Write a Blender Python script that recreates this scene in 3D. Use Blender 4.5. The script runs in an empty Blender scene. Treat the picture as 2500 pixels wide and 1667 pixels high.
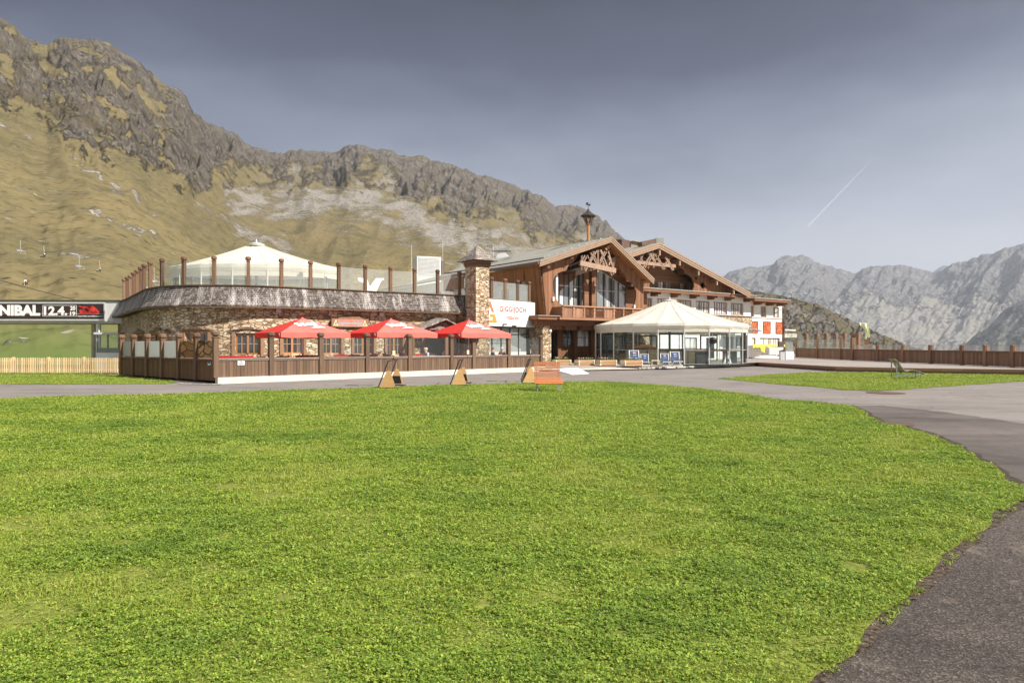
import bpy, bmesh, math, random
import numpy as np
from mathutils import Vector, Matrix
from mathutils.geometry import tessellate_polygon
R = math.radians
random.seed(7)
rng = np.random.default_rng(11)
C = bpy.context.scene.collection
# ---------------------------------------------------------------- camera, light, exposure
FPX, HX, HY, EYE = 1667.0, 1250.0, 840.0, 1.7      # focal length and horizon in photo pixels, eye height in metres
scn = bpy.context.scene
cam_d = bpy.data.cameras.new('camera'); cam = bpy.data.objects.new('camera', cam_d); C.objects.link(cam)
cam.location = (0, 0, EYE); cam.rotation_euler = (R(90), 0, 0)
cam_d.sensor_width = 36.0; cam_d.lens = 36.0 * FPX / 2500.0
cam_d.shift_y = (HY - 833.5) / 2500.0
cam_d.clip_start = 0.1; cam_d.clip_end = 60000
scn.camera = cam
SUN_EL, SUN_AZ = 40.0, 120.0       # azimuth clockwise from +Y (the view direction)
sd = Vector((math.sin(R(SUN_AZ))*math.cos(R(SUN_EL)), math.cos(R(SUN_AZ))*math.cos(R(SUN_EL)), math.sin(R(SUN_EL))))
sl = bpy.data.lights.new('sun', 'SUN'); sl.energy = 4.6; sl.angle = R(0.5); sl.color = (1.0, 0.93, 0.83)
so = bpy.data.objects.new('sun', sl); C.objects.link(so)
so.rotation_euler = sd.to_track_quat('Z', 'Y').to_euler()
scn.view_settings.view_transform = 'Standard'; scn.view_settings.look = 'None'
scn.view_settings.gamma = 1.0; scn.view_settings.exposure = 0.74
world = bpy.data.worlds.new('World'); scn.world = world; world.use_nodes = True
wn, wl = world.node_tree.nodes, world.node_tree.links
wn.clear()
w_out = wn.new('ShaderNodeOutputWorld'); w_bg = wn.new('ShaderNodeBackground')
sky = wn.new('ShaderNodeTexSky'); sky.sky_type = 'NISHITA'; sky.sun_disc = False
sky.sun_elevation = R(SUN_EL); sky.sun_rotation = R(SUN_AZ); sky.altitude = 2200; sky.air_density = 1.0; sky.dust_density = 1.5
tc = wn.new('ShaderNodeTexCoord'); sep = wn.new('ShaderNodeSeparateXYZ')
wl.new(tc.outputs['Generated'], sep.inputs[0])
wnz = wn.new('ShaderNodeTexNoise'); wnz.inputs['Scale'].default_value = 1.6; wnz.inputs['Detail'].default_value = 5; wnz.inputs['Roughness'].default_value = 0.55
wmap = wn.new('ShaderNodeMapping'); wmap.inputs['Scale'].default_value = (1, 1, 3.2); wmap.inputs['Rotation'].default_value = (0, R(18), 0)
wl.new(tc.outputs['Generated'], wmap.inputs[0]); wl.new(wmap.outputs[0], wnz.inputs[0])
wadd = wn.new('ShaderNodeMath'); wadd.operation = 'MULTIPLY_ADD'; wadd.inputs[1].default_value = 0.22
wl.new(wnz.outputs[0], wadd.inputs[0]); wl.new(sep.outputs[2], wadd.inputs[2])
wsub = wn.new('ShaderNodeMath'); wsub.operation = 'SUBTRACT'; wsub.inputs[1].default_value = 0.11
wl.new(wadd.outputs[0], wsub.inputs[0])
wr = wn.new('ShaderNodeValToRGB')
SKY_STOPS = [(0.0, (.56, .565, .58)), (0.10, (.48, .495, .525)), (0.20, (.30, .325, .38)), (0.29, (.135, .157, .208)), (0.38, (.036, .045, .077)), (0.46, (.008, .012, .030)), (0.58, (.11, .12, .15)), (0.75, (.66, .68, .71)), (1.0, (.78, .79, .82))]  # last stops, above the view, raised as added fill for shadows
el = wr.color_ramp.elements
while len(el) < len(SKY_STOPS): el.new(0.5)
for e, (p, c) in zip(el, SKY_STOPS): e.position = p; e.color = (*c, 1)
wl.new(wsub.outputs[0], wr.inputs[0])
# mostly a hand-set sky gradient, a little blue; overhead brightened as added fill
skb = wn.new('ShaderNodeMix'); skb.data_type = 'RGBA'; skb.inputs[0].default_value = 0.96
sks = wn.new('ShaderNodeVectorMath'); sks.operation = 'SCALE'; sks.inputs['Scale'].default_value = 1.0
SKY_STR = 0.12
sky_grad = wn.new('ShaderNodeVectorMath'); sky_grad.operation = 'SCALE'; sky_grad.inputs['Scale'].default_value = 1.0 / SKY_STR
wl.new(wr.outputs[0], sky_grad.inputs[0])
wl.new(sky.outputs[0], skb.inputs[6]); wl.new(sky_grad.outputs[0], skb.inputs[7])
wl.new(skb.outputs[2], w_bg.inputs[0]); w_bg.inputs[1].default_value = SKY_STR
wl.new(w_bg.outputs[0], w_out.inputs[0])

# ---------------------------------------------------------------- helpers
def W(px, py, d): return Vector(((px-HX)/FPX*d, d, EYE+(HY-py)/FPX*d))
def G(px, py, z=0.0):
    d = (EYE-z)*FPX/(py-HY); return Vector(((px-HX)/FPX*d, d, z))

def tagp(o, label=None, cat=None, group=None, kind=None):
    if label: o['label'] = label
    if cat: o['category'] = cat
    if group: o['group'] = group
    if kind: o['kind'] = kind
    return o
def empty(name, loc, label, cat, group=None, rz=0):
    o = bpy.data.objects.new(name, None); C.objects.link(o); o.location = loc; o.rotation_euler = (0, 0, rz)
    o.empty_display_size = 0.2
    return tagp(o, label, cat, group)
def origin_of(p):
    v = Vector((0, 0, 0))
    while p is not None: v += p.location; p = p.parent
    return v

class MB:
    """collects faces, builds ONE mesh object"""
    def __init__(s): s.v = []; s.f = []; s.r = []; s.uv = []; s.cr = 0.5
    def rnd(s, r=None): s.cr = random.random() if r is None else r; return s
    def add(s, vs, fs, uvs=None):
        b = len(s.v); s.v += [tuple(v) for v in vs]
        for i, f in enumerate(fs):
            s.f.append(tuple(b+k for k in f)); s.r.append(s.cr)
        s.uv += list(uvs) if uvs else [(0.0, 0.0)]*len(vs)
    def hexa(s, p, uvs=None):   # 8 points: bottom ring 0-3, top ring 4-7
        s.add(p, [(3,2,1,0),(4,5,6,7),(0,1,5,4),(1,2,6,5),(2,3,7,6),(3,0,4,7)], uvs)
    def box(s, x0, x1, y0, y1, z0, z1):
        s.hexa([(x0,y0,z0),(x1,y0,z0),(x1,y1,z0),(x0,y1,z0),(x0,y0,z1),(x1,y0,z1),(x1,y1,z1),(x0,y1,z1)])
    def fbox(s, fr, t0, t1, z0, z1, o0, o1, n=1):     # box in a facade frame; o grows outwards
        for i in range(n):
            a = t0+(t1-t0)*i/n; b = t0+(t1-t0)*(i+1)/n
            P = [fr.pt(a,z0,o1),fr.pt(b,z0,o1),fr.pt(b,z0,o0),fr.pt(a,z0,o0),fr.pt(a,z1,o1),fr.pt(b,z1,o1),fr.pt(b,z1,o0),fr.pt(a,z1,o0)]
            s.hexa(P, [(a,z0),(b,z0),(b,z0),(a,z0),(a,z1),(b,z1),(b,z1),(a,z1)])
    def beam(s, p0, p1, w, h, up=(0,0,1)):
        p0, p1 = Vector(p0), Vector(p1); d = (p1-p0).normalized(); sd_ = d.cross(Vector(up))
        if sd_.length < 1e-3: sd_ = d.cross(Vector((0,1,0)))
        sd_.normalize(); u = sd_.cross(d).normalized()
        a, b = sd_*w/2, u*h/2
        s.hexa([p0-a-b, p0+a-b, p1+a-b, p1-a-b, p0-a+b, p0+a+b, p1+a+b, p1-a+b])
    def tube(s, pts, r, n=8, cap=True):
        pts = [Vector(p) for p in pts]; rings = []
        rs = r if isinstance(r, (list, tuple)) else [r]*len(pts)
        prev = None
        vs = []
        for i, p in enumerate(pts):
            d = (pts[min(i+1,len(pts)-1)]-pts[max(i-1,0)]).normalized()
            if prev is None:
                a = d.cross(Vector((0,0,1)))
                if a.length < 1e-3: a = d.cross(Vector((1,0,0)))
            else: a = prev - d*prev.dot(d)
            a.normalize(); prev = a; b = d.cross(a)
            for k in range(n):
                t = 2*math.pi*k/n; vs.append(p+(a*math.cos(t)+b*math.sin(t))*rs[i])
        fs = []
        for i in range(len(pts)-1):
            for k in range(n):
                fs.append((i*n+k, i*n+(k+1)%n, (i+1)*n+(k+1)%n, (i+1)*n+k))
        if cap: fs += [tuple(reversed(range(n))), tuple(range((len(pts)-1)*n, len(pts)*n))]
        s.add(vs, fs)
    def lathe(s, c, prof, n=16, sx=1, sy=1, rot=0):
        vs = []; fs = []
        for (r, z) in prof:
            for k in range(n):
                t = 2*math.pi*k/n+rot; vs.append((c[0]+r*sx*math.cos(t), c[1]+r*sy*math.sin(t), c[2]+z))
        for i in range(len(prof)-1):
            for k in range(n): fs.append((i*n+k, i*n+(k+1)%n, (i+1)*n+(k+1)%n, (i+1)*n+k))
        fs += [tuple(reversed(range(n))), tuple(range((len(prof)-1)*n, len(prof)*n))]
        s.add(vs, fs)
    def poly(s, fr, loops, o0, o1):      # polygon (t,z) with optional holes, thick from o0 (back) to o1 (front)
        L3 = [[Vector((t, z, 0)) for t, z in lp] for lp in loops]
        tris = tessellate_polygon(L3); flat = [p for lp in loops for p in lp]
        n = len(flat)
        vs = [fr.pt(t,z,o1) for t,z in flat]+[fr.pt(t,z,o0) for t,z in flat]
        fs = [tuple(t) for t in tris]+[tuple(n+k for k in reversed(t)) for t in tris]
        b = 0
        for lp in loops:
            m = len(lp)
            for i in range(m): j = (i+1) % m; fs.append((b+i, b+j, n+b+j, n+b+i))
            b += m
        s.add(vs, fs, flat+flat)
    def sheet(s, poly, z):
        L3 = [[Vector((p[0], p[1], 0)) for p in poly]]
        s.add([(p[0], p[1], z) for p in poly], [tuple(t) for t in tessellate_polygon(L3)])
    def build(s, name, mat, parent=None, local=False, smooth=False, mats=None):
        me = bpy.data.meshes.new(name)
        v = np.array(s.v, dtype=np.float64).reshape(-1, 3)
        if parent is not None and not local: v = v - np.array(origin_of(parent))
        me.from_pydata(v.tolist(), [], s.f)
        a = me.attributes.new('rnd', 'FLOAT', 'FACE'); a.data.foreach_set('value', np.array(s.r, dtype=np.float32))
        uvl = me.uv_layers.new(name='UVMap'); vi = np.zeros(len(me.loops), dtype=np.int32); me.loops.foreach_get('vertex_index', vi)
        uvl.data.foreach_set('uv', np.array(s.uv, dtype=np.float32)[vi].ravel())
        bm = bmesh.new(); bm.from_mesh(me); bmesh.ops.recalc_face_normals(bm, faces=bm.faces); bm.to_mesh(me); bm.free()
        if smooth: me.polygons.foreach_set('use_smooth', [True]*len(me.polygons))
        me.materials.append(mat)
        o = bpy.data.objects.new(name, me); C.objects.link(o); o.parent = parent
        return o

class Fac:
    """flat facade: O = (x,y), u direction, normal towards the camera"""
    def __init__(s, O, u):
        s.O = Vector((O[0], O[1])); s.u = Vector(u).normalized()
        n = Vector((s.u.y, -s.u.x)); s.n = n if n.dot(-s.O) > 0 else -n
    def pt(s, t, z, o=0):
        p = s.O+s.u*t+s.n*o; return Vector((p.x, p.y, z))
    def t(s, px, o=0):
        k = (px-HX)/FPX; A = s.O+s.n*o          # X = k*Y
        return (k*A.y-A.x)/(s.u.x-k*s.u.y)
    def z(s, t, py, o=0): return EYE+(HY-py)/FPX*s.pt(t, 0, o).y
    def tz(s, px, py, o=0): t = s.t(px, o); return (t, s.z(t, py, o))
    def rect(s, x0, x1, y0, y1, o=0):
        t0, t1 = s.t(x0, o), s.t(x1, o); c = (t0+t1)/2
        return t0, t1, s.z(c, y1, o), s.z(c, y0, o)
class Path(Fac):
    """curved facade along a polyline (plan)"""
    def __init__(s, pts, res=0.12):
        P = [Vector(p) for p in pts]; out = []
        for i in range(len(P)-1):         # Catmull-Rom smoothing
            p0, p1, p2, p3 = P[max(i-1,0)], P[i], P[i+1], P[min(i+2,len(P)-1)]
            m = max(2, int((p2-p1).length/res))
            for k in range(m):
                t = k/m; out.append(0.5*((2*p1)+(p2-p0)*t+(2*p0-5*p1+4*p2-p3)*t*t+(3*p1-p0-3*p2+p3)*t*t*t))
        out.append(P[-1]); s.P = out; s.L = [0.0]
        for i in range(1, len(out)): s.L.append(s.L[-1]+(out[i]-out[i-1]).length)
        s.len = s.L[-1]; s.La = np.array(s.L)
    def frame(s, t):
        i = int(np.searchsorted(s.La, t))-1; i = min(max(i, 0), len(s.P)-2)
        def nrm(j):
            a, b = s.P[max(j-3, 0)], s.P[min(j+3, len(s.P)-1)]; d = (b-a).normalized(); return Vector((d.y, -d.x))
        f = (t-s.L[i])/(s.L[i+1]-s.L[i])
        fc = min(max(f, 0), 1)
        return s.P[i].lerp(s.P[i+1], f), (nrm(i)*(1-fc)+nrm(i+1)*fc).normalized()
    def pt(s, t, z, o=0):
        p, n = s.frame(t); q = p+n*o; return Vector((q.x, q.y, z))
    def t(s, px, o=0):
        k = (px-HX)/FPX; best = None; prev = None
        for i in range(0, int(s.len/0.1)+2):
            t = i*0.1; p = s.pt(t, 0, o); v = p.x-k*p.y
            if prev is not None and prev[1] < 0 <= v: return prev[0]+0.1*(-prev[1])/(v-prev[1])
            prev = (t, v)
        return 0 if (s.pt(0,0,o).x-k*s.pt(0,0,o).y) > 0 else s.len

def wall(mb, fr, t0, t1, z0, z1, o0, o1, holes, seg=0.0):
    """wall slab with rectangular holes (t0,t1,z0,z1)"""
    ts = {t0, t1}; zs = {z0, z1}
    for h in holes:
        for a in h[:2]:
            if t0 < a < t1: ts.add(a)
        for a in h[2:]:
            if z0 < a < z1: zs.add(a)
    ts = sorted(ts); zs = sorted(zs)
    if seg:
        o = []
        for a, b in zip(ts, ts[1:]):
            n = max(1, int((b-a)/seg)); o += [a+(b-a)*k/n for k in range(n)]
        ts = o+[ts[-1]]
    def solid(i, j):
        if i < 0 or j < 0 or i >= len(ts)-1 or j >= len(zs)-1: return False
        c, d = (ts[i]+ts[i+1])/2, (zs[j]+zs[j+1])/2
        return not any(h[0] < c < h[1] and h[2] < d < h[3] for h in holes)
    for i in range(len(ts)-1):
        for j in range(len(zs)-1):
            if not solid(i, j): continue
            a, b, c, d = ts[i], ts[i+1], zs[j], zs[j+1]
            q = lambda t, z, o: fr.pt(t, z, o)
            uv = [(a,c),(b,c),(b,d),(a,d)]
            mb.add([q(a,c,o1),q(b,c,o1),q(b,d,o1),q(a,d,o1)], [(0,1,2,3)], uv)
            mb.add([q(a,c,o0),q(b,c,o0),q(b,d,o0),q(a,d,o0)], [(3,2,1,0)], uv)
            if not solid(i-1, j): mb.add([q(a,c,o0),q(a,c,o1),q(a,d,o1),q(a,d,o0)], [(0,1,2,3)], [(a-.2,c),(a,c),(a,d),(a-.2,d)])
            if not solid(i+1, j): mb.add([q(b,c,o1),q(b,c,o0),q(b,d,o0),q(b,d,o1)], [(0,1,2,3)], [(b,c),(b+.2,c),(b+.2,d),(b,d)])
            if not solid(i, j-1): mb.add([q(a,c,o0),q(b,c,o0),q(b,c,o1),q(a,c,o1)], [(0,1,2,3)], [(a,c-.2),(b,c-.2),(b,c),(a,c)])
            if not solid(i, j+1): mb.add([q(a,d,o1),q(b,d,o1),q(b,d,o0),q(a,d,o0)], [(0,1,2,3)], [(a,d),(b,d),(b,d+.2),(a,d+.2)])

# ---------------------------------------------------------------- materials
def new_mat(name):
    m = bpy.data.materials.new(name); m.use_nodes = True
    nt = m.node_tree; nt.nodes.clear()
    out = nt.nodes.new('ShaderNodeOutputMaterial'); b = nt.nodes.new('ShaderNodeBsdfPrincipled')
    nt.links.new(b.outputs[0], out.inputs[0])
    return m, nt, b, out
def N(nt, kind, **kw):
    n = nt.nodes.new(kind)
    for k, v in kw.items():
        if k in ('op',): n.operation = v
        elif hasattr(n, k): setattr(n, k, v)
    return n
def mixc(nt, fac, a, b, blend='MIX'):
    n = nt.nodes.new('ShaderNodeMix'); n.data_type = 'RGBA'; n.blend_type = blend
    for i, v in ((0, fac), (6, a), (7, b)):
        if isinstance(v, (int, float)): n.inputs[i].default_value = v
        elif isinstance(v, tuple): n.inputs[i].default_value = (*v, 1) if len(v) == 3 else v
        else: nt.links.new(v, n.inputs[i])
    return n.outputs[2]
def math_(nt, op, a, b=0.0, c=0.0, clamp=False):
    n = nt.nodes.new('ShaderNodeMath'); n.operation = op; n.use_clamp = clamp
    for i, v in enumerate((a, b, c)):
        if isinstance(v, (int, float)): n.inputs[i].default_value = v
        else: nt.links.new(v, n.inputs[i])
    return n.outputs[0]
def coords(nt, kind='Object', scale=(1,1,1), rot=(0,0,0)):
    t = nt.nodes.new('ShaderNodeTexCoord'); m = nt.nodes.new('ShaderNodeMapping')
    m.inputs['Scale'].default_value = scale; m.inputs['Rotation'].default_value = rot
    nt.links.new(t.outputs[kind], m.inputs[0]); return m.outputs[0]
def noise(nt, co, scale, detail=4, rough=0.55, dist=0.0):
    n = nt.nodes.new('ShaderNodeTexNoise'); n.inputs['Scale'].default_value = scale; n.inputs['Detail'].default_value = detail
    n.inputs['Roughness'].default_value = rough; n.inputs['Distortion'].default_value = dist
    nt.links.new(co, n.inputs[0]); return n.outputs[0]
def ramp(nt, v, stops, interp='LINEAR'):
    n = nt.nodes.new('ShaderNodeValToRGB'); n.color_ramp.interpolation = interp; e = n.color_ramp.elements
    while len(e) < len(stops): e.new(0.5)
    for q, (p, c) in zip(e, stops):
        q.position = p; q.color = (c, c, c, 1) if isinstance(c, (int, float)) else (*c, 1)
    nt.links.new(v, n.inputs[0]); return n.outputs[0]
def bump(nt, b, h, strength=0.3, dist=0.02):
    n = nt.nodes.new('ShaderNodeBump'); n.inputs['Strength'].default_value = strength; n.inputs['Distance'].default_value = dist
    nt.links.new(h, n.inputs['Height']); nt.links.new(n.outputs[0], b.inputs['Normal'])
def attr(nt, name='rnd'):
    n = nt.nodes.new('ShaderNodeAttribute'); n.attribute_name = name; return n.outputs['Fac']
def setb(b, rough=0.8, spec=0.3, metal=0.0):
    b.inputs['Roughness'].default_value = rough; b.inputs['Specular IOR Level'].default_value = spec; b.inputs['Metallic'].default_value = metal

def m_plain(name, col, rough=0.6, spec=0.4, metal=0.0, var=0.12, scale=3.0, bmp=0.0, kind='Object'):
    m, nt, b, _ = new_mat(name); setb(b, rough, spec, metal)
    co = coords(nt, kind); n = noise(nt, co, scale, 5)
    dark = tuple(c*(1-var*1.6) for c in col); lite = tuple(min(1, c*(1+var)) for c in col)
    nt.links.new(mixc(nt, ramp(nt, n, [(.3, 0.0), (.7, 1.0)]), dark, lite), b.inputs[0])
    if bmp: bump(nt, b, noise(nt, co, scale*6, 3), bmp, 0.01)
    return m
def m_wood(name, c1, c2, c3, kind='Object', scale=(9, 9, 1.2), rough=0.75, board=None, bmp=0.3):
    """board = (axis_vector, width): plank joints drawn across that direction in object space; else per-face 'rnd'"""
    m, nt, b, _ = new_mat(name); setb(b, rough, 0.25)
    co = coords(nt, kind, scale)
    n = noise(nt, co, 1.0, 6, 0.65, 0.4)
    wide = noise(nt, coords(nt, kind, (.7, .7, .5)), 1.0, 3)
    col = mixc(nt, ramp(nt, n, [(.3, 0.0), (.72, 1.0)]), c1, c2)
    col = mixc(nt, ramp(nt, wide, [(.35, 0.0), (.7, 0.8)]), col, c3)
    if board:
        ax, w = board
        src = nt.nodes.new('ShaderNodeTexCoord').outputs[kind]
        d = nt.nodes.new('ShaderNodeVectorMath'); d.operation = 'DOT_PRODUCT'; nt.links.new(src, d.inputs[0]); d.inputs[1].default_value = ax
        s_ = math_(nt, 'DIVIDE', d.outputs['Value'], w); fl = math_(nt, 'FLOOR', s_); fr_ = math_(nt, 'FRACT', s_)
        wn_ = nt.nodes.new('ShaderNodeTexWhiteNoise'); wn_.noise_dimensions = '1D'; nt.links.new(fl, wn_.inputs['W'])
        col = mixc(nt, 1.0, col, ramp(nt, wn_.outputs[0], [(0, .72), (1, 1.18)]), 'MULTIPLY')
        e = math_(nt, 'ABSOLUTE', math_(nt, 'SUBTRACT', fr_, 0.5))
        gap = ramp(nt, e, [(.44, 1.0), (.485, 0.25)])
        col = mixc(nt, 1.0, col, gap, 'MULTIPLY')
        bump(nt, b, gap, 0.6, 0.02)
    else:
        col = mixc(nt, 1.0, col, ramp(nt, attr(nt), [(0, .7), (1, 1.2)]), 'MULTIPLY')
        bump(nt, b, n, bmp, 0.01)
    nt.links.new(col, b.inputs[0]); return m
def m_stone(name, scale=(3.2, 3.2, 7.5), tones=None, mortar=(.16,.12,.08), kind='Object', rnd=0.9, bmp=0.8):
    m, nt, b, _ = new_mat(name); setb(b, 0.9, 0.2)
    co = coords(nt, kind, scale)
    wob = nt.nodes.new('ShaderNodeTexNoise'); wob.inputs['Scale'].default_value = 0.9; wob.inputs['Detail'].default_value = 2; nt.links.new(co, wob.inputs[0])
    av = nt.nodes.new('ShaderNodeVectorMath'); av.operation = 'MULTIPLY_ADD'; av.inputs[1].default_value = (.7,.7,.7)
    nt.links.new(wob.outputs[1], av.inputs[0]); nt.links.new(co, av.inputs[2])
    def vor(feat):
        v = nt.nodes.new('ShaderNodeTexVoronoi'); v.feature = feat; v.inputs['Scale'].default_value = 1.0; v.inputs['Randomness'].default_value = rnd
        nt.links.new(av.outputs[0], v.inputs[0]); return v
    v1, v2 = vor('F1'), vor('DISTANCE_TO_EDGE')
    sp = nt.nodes.new('ShaderNodeSeparateColor'); nt.links.new(v1.outputs['Color'], sp.inputs[0])
    tones = tones or [(0, (.27,.185,.115)), (.22, (.44,.32,.20)), (.5, (.62,.50,.35)), (.75, (.72,.63,.48)), (1, (.52,.46,.38))]
    col = ramp(nt, sp.outputs[0], tones)
    fine = noise(nt, coords(nt, kind, (9, 9, 16)), 1.0, 5, 0.7)
    col = mixc(nt, 1.0, col, ramp(nt, fine, [(.25, .6), (.75, 1.25)]), 'MULTIPLY')
    big = noise(nt, coords(nt, kind, (.35, .35, .6)), 1.0, 2)
    col = mixc(nt, 1.0, col, ramp(nt, big, [(.3, (.82,.74,.66)), (.7, (1.1,1.1,1.1))]), 'MULTIPLY')
    edge = ramp(nt, v2.outputs['Distance'], [(.015, 0.0), (.09, 1.0)])
    nt.links.new(mixc(nt, edge, mortar, col), b.inputs[0])
    h = math_(nt, 'MULTIPLY_ADD', fine, 0.35, math_(nt, 'ADD', edge, math_(nt, 'MULTIPLY', sp.outputs[1], 0.5)))
    bump(nt, b, h, bmp, 0.05)
    return m
def m_glass(name, tint=(.8,.86,.86), milky=0.10, refl=0.35, trans=1.0):
    m = bpy.data.materials.new(name); m.use_nodes = True; nt = m.node_tree; nt.nodes.clear()
    out = nt.nodes.new('ShaderNodeOutputMaterial'); tr = nt.nodes.new('ShaderNodeBsdfTransparent'); tr.inputs[0].default_value = (*tint, 1)
    gl = nt.nodes.new('ShaderNodeBsdfGlossy'); gl.inputs['Roughness'].default_value = 0.02
    df = nt.nodes.new('ShaderNodeBsdfDiffuse'); df.inputs[0].default_value = (.75,.78,.78,1)
    lw = nt.nodes.new('ShaderNodeLayerWeight'); lw.inputs[0].default_value = refl
    m1 = nt.nodes.new('ShaderNodeMixShader'); m1.inputs[0].default_value = milky
    nt.links.new(tr.outputs[0], m1.inputs[1]); nt.links.new(df.outputs[0], m1.inputs[2])
    m2 = nt.nodes.new('ShaderNodeMixShader'); nt.links.new(lw.outputs['Fresnel'], m2.inputs[0])
    nt.links.new(m1.outputs[0], m2.inputs[1]); nt.links.new(gl.outputs[0], m2.inputs[2])
    nt.links.new(m2.outputs[0], out.inputs[0]); return m
def m_pane(name, col=(.05,.06,.06), col2=(.35,.37,.37), scale=(1.5,1.5,.5), rough=0.04, lo=.5, hi=.6):
    """window pane over a dim room: dark with pale curtain folds or painted reflection, mirror-like"""
    m, nt, b, _ = new_mat(name); setb(b, rough, 0.9)
    n = noise(nt, coords(nt, 'Object', scale), 1.0, 2)
    nt.links.new(mixc(nt, ramp(nt, n, [(lo, 0.0), (hi, 1.0)]), col, col2), b.inputs[0]); return m

M = {}
M['stone'] = m_stone('stone_masonry')
M['stone_pic'] = m_stone('big_rock_print', scale=(1.3,1.3,2.6), tones=[(0,(.33,.17,.07)),(.5,(.55,.33,.15)),(1,(.42,.26,.13))], mortar=(.05,.03,.02), bmp=0.1)
M['fence'] = m_wood('weathered_brown_fence', (.115,.07,.045), (.20,.13,.085), (.17,.11,.075))
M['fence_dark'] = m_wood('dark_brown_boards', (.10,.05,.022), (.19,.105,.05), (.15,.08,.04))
M['post'] = m_wood('brown_post', (.115,.065,.040), (.205,.122,.076), (.16,.094,.058))
M['rail'] = m_wood('grey_weathered_rail', (.22,.17,.14), (.38,.31,.26), (.30,.25,.21))
M['redfence'] = m_wood('red_brown_boards', (.20,.11,.07), (.31,.185,.12), (.26,.15,.095))
M['paler'] = m_wood('pale_pine', (.62,.44,.24), (.80,.62,.38), (.74,.55,.32), scale=(20,20,2))
M['barge'] = m_wood('sun_bleached_timber', (.26,.175,.122), (.41,.295,.215), (.34,.24,.17))
M['timber'] = m_wood('brown_timber', (.155,.070,.038), (.26,.125,.070), (.21,.10,.055))
M['carved'] = m_wood('pale_carved_timber', (.26,.165,.118), (.40,.28,.21), (.33,.225,.165))
M['deck'] = m_wood('grey_deck_boards', (.27,.235,.21), (.38,.335,.30), (.33,.29,.265), scale=(1.5,14,1), board=((.35,.94,0), .14))
M['deckside'] = m_wood('brown_deck_edge', (.20,.11,.07), (.34,.21,.14), (.28,.17,.11), scale=(1.5,1.5,12))
M['bench'] = m_wood('orange_larch', (.40,.13,.045), (.56,.22,.085), (.48,.175,.065), scale=(2.5,14,14))
M['ply'] = m_wood('honey_plywood', (.50,.29,.12), (.66,.42,.20), (.58,.35,.16), scale=(4,4,9), bmp=0.1)
M['planter'] = m_wood('light_brown_logs', (.36,.21,.11), (.52,.33,.19), (.44,.27,.15), scale=(3,3,9))
M['planter_end'] = m_wood('cream_log_ends', (.66,.56,.40), (.82,.73,.56), (.74,.64,.47))
M['white'] = m_plain('white_render', (.84,.83,.80), 0.85, 0.2, var=0.04, scale=1.2, bmp=0.1)
M['white_panel'] = m_plain('white_panel', (.82,.81,.79), 0.5, 0.3, var=0.03)
M['grey_panel'] = m_plain('grey_panel', (.36,.34,.33), 0.5, 0.3, var=0.04)
M['light_grey'] = m_plain('light_grey_paint', (.56,.56,.55), 0.5, 0.4, var=0.05)
M['concrete'] = m_plain('pale_concrete', (.60,.56,.50), 0.9, 0.2, var=0.10, scale=2.5, bmp=0.2)
M['steel'] = m_plain('grey_steel', (.42,.42,.41), 0.4, 0.5, 0.6, var=0.08)
M['alu'] = m_plain('pale_aluminium', (.62,.62,.60), 0.4, 0.5, 0.3, var=0.05)
M['dark_metal'] = m_plain('charcoal_metal', (.06,.065,.065), 0.45, 0.5, 0.3, var=0.1)
M['black'] = m_plain('black_metal', (.018,.017,.016), 0.4, 0.5, 0.2, var=0.1)
M['greenmetal'] = m_plain('grey_green_metal', (.26,.29,.27), 0.5, 0.5, 0.3, var=0.15)
M['roof'] = m_plain('grey_green_sheet_roof', (.30,.30,.27), 0.6, 0.4, 0.1, var=0.10, scale=0.8)
def m_cloth(name, col, tr=.35, var=.05):
    m, nt, b, out = new_mat(name); setb(b, .85, .15); co = coords(nt)
    c = mixc(nt, ramp(nt, noise(nt, co, 1.3, 6, .65), [(.3, 0), (.7, 1)]), tuple(x*(1-var*2) for x in col), tuple(min(1, x*(1+var)) for x in col))
    nt.links.new(c, b.inputs[0]); bump(nt, b, noise(nt, coords(nt, 'Object', (1, 1, 2.5)), 2.2, 3), .35, .05)
    t = nt.nodes.new('ShaderNodeBsdfTranslucent'); nt.links.new(c, t.inputs[0]); mx = nt.nodes.new('ShaderNodeMixShader'); mx.inputs[0].default_value = tr
    nt.links.new(b.outputs[0], mx.inputs[1]); nt.links.new(t.outputs[0], mx.inputs[2]); nt.links.new(mx.outputs[0], out.inputs[0]); return m
M['canvas'] = m_cloth('cream_canvas', (.80,.77,.69)); M['valance'] = m_cloth('cream_valance', (.75,.71,.62), .25)
M['canvas_seam'] = m_plain('canvas_seam', (.66,.60,.49), 0.8, 0.2, var=0.05)
M['red'] = m_cloth('shade_red_canvas', (.66,.055,.045), .22, .06)  # deeper red, shade painted into the panels away from the sun
M['redpink'] = m_cloth('sunlit_red_canvas', (.84,.185,.155), .15, .06)  # paler red, sunlight painted into the sun-side panels
M['redcushion'] = m_plain('dark_red_cushion', (.35,.02,.02), 0.8, 0.2, var=0.15)
M['ink_white'] = m_plain('white_lettering', (.86,.85,.83), 0.6, 0.3, var=0.02)
M['ink_red'] = m_plain('red_lettering', (.52,.045,.03), 0.6, 0.3, var=0.04)
M['ink_coral'] = m_plain('coral_lettering', (.72,.16,.09), 0.6, 0.3, var=0.04)
M['ink_orange'] = m_plain('orange_lettering', (.78,.27,.07), 0.6, 0.3, var=0.04)
M['ink_cream'] = m_plain('cream_lettering', (.85,.62,.36), 0.6, 0.3, var=0.04)
M['ink_dark'] = m_plain('dark_lettering', (.08,.07,.07), 0.6, 0.3, var=0.04)
M['banner'] = m_plain('black_banner', (.035,.022,.02), 0.45, 0.4, var=0.3, scale=1.0)
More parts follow.
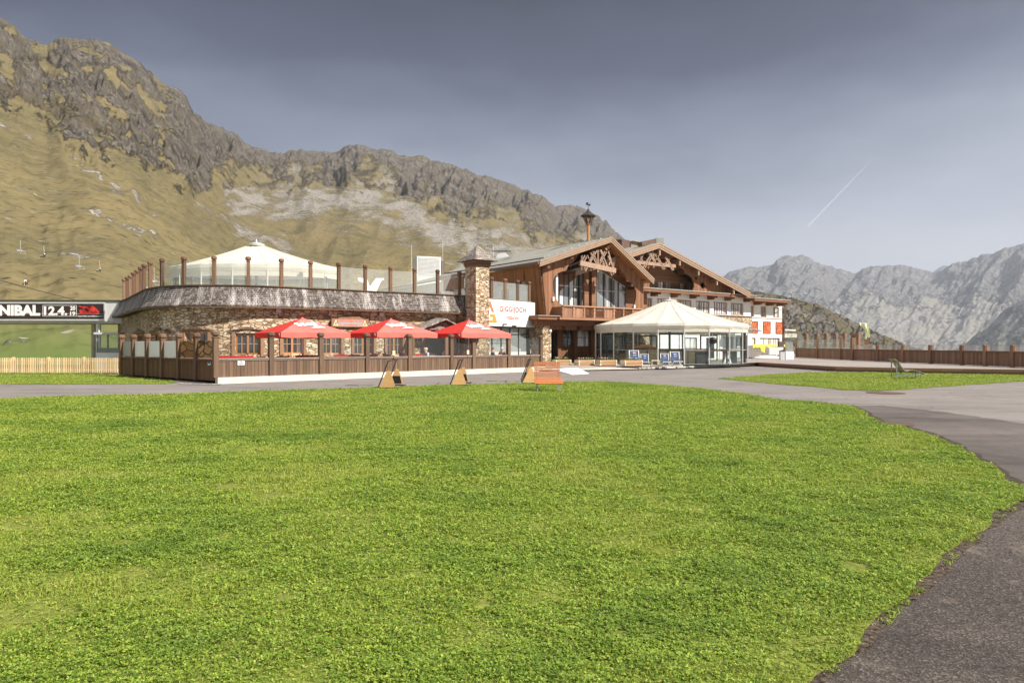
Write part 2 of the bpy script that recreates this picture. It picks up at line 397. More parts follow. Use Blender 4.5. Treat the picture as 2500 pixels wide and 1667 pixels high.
M['blue'] = m_plain('blue_fabric', (.055,.085,.165), 0.8, 0.2, var=0.15, scale=5)
M['glass'] = m_glass('clear_glass', (.90,.93,.93), .02, .02)
M['glass_milky'] = m_glass('dusty_glass', (.92,.94,.92), 0.13, 0.03)
M['pane'] = m_pane('dark_window_pane', (.03,.033,.033), (.11,.115,.115), (1.5,1.5,.5), .04, .58, .66)
M['pane_curtain'] = m_pane('curtained_window_pane', (.30,.29,.28), (.72,.72,.71), (3.5,3.5,.35), 0.05, .42, .55)
M['pane_big'] = m_pane('large_window_pane', (.20,.22,.22), (.60,.62,.62), (1.6,1.6,.12), 0.03, .44, .50)  # pale grey reflection painted in along with the curtains
M['winwood'] = m_wood('orange_brown_window_wood', (.36,.17,.07), (.52,.27,.12), (.45,.22,.10), scale=(12,12,3))
M['winframe'] = m_wood('dull_window_wood', (.22,.12,.07), (.38,.24,.15), (.30,.18,.11), scale=(12,12,3))
M['skin'] = m_plain('skin', (.58,.33,.24), 0.6, 0.4, var=0.08, scale=8)
M['pot'] = m_plain('leaf_green', (.10,.17,.04), 0.7, 0.3, var=0.4, scale=12)
M['yellow'] = m_plain('yellow_tarpaulin', (.84,.62,.07), 0.55, 0.4, var=0.10, scale=2)
M['limeflag'] = m_plain('pale_lime_cloth', (.70,.76,.45), 0.8, 0.2, var=0.12, scale=2)
M['lime'] = m_plain('pale_lime_panel', (.62,.74,.45), 0.6, 0.3, var=0.05)
M['counter'] = m_plain('beige_counter', (.56,.50,.33), 0.6, 0.4, var=0.06)
M['rustbrown'] = m_plain('brown_sheet', (.13,.08,.06), 0.6, 0.4, 0.1, var=0.1)
# ---------------------------------------------------------------- numpy noise
_perm = np.concatenate([np.random.default_rng(5).permutation(512)]*2)
_ang = np.random.default_rng(6).random(512)*2*np.pi
def gn(x, y, seed=0):
    x = np.asarray(x, float)+seed*17.13; y = np.asarray(y, float)+seed*9.71
    xi = np.floor(x).astype(int); yi = np.floor(y).astype(int); xf = x-xi; yf = y-yi
    u = xf*xf*xf*(xf*(xf*6-15)+10); v = yf*yf*yf*(yf*(yf*6-15)+10)
    def g(a, b, dx, dy):
        h = _ang[_perm[(a & 511)]+(b & 511) & 511] if False else _ang[_perm[(_perm[a & 511]+b) & 511]]
        return np.cos(h)*dx+np.sin(h)*dy
    n00 = g(xi, yi, xf, yf); n10 = g(xi+1, yi, xf-1, yf); n01 = g(xi, yi+1, xf, yf-1); n11 = g(xi+1, yi+1, xf-1, yf-1)
    return ((n00*(1-u)+n10*u)*(1-v)+(n01*(1-u)+n11*u)*v)*1.5
def fbm(x, y, o=5, seed=0, gain=0.5, lac=2.03):
    s = 0; a = 1; t = 0
    for i in range(o): s = s+a*gn(x, y, seed+i); t += a; a *= gain; x, y = (x*.8-y*.6)*lac, (x*.6+y*.8)*lac
    return s/t
def ridged(x, y, o=5, seed=0, gain=0.55, lac=2.1):
    s = 0; a = 1; t = 0
    x, y = x*.8-y*.6, x*.6+y*.8
    for i in range(o): s = s+a*(1-np.abs(gn(x, y, seed+i))*2); t += a; a *= gain; x, y = (x*.8-y*.6)*lac, (x*.6+y*.8)*lac
    return s/t
def sstep(a, b, x):
    t = np.clip((x-a)/(b-a), 0, 1); return t*t*(3-2*t)

def grid_mesh(name, X, Y, Z, mat, attrs=None, smooth=True, kind='structure'):
    nr, nc = X.shape; me = bpy.data.meshes.new(name)
    co = np.stack([X, Y, Z], -1).reshape(-1, 3).astype(np.float32)
    i = np.arange(nr-1)[:, None]*nc+np.arange(nc-1)[None, :]
    q = np.stack([i, i+1, i+nc+1, i+nc], -1).reshape(-1, 4).astype(np.int32)
    me.vertices.add(len(co)); me.vertices.foreach_set('co', co.ravel())
    me.loops.add(q.size); me.loops.foreach_set('vertex_index', q.ravel())
    me.polygons.add(len(q)); me.polygons.foreach_set('loop_start', np.arange(0, q.size, 4, dtype=np.int32))
    me.polygons.foreach_set('use_smooth', np.full(len(q), smooth))
    me.update(calc_edges=True)
    for k, v in (attrs or {}).items():
        a = me.attributes.new(k, 'FLOAT', 'POINT'); a.data.foreach_set('value', v.ravel().astype(np.float32))
    me.materials.append(mat)
    o = bpy.data.objects.new(name, me); C.objects.link(o)
    if kind: o['kind'] = kind
    return o

# ---------------------------------------------------------------- terrain materials
def m_mount(name, g1, g2, g3, r1, r2, s1, unit, rock_tint=None, low=False, ja=3.0):
    """grass / rock / scree mixed by vertex attributes; unit = size in metres of the large rock relief"""
    m, nt, b, _ = new_mat(name); setb(b, 0.95, 0.1)
    co = coords(nt)
    def nz(sz, det=6, ro=0.6, dist=0.0, st=(1,1,1)):
        return noise(nt, coords(nt, 'Object', st), 1.0/sz, det, ro, dist)
    big = nz(unit*2.2, 4); med = nz(unit*0.5, 7, .65); fin = nz(unit*.08, 6, .7); tuft = nz(unit*.03, 4, .65, 0, (1, .35, 1))
    grass = mixc(nt, ramp(nt, big, [(.35, 0), (.65, 1)]), g1, g2)
    grass = mixc(nt, ramp(nt, med, [(.45, 0), (.7, 1)]), grass, g3)
    grass = mixc(nt, 1.0, grass, ramp(nt, tuft, [(.33, .50), (.47, 1.0), (.8, 1.2)]), 'MULTIPLY')
    if low:      # greener, damper turf at the foot of the slope
        sz_ = nt.nodes.new('ShaderNodeSeparateXYZ'); nt.links.new(co, sz_.inputs[0])
        grass = mixc(nt, ramp(nt, math_(nt, 'ADD', math_(nt, 'DIVIDE', sz_.outputs[2], 12.0), math_(nt, 'MULTIPLY', med, .8)), [(.45, .85), (.95, 0)]), grass, (.10, .145, .035))
    spk = nt.nodes.new('ShaderNodeTexVoronoi'); spk.inputs['Scale'].default_value = 1.0/(unit*.05); nt.links.new(co, spk.inputs[0])
    spc = nt.nodes.new('ShaderNodeSeparateColor'); nt.links.new(spk.outputs['Color'], spc.inputs[0])
    boul = math_(nt, 'MULTIPLY', ramp(nt, spc.outputs[0], [(.90, 0), (.93, 1)]), ramp(nt, spk.outputs['Distance'], [(.16, 1), (.26, 0)]))
    grass = mixc(nt, math_(nt, 'MULTIPLY', boul, .8), grass, s1)
    rk = mixc(nt, ramp(nt, med, [(.36, 0), (.62, 1)]), r1, r2)
    rk = mixc(nt, 1.0, rk, ramp(nt, fin, [(.34, .42), (.66, 1.4)]), 'MULTIPLY')
    if rock_tint: rk = mixc(nt, ramp(nt, nz(unit*.9, 3), [(.5, 0), (.7, .8)]), rk, rock_tint)
    v = nt.nodes.new('ShaderNodeTexVoronoi'); v.inputs['Scale'].default_value = 1.0/(unit*.035); nt.links.new(co, v.inputs[0])
    sv = ramp(nt, v.outputs['Distance'], [(.1, 1.25), (.7, .55)])
    sc = mixc(nt, 1.0, s1, sv, 'MULTIPLY')
    ra, sa = attr(nt, 'rock'), attr(nt, 'scree')
    jit = math_(nt, 'MULTIPLY', math_(nt, 'SUBTRACT', math_(nt, 'ADD', math_(nt, 'MULTIPLY', fin, .5), math_(nt, 'MULTIPLY', med, .5)), 0.5), ja)
    rf = ramp(nt, math_(nt, 'ADD', ra, jit), [(.40, 0), (.60, 1)])
    jit2 = math_(nt, 'MULTIPLY', math_(nt, 'SUBTRACT', nz(unit*.12, 6, .75), 0.5), 1.8)
    sf = ramp(nt, math_(nt, 'ADD', sa, jit2), [(.45, 0), (.60, 1)])
    col = mixc(nt, sf, mixc(nt, rf, grass, rk), sc)
    nt.links.new(col, b.inputs[0])
    h1 = math_(nt, 'MULTIPLY', med, rf)
    h = math_(nt, 'ADD', math_(nt, 'MULTIPLY', h1, 3.0), math_(nt, 'MULTIPLY', fin, math_(nt, 'MULTIPLY_ADD', rf, 0.95, 0.035)))
    h = math_(nt, 'ADD', h, math_(nt, 'MULTIPLY', math_(nt, 'MULTIPLY', sv, sf), 0.12))
    bump(nt, b, h, 0.9, unit*.09)
    return m

def interp(pts, x):
    p = sorted(pts); return np.interp(x, [a for a, _ in p], [b for _, b in p])
def mountain(name, px0, px1, step, sil, d0f, d1f, rows, mat, dispf, maskf, z0=0.0, jag=3.0, jagw=26.0, g=1.0, seed=0, back=0.35):
    px = np.arange(px0, px1+step, step, float); s = np.linspace(0, 1, rows)[:, None]
    jg = ridged(px/jagw, px*0+3.3, 4, seed)*jag-jag*.5+gn(px/5.0, px*0+1.7, seed+3)*jag*.45
    ysil = interp(sil, px)
    k5 = np.ones(5)/5; ysil = np.convolve(np.pad(ysil, 2, 'edge'), k5, 'valid')*.6+ysil*.4
    d0 = d0f(px); d1 = d1f(px)
    d = d0*(d1/d0)**s; E = (HY-ysil)/FPX; gg = s**g
    kw = int(90/step)|1; Es = np.convolve(np.pad(E, kw//2, 'edge'), np.ones(kw)/kw, 'valid'); Es = np.convolve(np.pad(Es, kw//2, 'edge'), np.ones(kw)/kw, 'valid')
    wE = sstep(.35, 1.0, s); z = (Es[None, :]*(1-wE)+E[None, :]*wE)*gg*d+EYE*gg + z0*(1-gg)
    PX = np.broadcast_to(px[None, :], d.shape)
    PY = HY-(z-EYE)/d*FPX
    rock, scree = maskf(PX, PY)
    env = sstep(0, .08, s)*(1-sstep(.93, 1.0, s)*.8)
    z = z+dispf(PX, PY, s, rock)*d*env+(jg/FPX)[None, :]*d*sstep(.88, 1.0, s)
    x = (PX-HX)/FPX*d
    # back slope gives the range its thickness
    bs = np.linspace(0, 1, 12)[1:, None]; db = d1*(1+back*bs)
    zb = z[-1][None, :]*(1-bs**1.2)+z0*bs**1.2
    xb = (px[None, :]-HX)/FPX*db
    X = np.vstack([x, xb]); Y = np.vstack([d, np.broadcast_to(db, xb.shape)]); Z = np.vstack([z, zb])
    ad = {'rock': np.vstack([rock, np.ones_like(xb)]), 'scree': np.vstack([scree, np.zeros_like(xb)])}
    return grid_mesh(name, X, Y, Z, mat, ad, smooth=True), (px, s[:, 0], x, d, z)

SX = lambda pts, k=1/1.8816: [(a*k, b*k) for a, b in pts]
sil_left = [(-500, -140), (-200, -40)]+SX([(0,75),(40,105),(70,125),(110,165),(180,195),(215,212),(235,195),(260,183),(320,172),(380,182),(460,183),(500,200),(560,235),(640,285),(690,335),(750,390),(820,415),(855,445),(875,490),(890,520),(960,560),(1060,610),(1150,665),(1240,700),(1300,702),(1380,690),(1440,685),(1500,695),(1540,700),(1600,672),(1640,665),(1700,683),(1800,695),(1850,712),(1920,710),(2000,738),(2100,765),(2170,790),(2200,805),(2280,825),(2352,850)])
sil_left += [(1290, 468), (1319, 480), (1345, 499), (1357, 507), (1374, 501), (1402, 500), (1426, 508), (1457, 529), (1480, 545), (1522, 584), (1600, 650), (1700, 740), (1840, 834)]
cliff_y = [(-500, 190), (0, 255), (90, 285), (150, 322), (200, 375), (250, 388), (300, 372), (350, 400), (400, 430), (450, 455), (505, 448), (522, 405), (560, 425), (650, 440), (720, 442), (820, 445), (930, 440), (1000, 480), (1100, 530), (1200, 545), (1300, 560), (1500, 640), (1900, 800)]
def left_masks(PX, PY):
    w = fbm(PX/90, PY/60, 5, 21)*70
    cy = interp(cliff_y, PX); ys = interp(sil_left, PX)
    rk = sstep(40, -50, PY-cy+w*.75+fbm(PX/22, PY/16, 4, 23)*30)
    hole = sstep(-.02, .26, fbm(PX/85+PY/150, PY/34-PX/60, 5, 33)+.02)*sstep(520, 380, PX)*.85     # grassy shelves between the crags
    hole2 = sstep(-.05, .30, fbm(PX/60, PY/45, 4, 44))*.70*sstep(500, 700, PX)*sstep(-60, 20, PY-cy+40)
    rk = np.clip(rk-hole-hole2, 0, 1)
    dark = sstep(60, 0, np.abs(PY-interp([(-100, 110), (0, 160), (150, 240), (300, 300), (400, 380), (500, 440)], PX)))*sstep(540, 480, PX)
    rk = np.clip(rk+dark*.5*sstep(-.1, .2, fbm(PX/40, PY/40, 4, 8)), 0, 1)
    # scree: fans under the crags and streaks running down the grass
    def band(pts, wd): return sstep(wd, 0, np.abs(PY-interp(pts, PX)+fbm(PX/50, PY/40, 4, 61)*16))
    sc = band([(-300, 220), (0, 305), (120, 362), (200, 400), (300, 460), (420, 560), (470, 610)], 14)*(.50+.8*fbm(PX/30, PY/30, 4, 81))*sstep(480, 400, PX)
    sc = np.maximum(sc, band([(150, 495), (230, 520), (300, 545), (380, 575), (420, 600)], 24)*(.48+.8*fbm(PX/30, PY/30, 4, 82))*sstep(150, 210, PX)*sstep(430, 390, PX))
    sc = np.maximum(sc, band([(420, 450), (520, 520), (640, 590), (760, 640)], 22)*.5*sstep(420, 470, PX)*sstep(800, 720, PX))
    sc = np.maximum(sc, sstep(-6, 25, PY-cy+w*.25)*sstep(120, 55, PY-cy-w*.5)*sstep(515, 560, PX)*sstep(1500, 1250, PX)*(.64+.7*fbm(PX/60, PY/22, 4, 74)))
    sc = np.maximum(sc, band([(560, 540), (640, 590), (700, 600)], 50)*.62*sstep(540, 580, PX)*sstep(760, 690, PX))
    sc = np.maximum(sc, (.46+.6*fbm(PX/80+PY/90, PY/24-PX/200, 5, 73))*sstep(480, 700, PX)*sstep(230, 60, PY-cy))
    sc = np.maximum(sc, .24+.30*fbm(PX/70+PY/140, PY/26, 5, 71))
    sc = sc*(1-rk*.8)
    return rk, sc
def left_disp(PX, PY, s, rock):
    a = ridged(PX/85+PY/200, PY/105-PX/260, 6, 2)-.45
    b = ridged(PX/24+PY/60, PY/38-PX/80, 5, 12)-.45
    c = fbm(PX/130, PY/60, 3, 4)
    e = fbm(PX/200+PY/90, PY/34-PX/260, 5, 14)      # benches and moraine folds in the grass
    g_ = ridged(PX/110+PY/240, PY/120-PX/300, 2, 22)-.45
    e = fbm(PX/200+PY/90, PY/34-PX/260, 3, 14)
    return a*.028*rock+b*.0100*rock+g_*.006+c*.007+e*.005*(1-rock)
def smo(pts, px):
    return np.mean([interp(pts, px+k) for k in range(-60, 61, 12)], 0)
left_d0 = lambda px: 56+79*sstep(150, 1100, px)
left_d1 = lambda px: smo([(-500, 600), (0, 650), (250, 760), (460, 900), (560, 1250), (700, 1500), (1270, 1850), (1340, 1950), (1380, 2400), (1900, 2500)], px)
mt_left = m_mount('alpine_slope', (.180,.142,.068), (.140,.115,.056), (.092,.083,.042), (.066,.057,.048), (.205,.18,.145), (.29,.265,.228), 60.0, (.155,.125,.070), low=True)
_, LM = mountain('mountain', -520, 1860, 2.6, sil_left, left_d0, left_d1, 420, mt_left, left_disp, left_masks, z0=0.0, jag=5.0, g=1.0, seed=3)
bpy.data.objects['mountain']['kind'] = 'structure'

# rocky knoll behind the hotel
sil_knoll = [(1500, 700), (1700, 690), (1800, 704), (1860, 713), (1930, 725), (2000, 744), (2080, 783), (2150, 815), (2215, 842), (2300, 868), (2420, 905)]
def knoll_masks(PX, PY):
    n = fbm(PX/42-PY/60, PY/20+PX/60, 5, 91)
    return np.clip(.52+n*1.5, 0, 1), np.clip(.22+fbm(PX/30, PY/20, 3, 93)*.6, 0, .5)
def knoll_disp(PX, PY, s, rock):
    return (ridged(PX/50-PY/70, PY/26+PX/70, 6, 31)-.45)*.011+(ridged(PX/14, PY/9+PX/40, 4, 35)-.45)*.0035
mt_knoll = m_mount('knoll_rock', (.105,.092,.060), (.09,.082,.053), (.125,.108,.07), (.115,.104,.090), (.215,.198,.172), (.22,.205,.18), 40.0, ja=1.3)
mountain('hill', 1480, 2440, 2.2, sil_knoll, lambda p: p*0+150, lambda p: interp([(1480, 420), (2100, 340), (2440, 240)], p), 220, mt_knoll, knoll_disp, knoll_masks, z0=-25, jag=3.5, jagw=18, seed=8)

# the far range and the dark ridge on the right
sil_far = [(1400, 700), (1600, 690), (1700, 688), (1760, 677), (1800, 657), (1830, 652), (1880, 648), (1900, 634), (1918, 624), (1940, 625), (1962, 623), (1990, 638), (2010, 646), (2030, 652), (2060, 660), (2095, 663), (2105, 652), (2150, 650), (2200, 647), (2230, 655), (2280, 663), (2300, 660), (2330, 643), (2365, 630), (2420, 618), (2460, 606), (2500, 594), (2620, 560), (2900, 520)]
def far_masks(PX, PY):
    r = sstep(35, -60, PY-interp([(1400, 760), (1900, 735), (2150, 740), (2350, 745), (2900, 760)], PX)+fbm(PX/60, PY/40, 4, 55)*90)
    sc = np.clip(.35+fbm(PX/45+PY/50, PY/60-PX/90, 4, 57)*1.3, 0, .75)
    return np.clip(r*.85+.12, 0, 1), sc
def far_disp(PX, PY, s, rock):
    return (ridged(PX/75+PY/70, PY/150-PX/300, 6, 41)-.45)*.022*(.35+.65*rock)+(ridged(PX/22+PY/40, PY/44, 4, 45)-.45)*.0035
mt_far = m_mount('far_slope', (.245,.235,.205), (.21,.205,.18), (.265,.25,.22), (.175,.175,.18), (.27,.266,.26), (.30,.29,.275), 420.0)  # slopes paled, haze partly painted into their colours
mountain('far_mountains', 1380, 2900, 3.0, sil_far, lambda p: p*0+2100, lambda p: interp([(1380, 6200), (2250, 5600), (2500, 4800), (2900, 4500)], p), 240, mt_far, far_disp, far_masks, z0=-420, jag=4, jagw=22, g=.8, seed=12)
mountain('distant_peak', 2270, 2340, 2.0, [(2270, 672), (2290, 655), (2305, 647), (2318, 650), (2340, 662)], lambda p: p*0+7200, lambda p: p*0+8200, 40, mt_far, lambda a, b, c, d: a*0, lambda a, b: (a*0+1, a*0), z0=600, jag=2, seed=15)
sil_dark = [(2180, 905), (2280, 872), (2345, 846), (2375, 822), (2410, 800), (2430, 778), (2452, 757), (2480, 742), (2520, 722), (2620, 670), (2900, 600)]
mt_dark = m_mount('dark_ridge', (.15,.15,.125), (.13,.135,.115), (.18,.175,.145), (.12,.12,.12), (.20,.195,.19), (.24,.24,.23), 260.0)
mountain('dark_ridge', 2170, 2900, 3.0, sil_dark, lambda p: p*0+900, lambda p: p*0+2900, 160, mt_dark, lambda PX, PY, s, r: (ridged(PX/60+PY/80, PY/90, 5, 61)-.45)*.014, lambda PX, PY: (np.clip(.45+fbm(PX/50, PY/40, 4, 63), 0, 1), np.clip(.2+fbm(PX/40, PY/40, 4, 66), 0, 1)), z0=-420, jag=2, jagw=40, seed=18)

# ---------------------------------------------------------------- ground (one sheet out to the horizon, dropping into the valley)
mg, nt, b, _ = new_mat('meadow_ground'); setb(b, .95, .1)
co = coords(nt)
nt.links.new(mixc(nt, ramp(nt, noise(nt, co, .25, 7, .65), [(.35, 0), (.65, 1)]), (.10,.13,.035), (.19,.17,.07)), b.inputs[0]); bump(nt, b, noise(nt, co, 3, 5), .5, .05)
th = np.linspace(-math.pi, math.pi, 181)[None, :]; rr = np.concatenate([np.linspace(0.1, 120, 30), np.geomspace(130, 12000, 40)])[:, None]
gx = rr*np.sin(th); gy = rr*np.cos(th); ang = np.degrees(th)+rr*0
right = sstep(14, 22, ang)*sstep(175, 120, ang)
gz = -.10-right*sstep(95, 1500, rr)*480-sstep(2000, 6000, rr)*300
grid_mesh('ground', gx, gy, gz, mg, None)

def m_asphalt(name, c1, c2, c3, coarse=False):
    m, nt, b, _ = new_mat(name); setb(b, .9, .25)
    co = coords(nt)
    pat = noise(nt, co, .35, 9, .72); f = noise(nt, co, 60 if not coarse else 45, 4, .7)
    col = mixc(nt, ramp(nt, pat, [(.35, 0), (.65, 1)]), c1, c2)
    lane = noise(nt, coords(nt, 'Object', (.12, .9, 1), (0, 0, R(-38))), 1.0, 3)
    col = mixc(nt, ramp(nt, lane, [(.45, 0), (.62, .7)]), col, c3)
    stain = noise(nt, coords(nt, 'Object', (.25, 1.1, 1), (0, 0, R(-30))), 1.0, 8, .7)
    col = mixc(nt, 1.0, col, ramp(nt, stain, [(.30, .62), (.48, 1.0), (.75, 1.10)]), 'MULTIPLY')
    vc = nt.nodes.new('ShaderNodeTexVoronoi'); vc.feature = 'DISTANCE_TO_EDGE'; vc.inputs['Scale'].default_value = .16; wv = nt.nodes.new('ShaderNodeVectorMath'); wv.operation = 'MULTIPLY_ADD'; nzw = nt.nodes.new('ShaderNodeTexNoise'); nzw.inputs['Scale'].default_value = .6; nzw.inputs['Detail'].default_value = 5; nt.links.new(co, nzw.inputs[0]); nt.links.new(nzw.outputs[1], wv.inputs[0]); wv.inputs[1].default_value = (2.5, 2.5, 0); nt.links.new(co, wv.inputs[2]); nt.links.new(wv.outputs[0], vc.inputs[0])
    col = mixc(nt, math_(nt, 'MULTIPLY', ramp(nt, vc.outputs['Distance'], [(.0015, 1), (.004, 0)]), .55), col, (.06, .05, .045))
    v = nt.nodes.new('ShaderNodeTexVoronoi'); v.inputs['Scale'].default_value = 75 if coarse else 160; nt.links.new(co, v.inputs[0])
    sp = nt.nodes.new('ShaderNodeSeparateColor'); nt.links.new(v.outputs['Color'], sp.inputs[0])
    col = mixc(nt, 1.0, col, ramp(nt, sp.outputs[0], [(0, .55 if coarse else .8), (.8, 1.1), (1, 2.0 if coarse else 1.25)]), 'MULTIPLY')
    if coarse:
        lt = ramp(nt, noise(nt, co, 1.7, 6, .7), [(.56, 0), (.70, .55)])
        col = mixc(nt, lt, col, (.22,.18,.14))
    nt.links.new(col, b.inputs[0])
    bump(nt, b, math_(nt, 'ADD', math_(nt, 'MULTIPLY', v.outputs['Distance'], .6), f), .7 if coarse else .25, .012 if coarse else .004)
    return m
mas = m_asphalt('pale_asphalt', (.175,.155,.143), (.235,.21,.193), (.195,.172,.158))
mpa = m_asphalt('dark_coarse_asphalt', (.060,.049,.043), (.110,.091,.078), (.078,.063,.056), True)
rd = MB(); rd.sheet([(-60, 1.0), (60, 1.0), (60, 40), (30, 56), (2.5, 56), (-9, 34), (-14, 31), (-60, 41)], 0.0)
o = rd.build('road', mas); o['kind'] = 'structure'
top_edge = [(-900, 990), (-300, 981), (0, 973), (200, 967), (425, 962), (650, 954), (850, 949), (1060, 941), (1276, 936), (1390, 932), (1488, 932), (1580, 938), (1690, 947), (1807, 960), (1900, 976), (2000, 983), (2080, 991.5), (2103, 1005), (2121, 1018), (2152, 1034), (2215, 1045.6), (2292, 1068), (2351, 1100), (2418, 1140), (2463, 1172), (2500, 1190), (2535, 1206)]
low_edge = [(2500, 1221), (2441, 1253), (2387, 1294), (2328, 1334), (2283, 1384), (2240, 1425), (2193, 1456), (2160, 1505), (2116, 1541), (2040, 1591), (1986, 1650), (1940, 1730), (1880, 1860)]
def gp(l): return [(G(*p).x, G(*p).y) for p in l]
def wobble(poly, amp, seed, step=.25):
    out = []
    for i in range(len(poly)):
        a, b_ = Vector(poly[i]), Vector(poly[(i+1) % len(poly)]); L = (b_-a).length; n = max(1, int(L/step)) if L < 12 else 1
        d = (b_-a).normalized(); nn = Vector((d.y, -d.x))
        for k in range(n):
            p = a+(b_-a)*k/n; w = float(fbm(np.array(p.x*1.7), np.array(p.y*1.7), 3, seed))*amp
            if L >= 12: w = 0
            out.append((p.x+nn.x*w, p.y+nn.y*w))
    return out
lawn_poly = wobble(gp(top_edge)+gp(low_edge)+[(0.9, 1.9), (-9, 1.9), (-30, 12)], .16, 5)
isl_up = [(1751, 924), (1836, 918), (1900, 913), (1972, 909.6), (2040, 907.8), (2200, 910), (2350, 913), (2500, 915.8), (2700, 920)]
isl_lo = [(2700, 920.5), (2500, 930.7), (2278, 946), (2200, 952), (2125, 955), (2060, 952), (1990, 945), (1890, 937.5), (1800, 929)]
island_poly = wobble(gp(isl_up)+gp(isl_lo), .25, 6)
strip_poly = wobble(gp([(-300, 913), (0, 911.5), (255, 912), (330, 918), (400, 926), (440, 933), (405, 937.5), (250, 938), (0, 938.5), (-300, 940)]), .15, 7)
ml, nt, b, _ = new_mat('lawn_soil'); setb(b, .95, .1)
co = coords(nt)
col = mixc(nt, ramp(nt, noise(nt, co, 14, 6, .7), [(.35, 0), (.65, 1)]), (.11,.13,.025), (.22,.24,.05))
col = mixc(nt, ramp(nt, noise(nt, co, .7, 4), [(.55, 0), (.75, .7)]), col, (.17,.17,.05))
nt.links.new(col, b.inputs[0]); bump(nt, b, noise(nt, co, 25, 5), .8, .03)
lw = MB(); lw.sheet(lawn_poly, .012); lw.build('lawn', ml)['kind'] = 'structure'
lw = MB(); lw.sheet(island_poly, .012); lw.build('lawn', ml)['kind'] = 'structure'
lw = MB(); lw.sheet(strip_poly, .012); lw.build('lawn', ml)['kind'] = 'structure'
# dark coarse path on the right, with the crumbling soil edge between it and the lawn
pth = MB(); pe = gp([(2560, 1208), (2500, 1228), (2441, 1260), (2387, 1302), (2335, 1345), (2292, 1395), (2205, 1468), (2175, 1515), (2125, 1556), (2050, 1610), (2000, 1667), (1955, 1745), (1895, 1870)])
pth.sheet([(x, y) for x, y in pe]+[(1.0, 1.2), (12, 1.2), (12, 7.6)], .004)
pth.build('path', mpa)['kind'] = 'structure'
msoil = m_plain('gritty_soil', (.105,.080,.060), .95, .1, var=.6, scale=26, bmp=1.0)
se = gp([(2560, 1195), (2480, 1212), (2420, 1244), (2365, 1285), (2305, 1325), (2262, 1372), (2170, 1445), (2090, 1525), (2015, 1575), (1960, 1635), (1905, 1735)])
sf_ = gp([(2560, 1212), (2510, 1236), (2456, 1267), (2404, 1309), (2350, 1352), (2308, 1403), (2222, 1475), (2143, 1562), (2070, 1615), (2018, 1678), (1970, 1765)])
soil_band = se+sf_[::-1]
so_ = MB(); so_.sheet(wobble(se+sf_[::-1], .06, 9, .05), .0085); so_.build('soil_edge', msoil)['kind'] = 'structure'
se2 = gp([(2062, 992), (2085, 1006), (2105, 1020), (2145, 1038), (2206, 1050), (2283, 1072), (2340, 1103), (2407, 1143), (2452, 1176), (2535, 1210)])
sf2 = gp([(2084, 989), (2116, 1004), (2135, 1016), (2168, 1031), (2222, 1042), (2300, 1063), (2362, 1095), (2430, 1134), (2475, 1165), (2560, 1199)])
so_ = MB(); so_.sheet(wobble(se2+sf2[::-1], .10, 10, .15), .0085); so_.build('soil_edge', m_plain('dark_soil', (.085,.066,.05), .95, .1, var=.5, scale=20, bmp=1.0))['kind'] = 'structure'
# darker, newer asphalt lane sweeping along the lawn
ln = MB(); ln.sheet(wobble(gp([(2060, 990), (2150, 990), (2260, 1000), (2380, 1016), (2500, 1034), (2620, 1060), (2700, 1130), (2560, 1215), (2455, 1178), (2400, 1140), (2335, 1104), (2270, 1074), (2190, 1052), (2100, 1022)]), .2, 12), .004)
ln.build('road', m_asphalt('newer_asphalt', (.075,.063,.057), (.15,.128,.116), (.10,.085,.077)))['kind'] = 'structure'
# gravel patch at the corner of the dark fence
gv = MB(); gv.sheet(wobble(gp([(262, 909), (300, 911), (420, 921), (530, 934), (545, 941), (440, 938), (400, 926), (330, 918), (250, 912.5)]), .2, 8), .016)
o = gv.build('gravel', m_stone('gravel', (14, 14, 14), [(0, (.18,.16,.14)), (.5, (.42,.39,.35)), (1, (.70,.67,.62))], (.06,.05,.05))); o['kind'] = 'structure'

# ---------------------------------------------------------------- grass: blades and clover leaves, one mesh
def inpoly(x, y, poly):
    p = np.array(poly); c = np.zeros(len(x), bool); j = len(p)-1
    for i in range(len(p)):
        yi, yj, xi, xj = p[i, 1], p[j, 1], p[i, 0], p[j, 0]
        if yi != yj:
            m_ = ((yi > y) != (yj > y)) & (x < (xj-xi)*(y-yi)/(yj-yi)+xi); c ^= m_
        j = i
    return c
def patchn(x, y): return fbm(x*.55, y*.55, 5, 77)
gx_, gy_, gd_ = [], [], []
def scatter(poly, dens0, pw, dmin, dmax, wmul=1.0):
    """density falls with distance, blade size grows a little to keep cover"""
    p = np.array(poly)
    edges = np.geomspace(dmin, dmax, 14)
    for a, b_ in zip(edges[:-1], edges[1:]):
        x0, x1 = -.80*b_-.3, .80*b_+.3; x0 = max(x0, p[:, 0].min()); x1 = min(x1, p[:, 0].max())
        if x1 <= x0: continue
        dn = dens0*(3.5/((a+b_)/2))**pw; n = int((x1-x0)*(b_-a)*dn)
        x = rng.uniform(x0, x1, n); y = rng.uniform(a, b_, n)
        k = inpoly(x, y, poly) & (np.abs(x) < .80*y+.3); x, y = x[k], y[k]
        bald = fbm(x*.8, y*.8, 4, 88)-.38 > rng.random(len(x))*.35
        gx_.append(x[~bald]); gy_.append(y[~bald])
scatter(lawn_poly, 10500, 1.36, 2.6, 34)
scatter(island_poly, 8200, 1.55, 22, 42)
scatter(strip_poly, 8200, 1.55, 26, 40)
ns_ = len(gx_); scatter(soil_band, 5200, 1.3, 2.6, 20)
for i_ in range(ns_, len(gx_)):      # straggling tufts creep over the soil
    k_ = fbm(gx_[i_]*3.1, gy_[i_]*3.1, 3, 123) > .10; gx_[i_] = gx_[i_][k_]; gy_[i_] = gy_[i_][k_]
x = np.concatenate(gx_); y = np.concatenate(gy_)
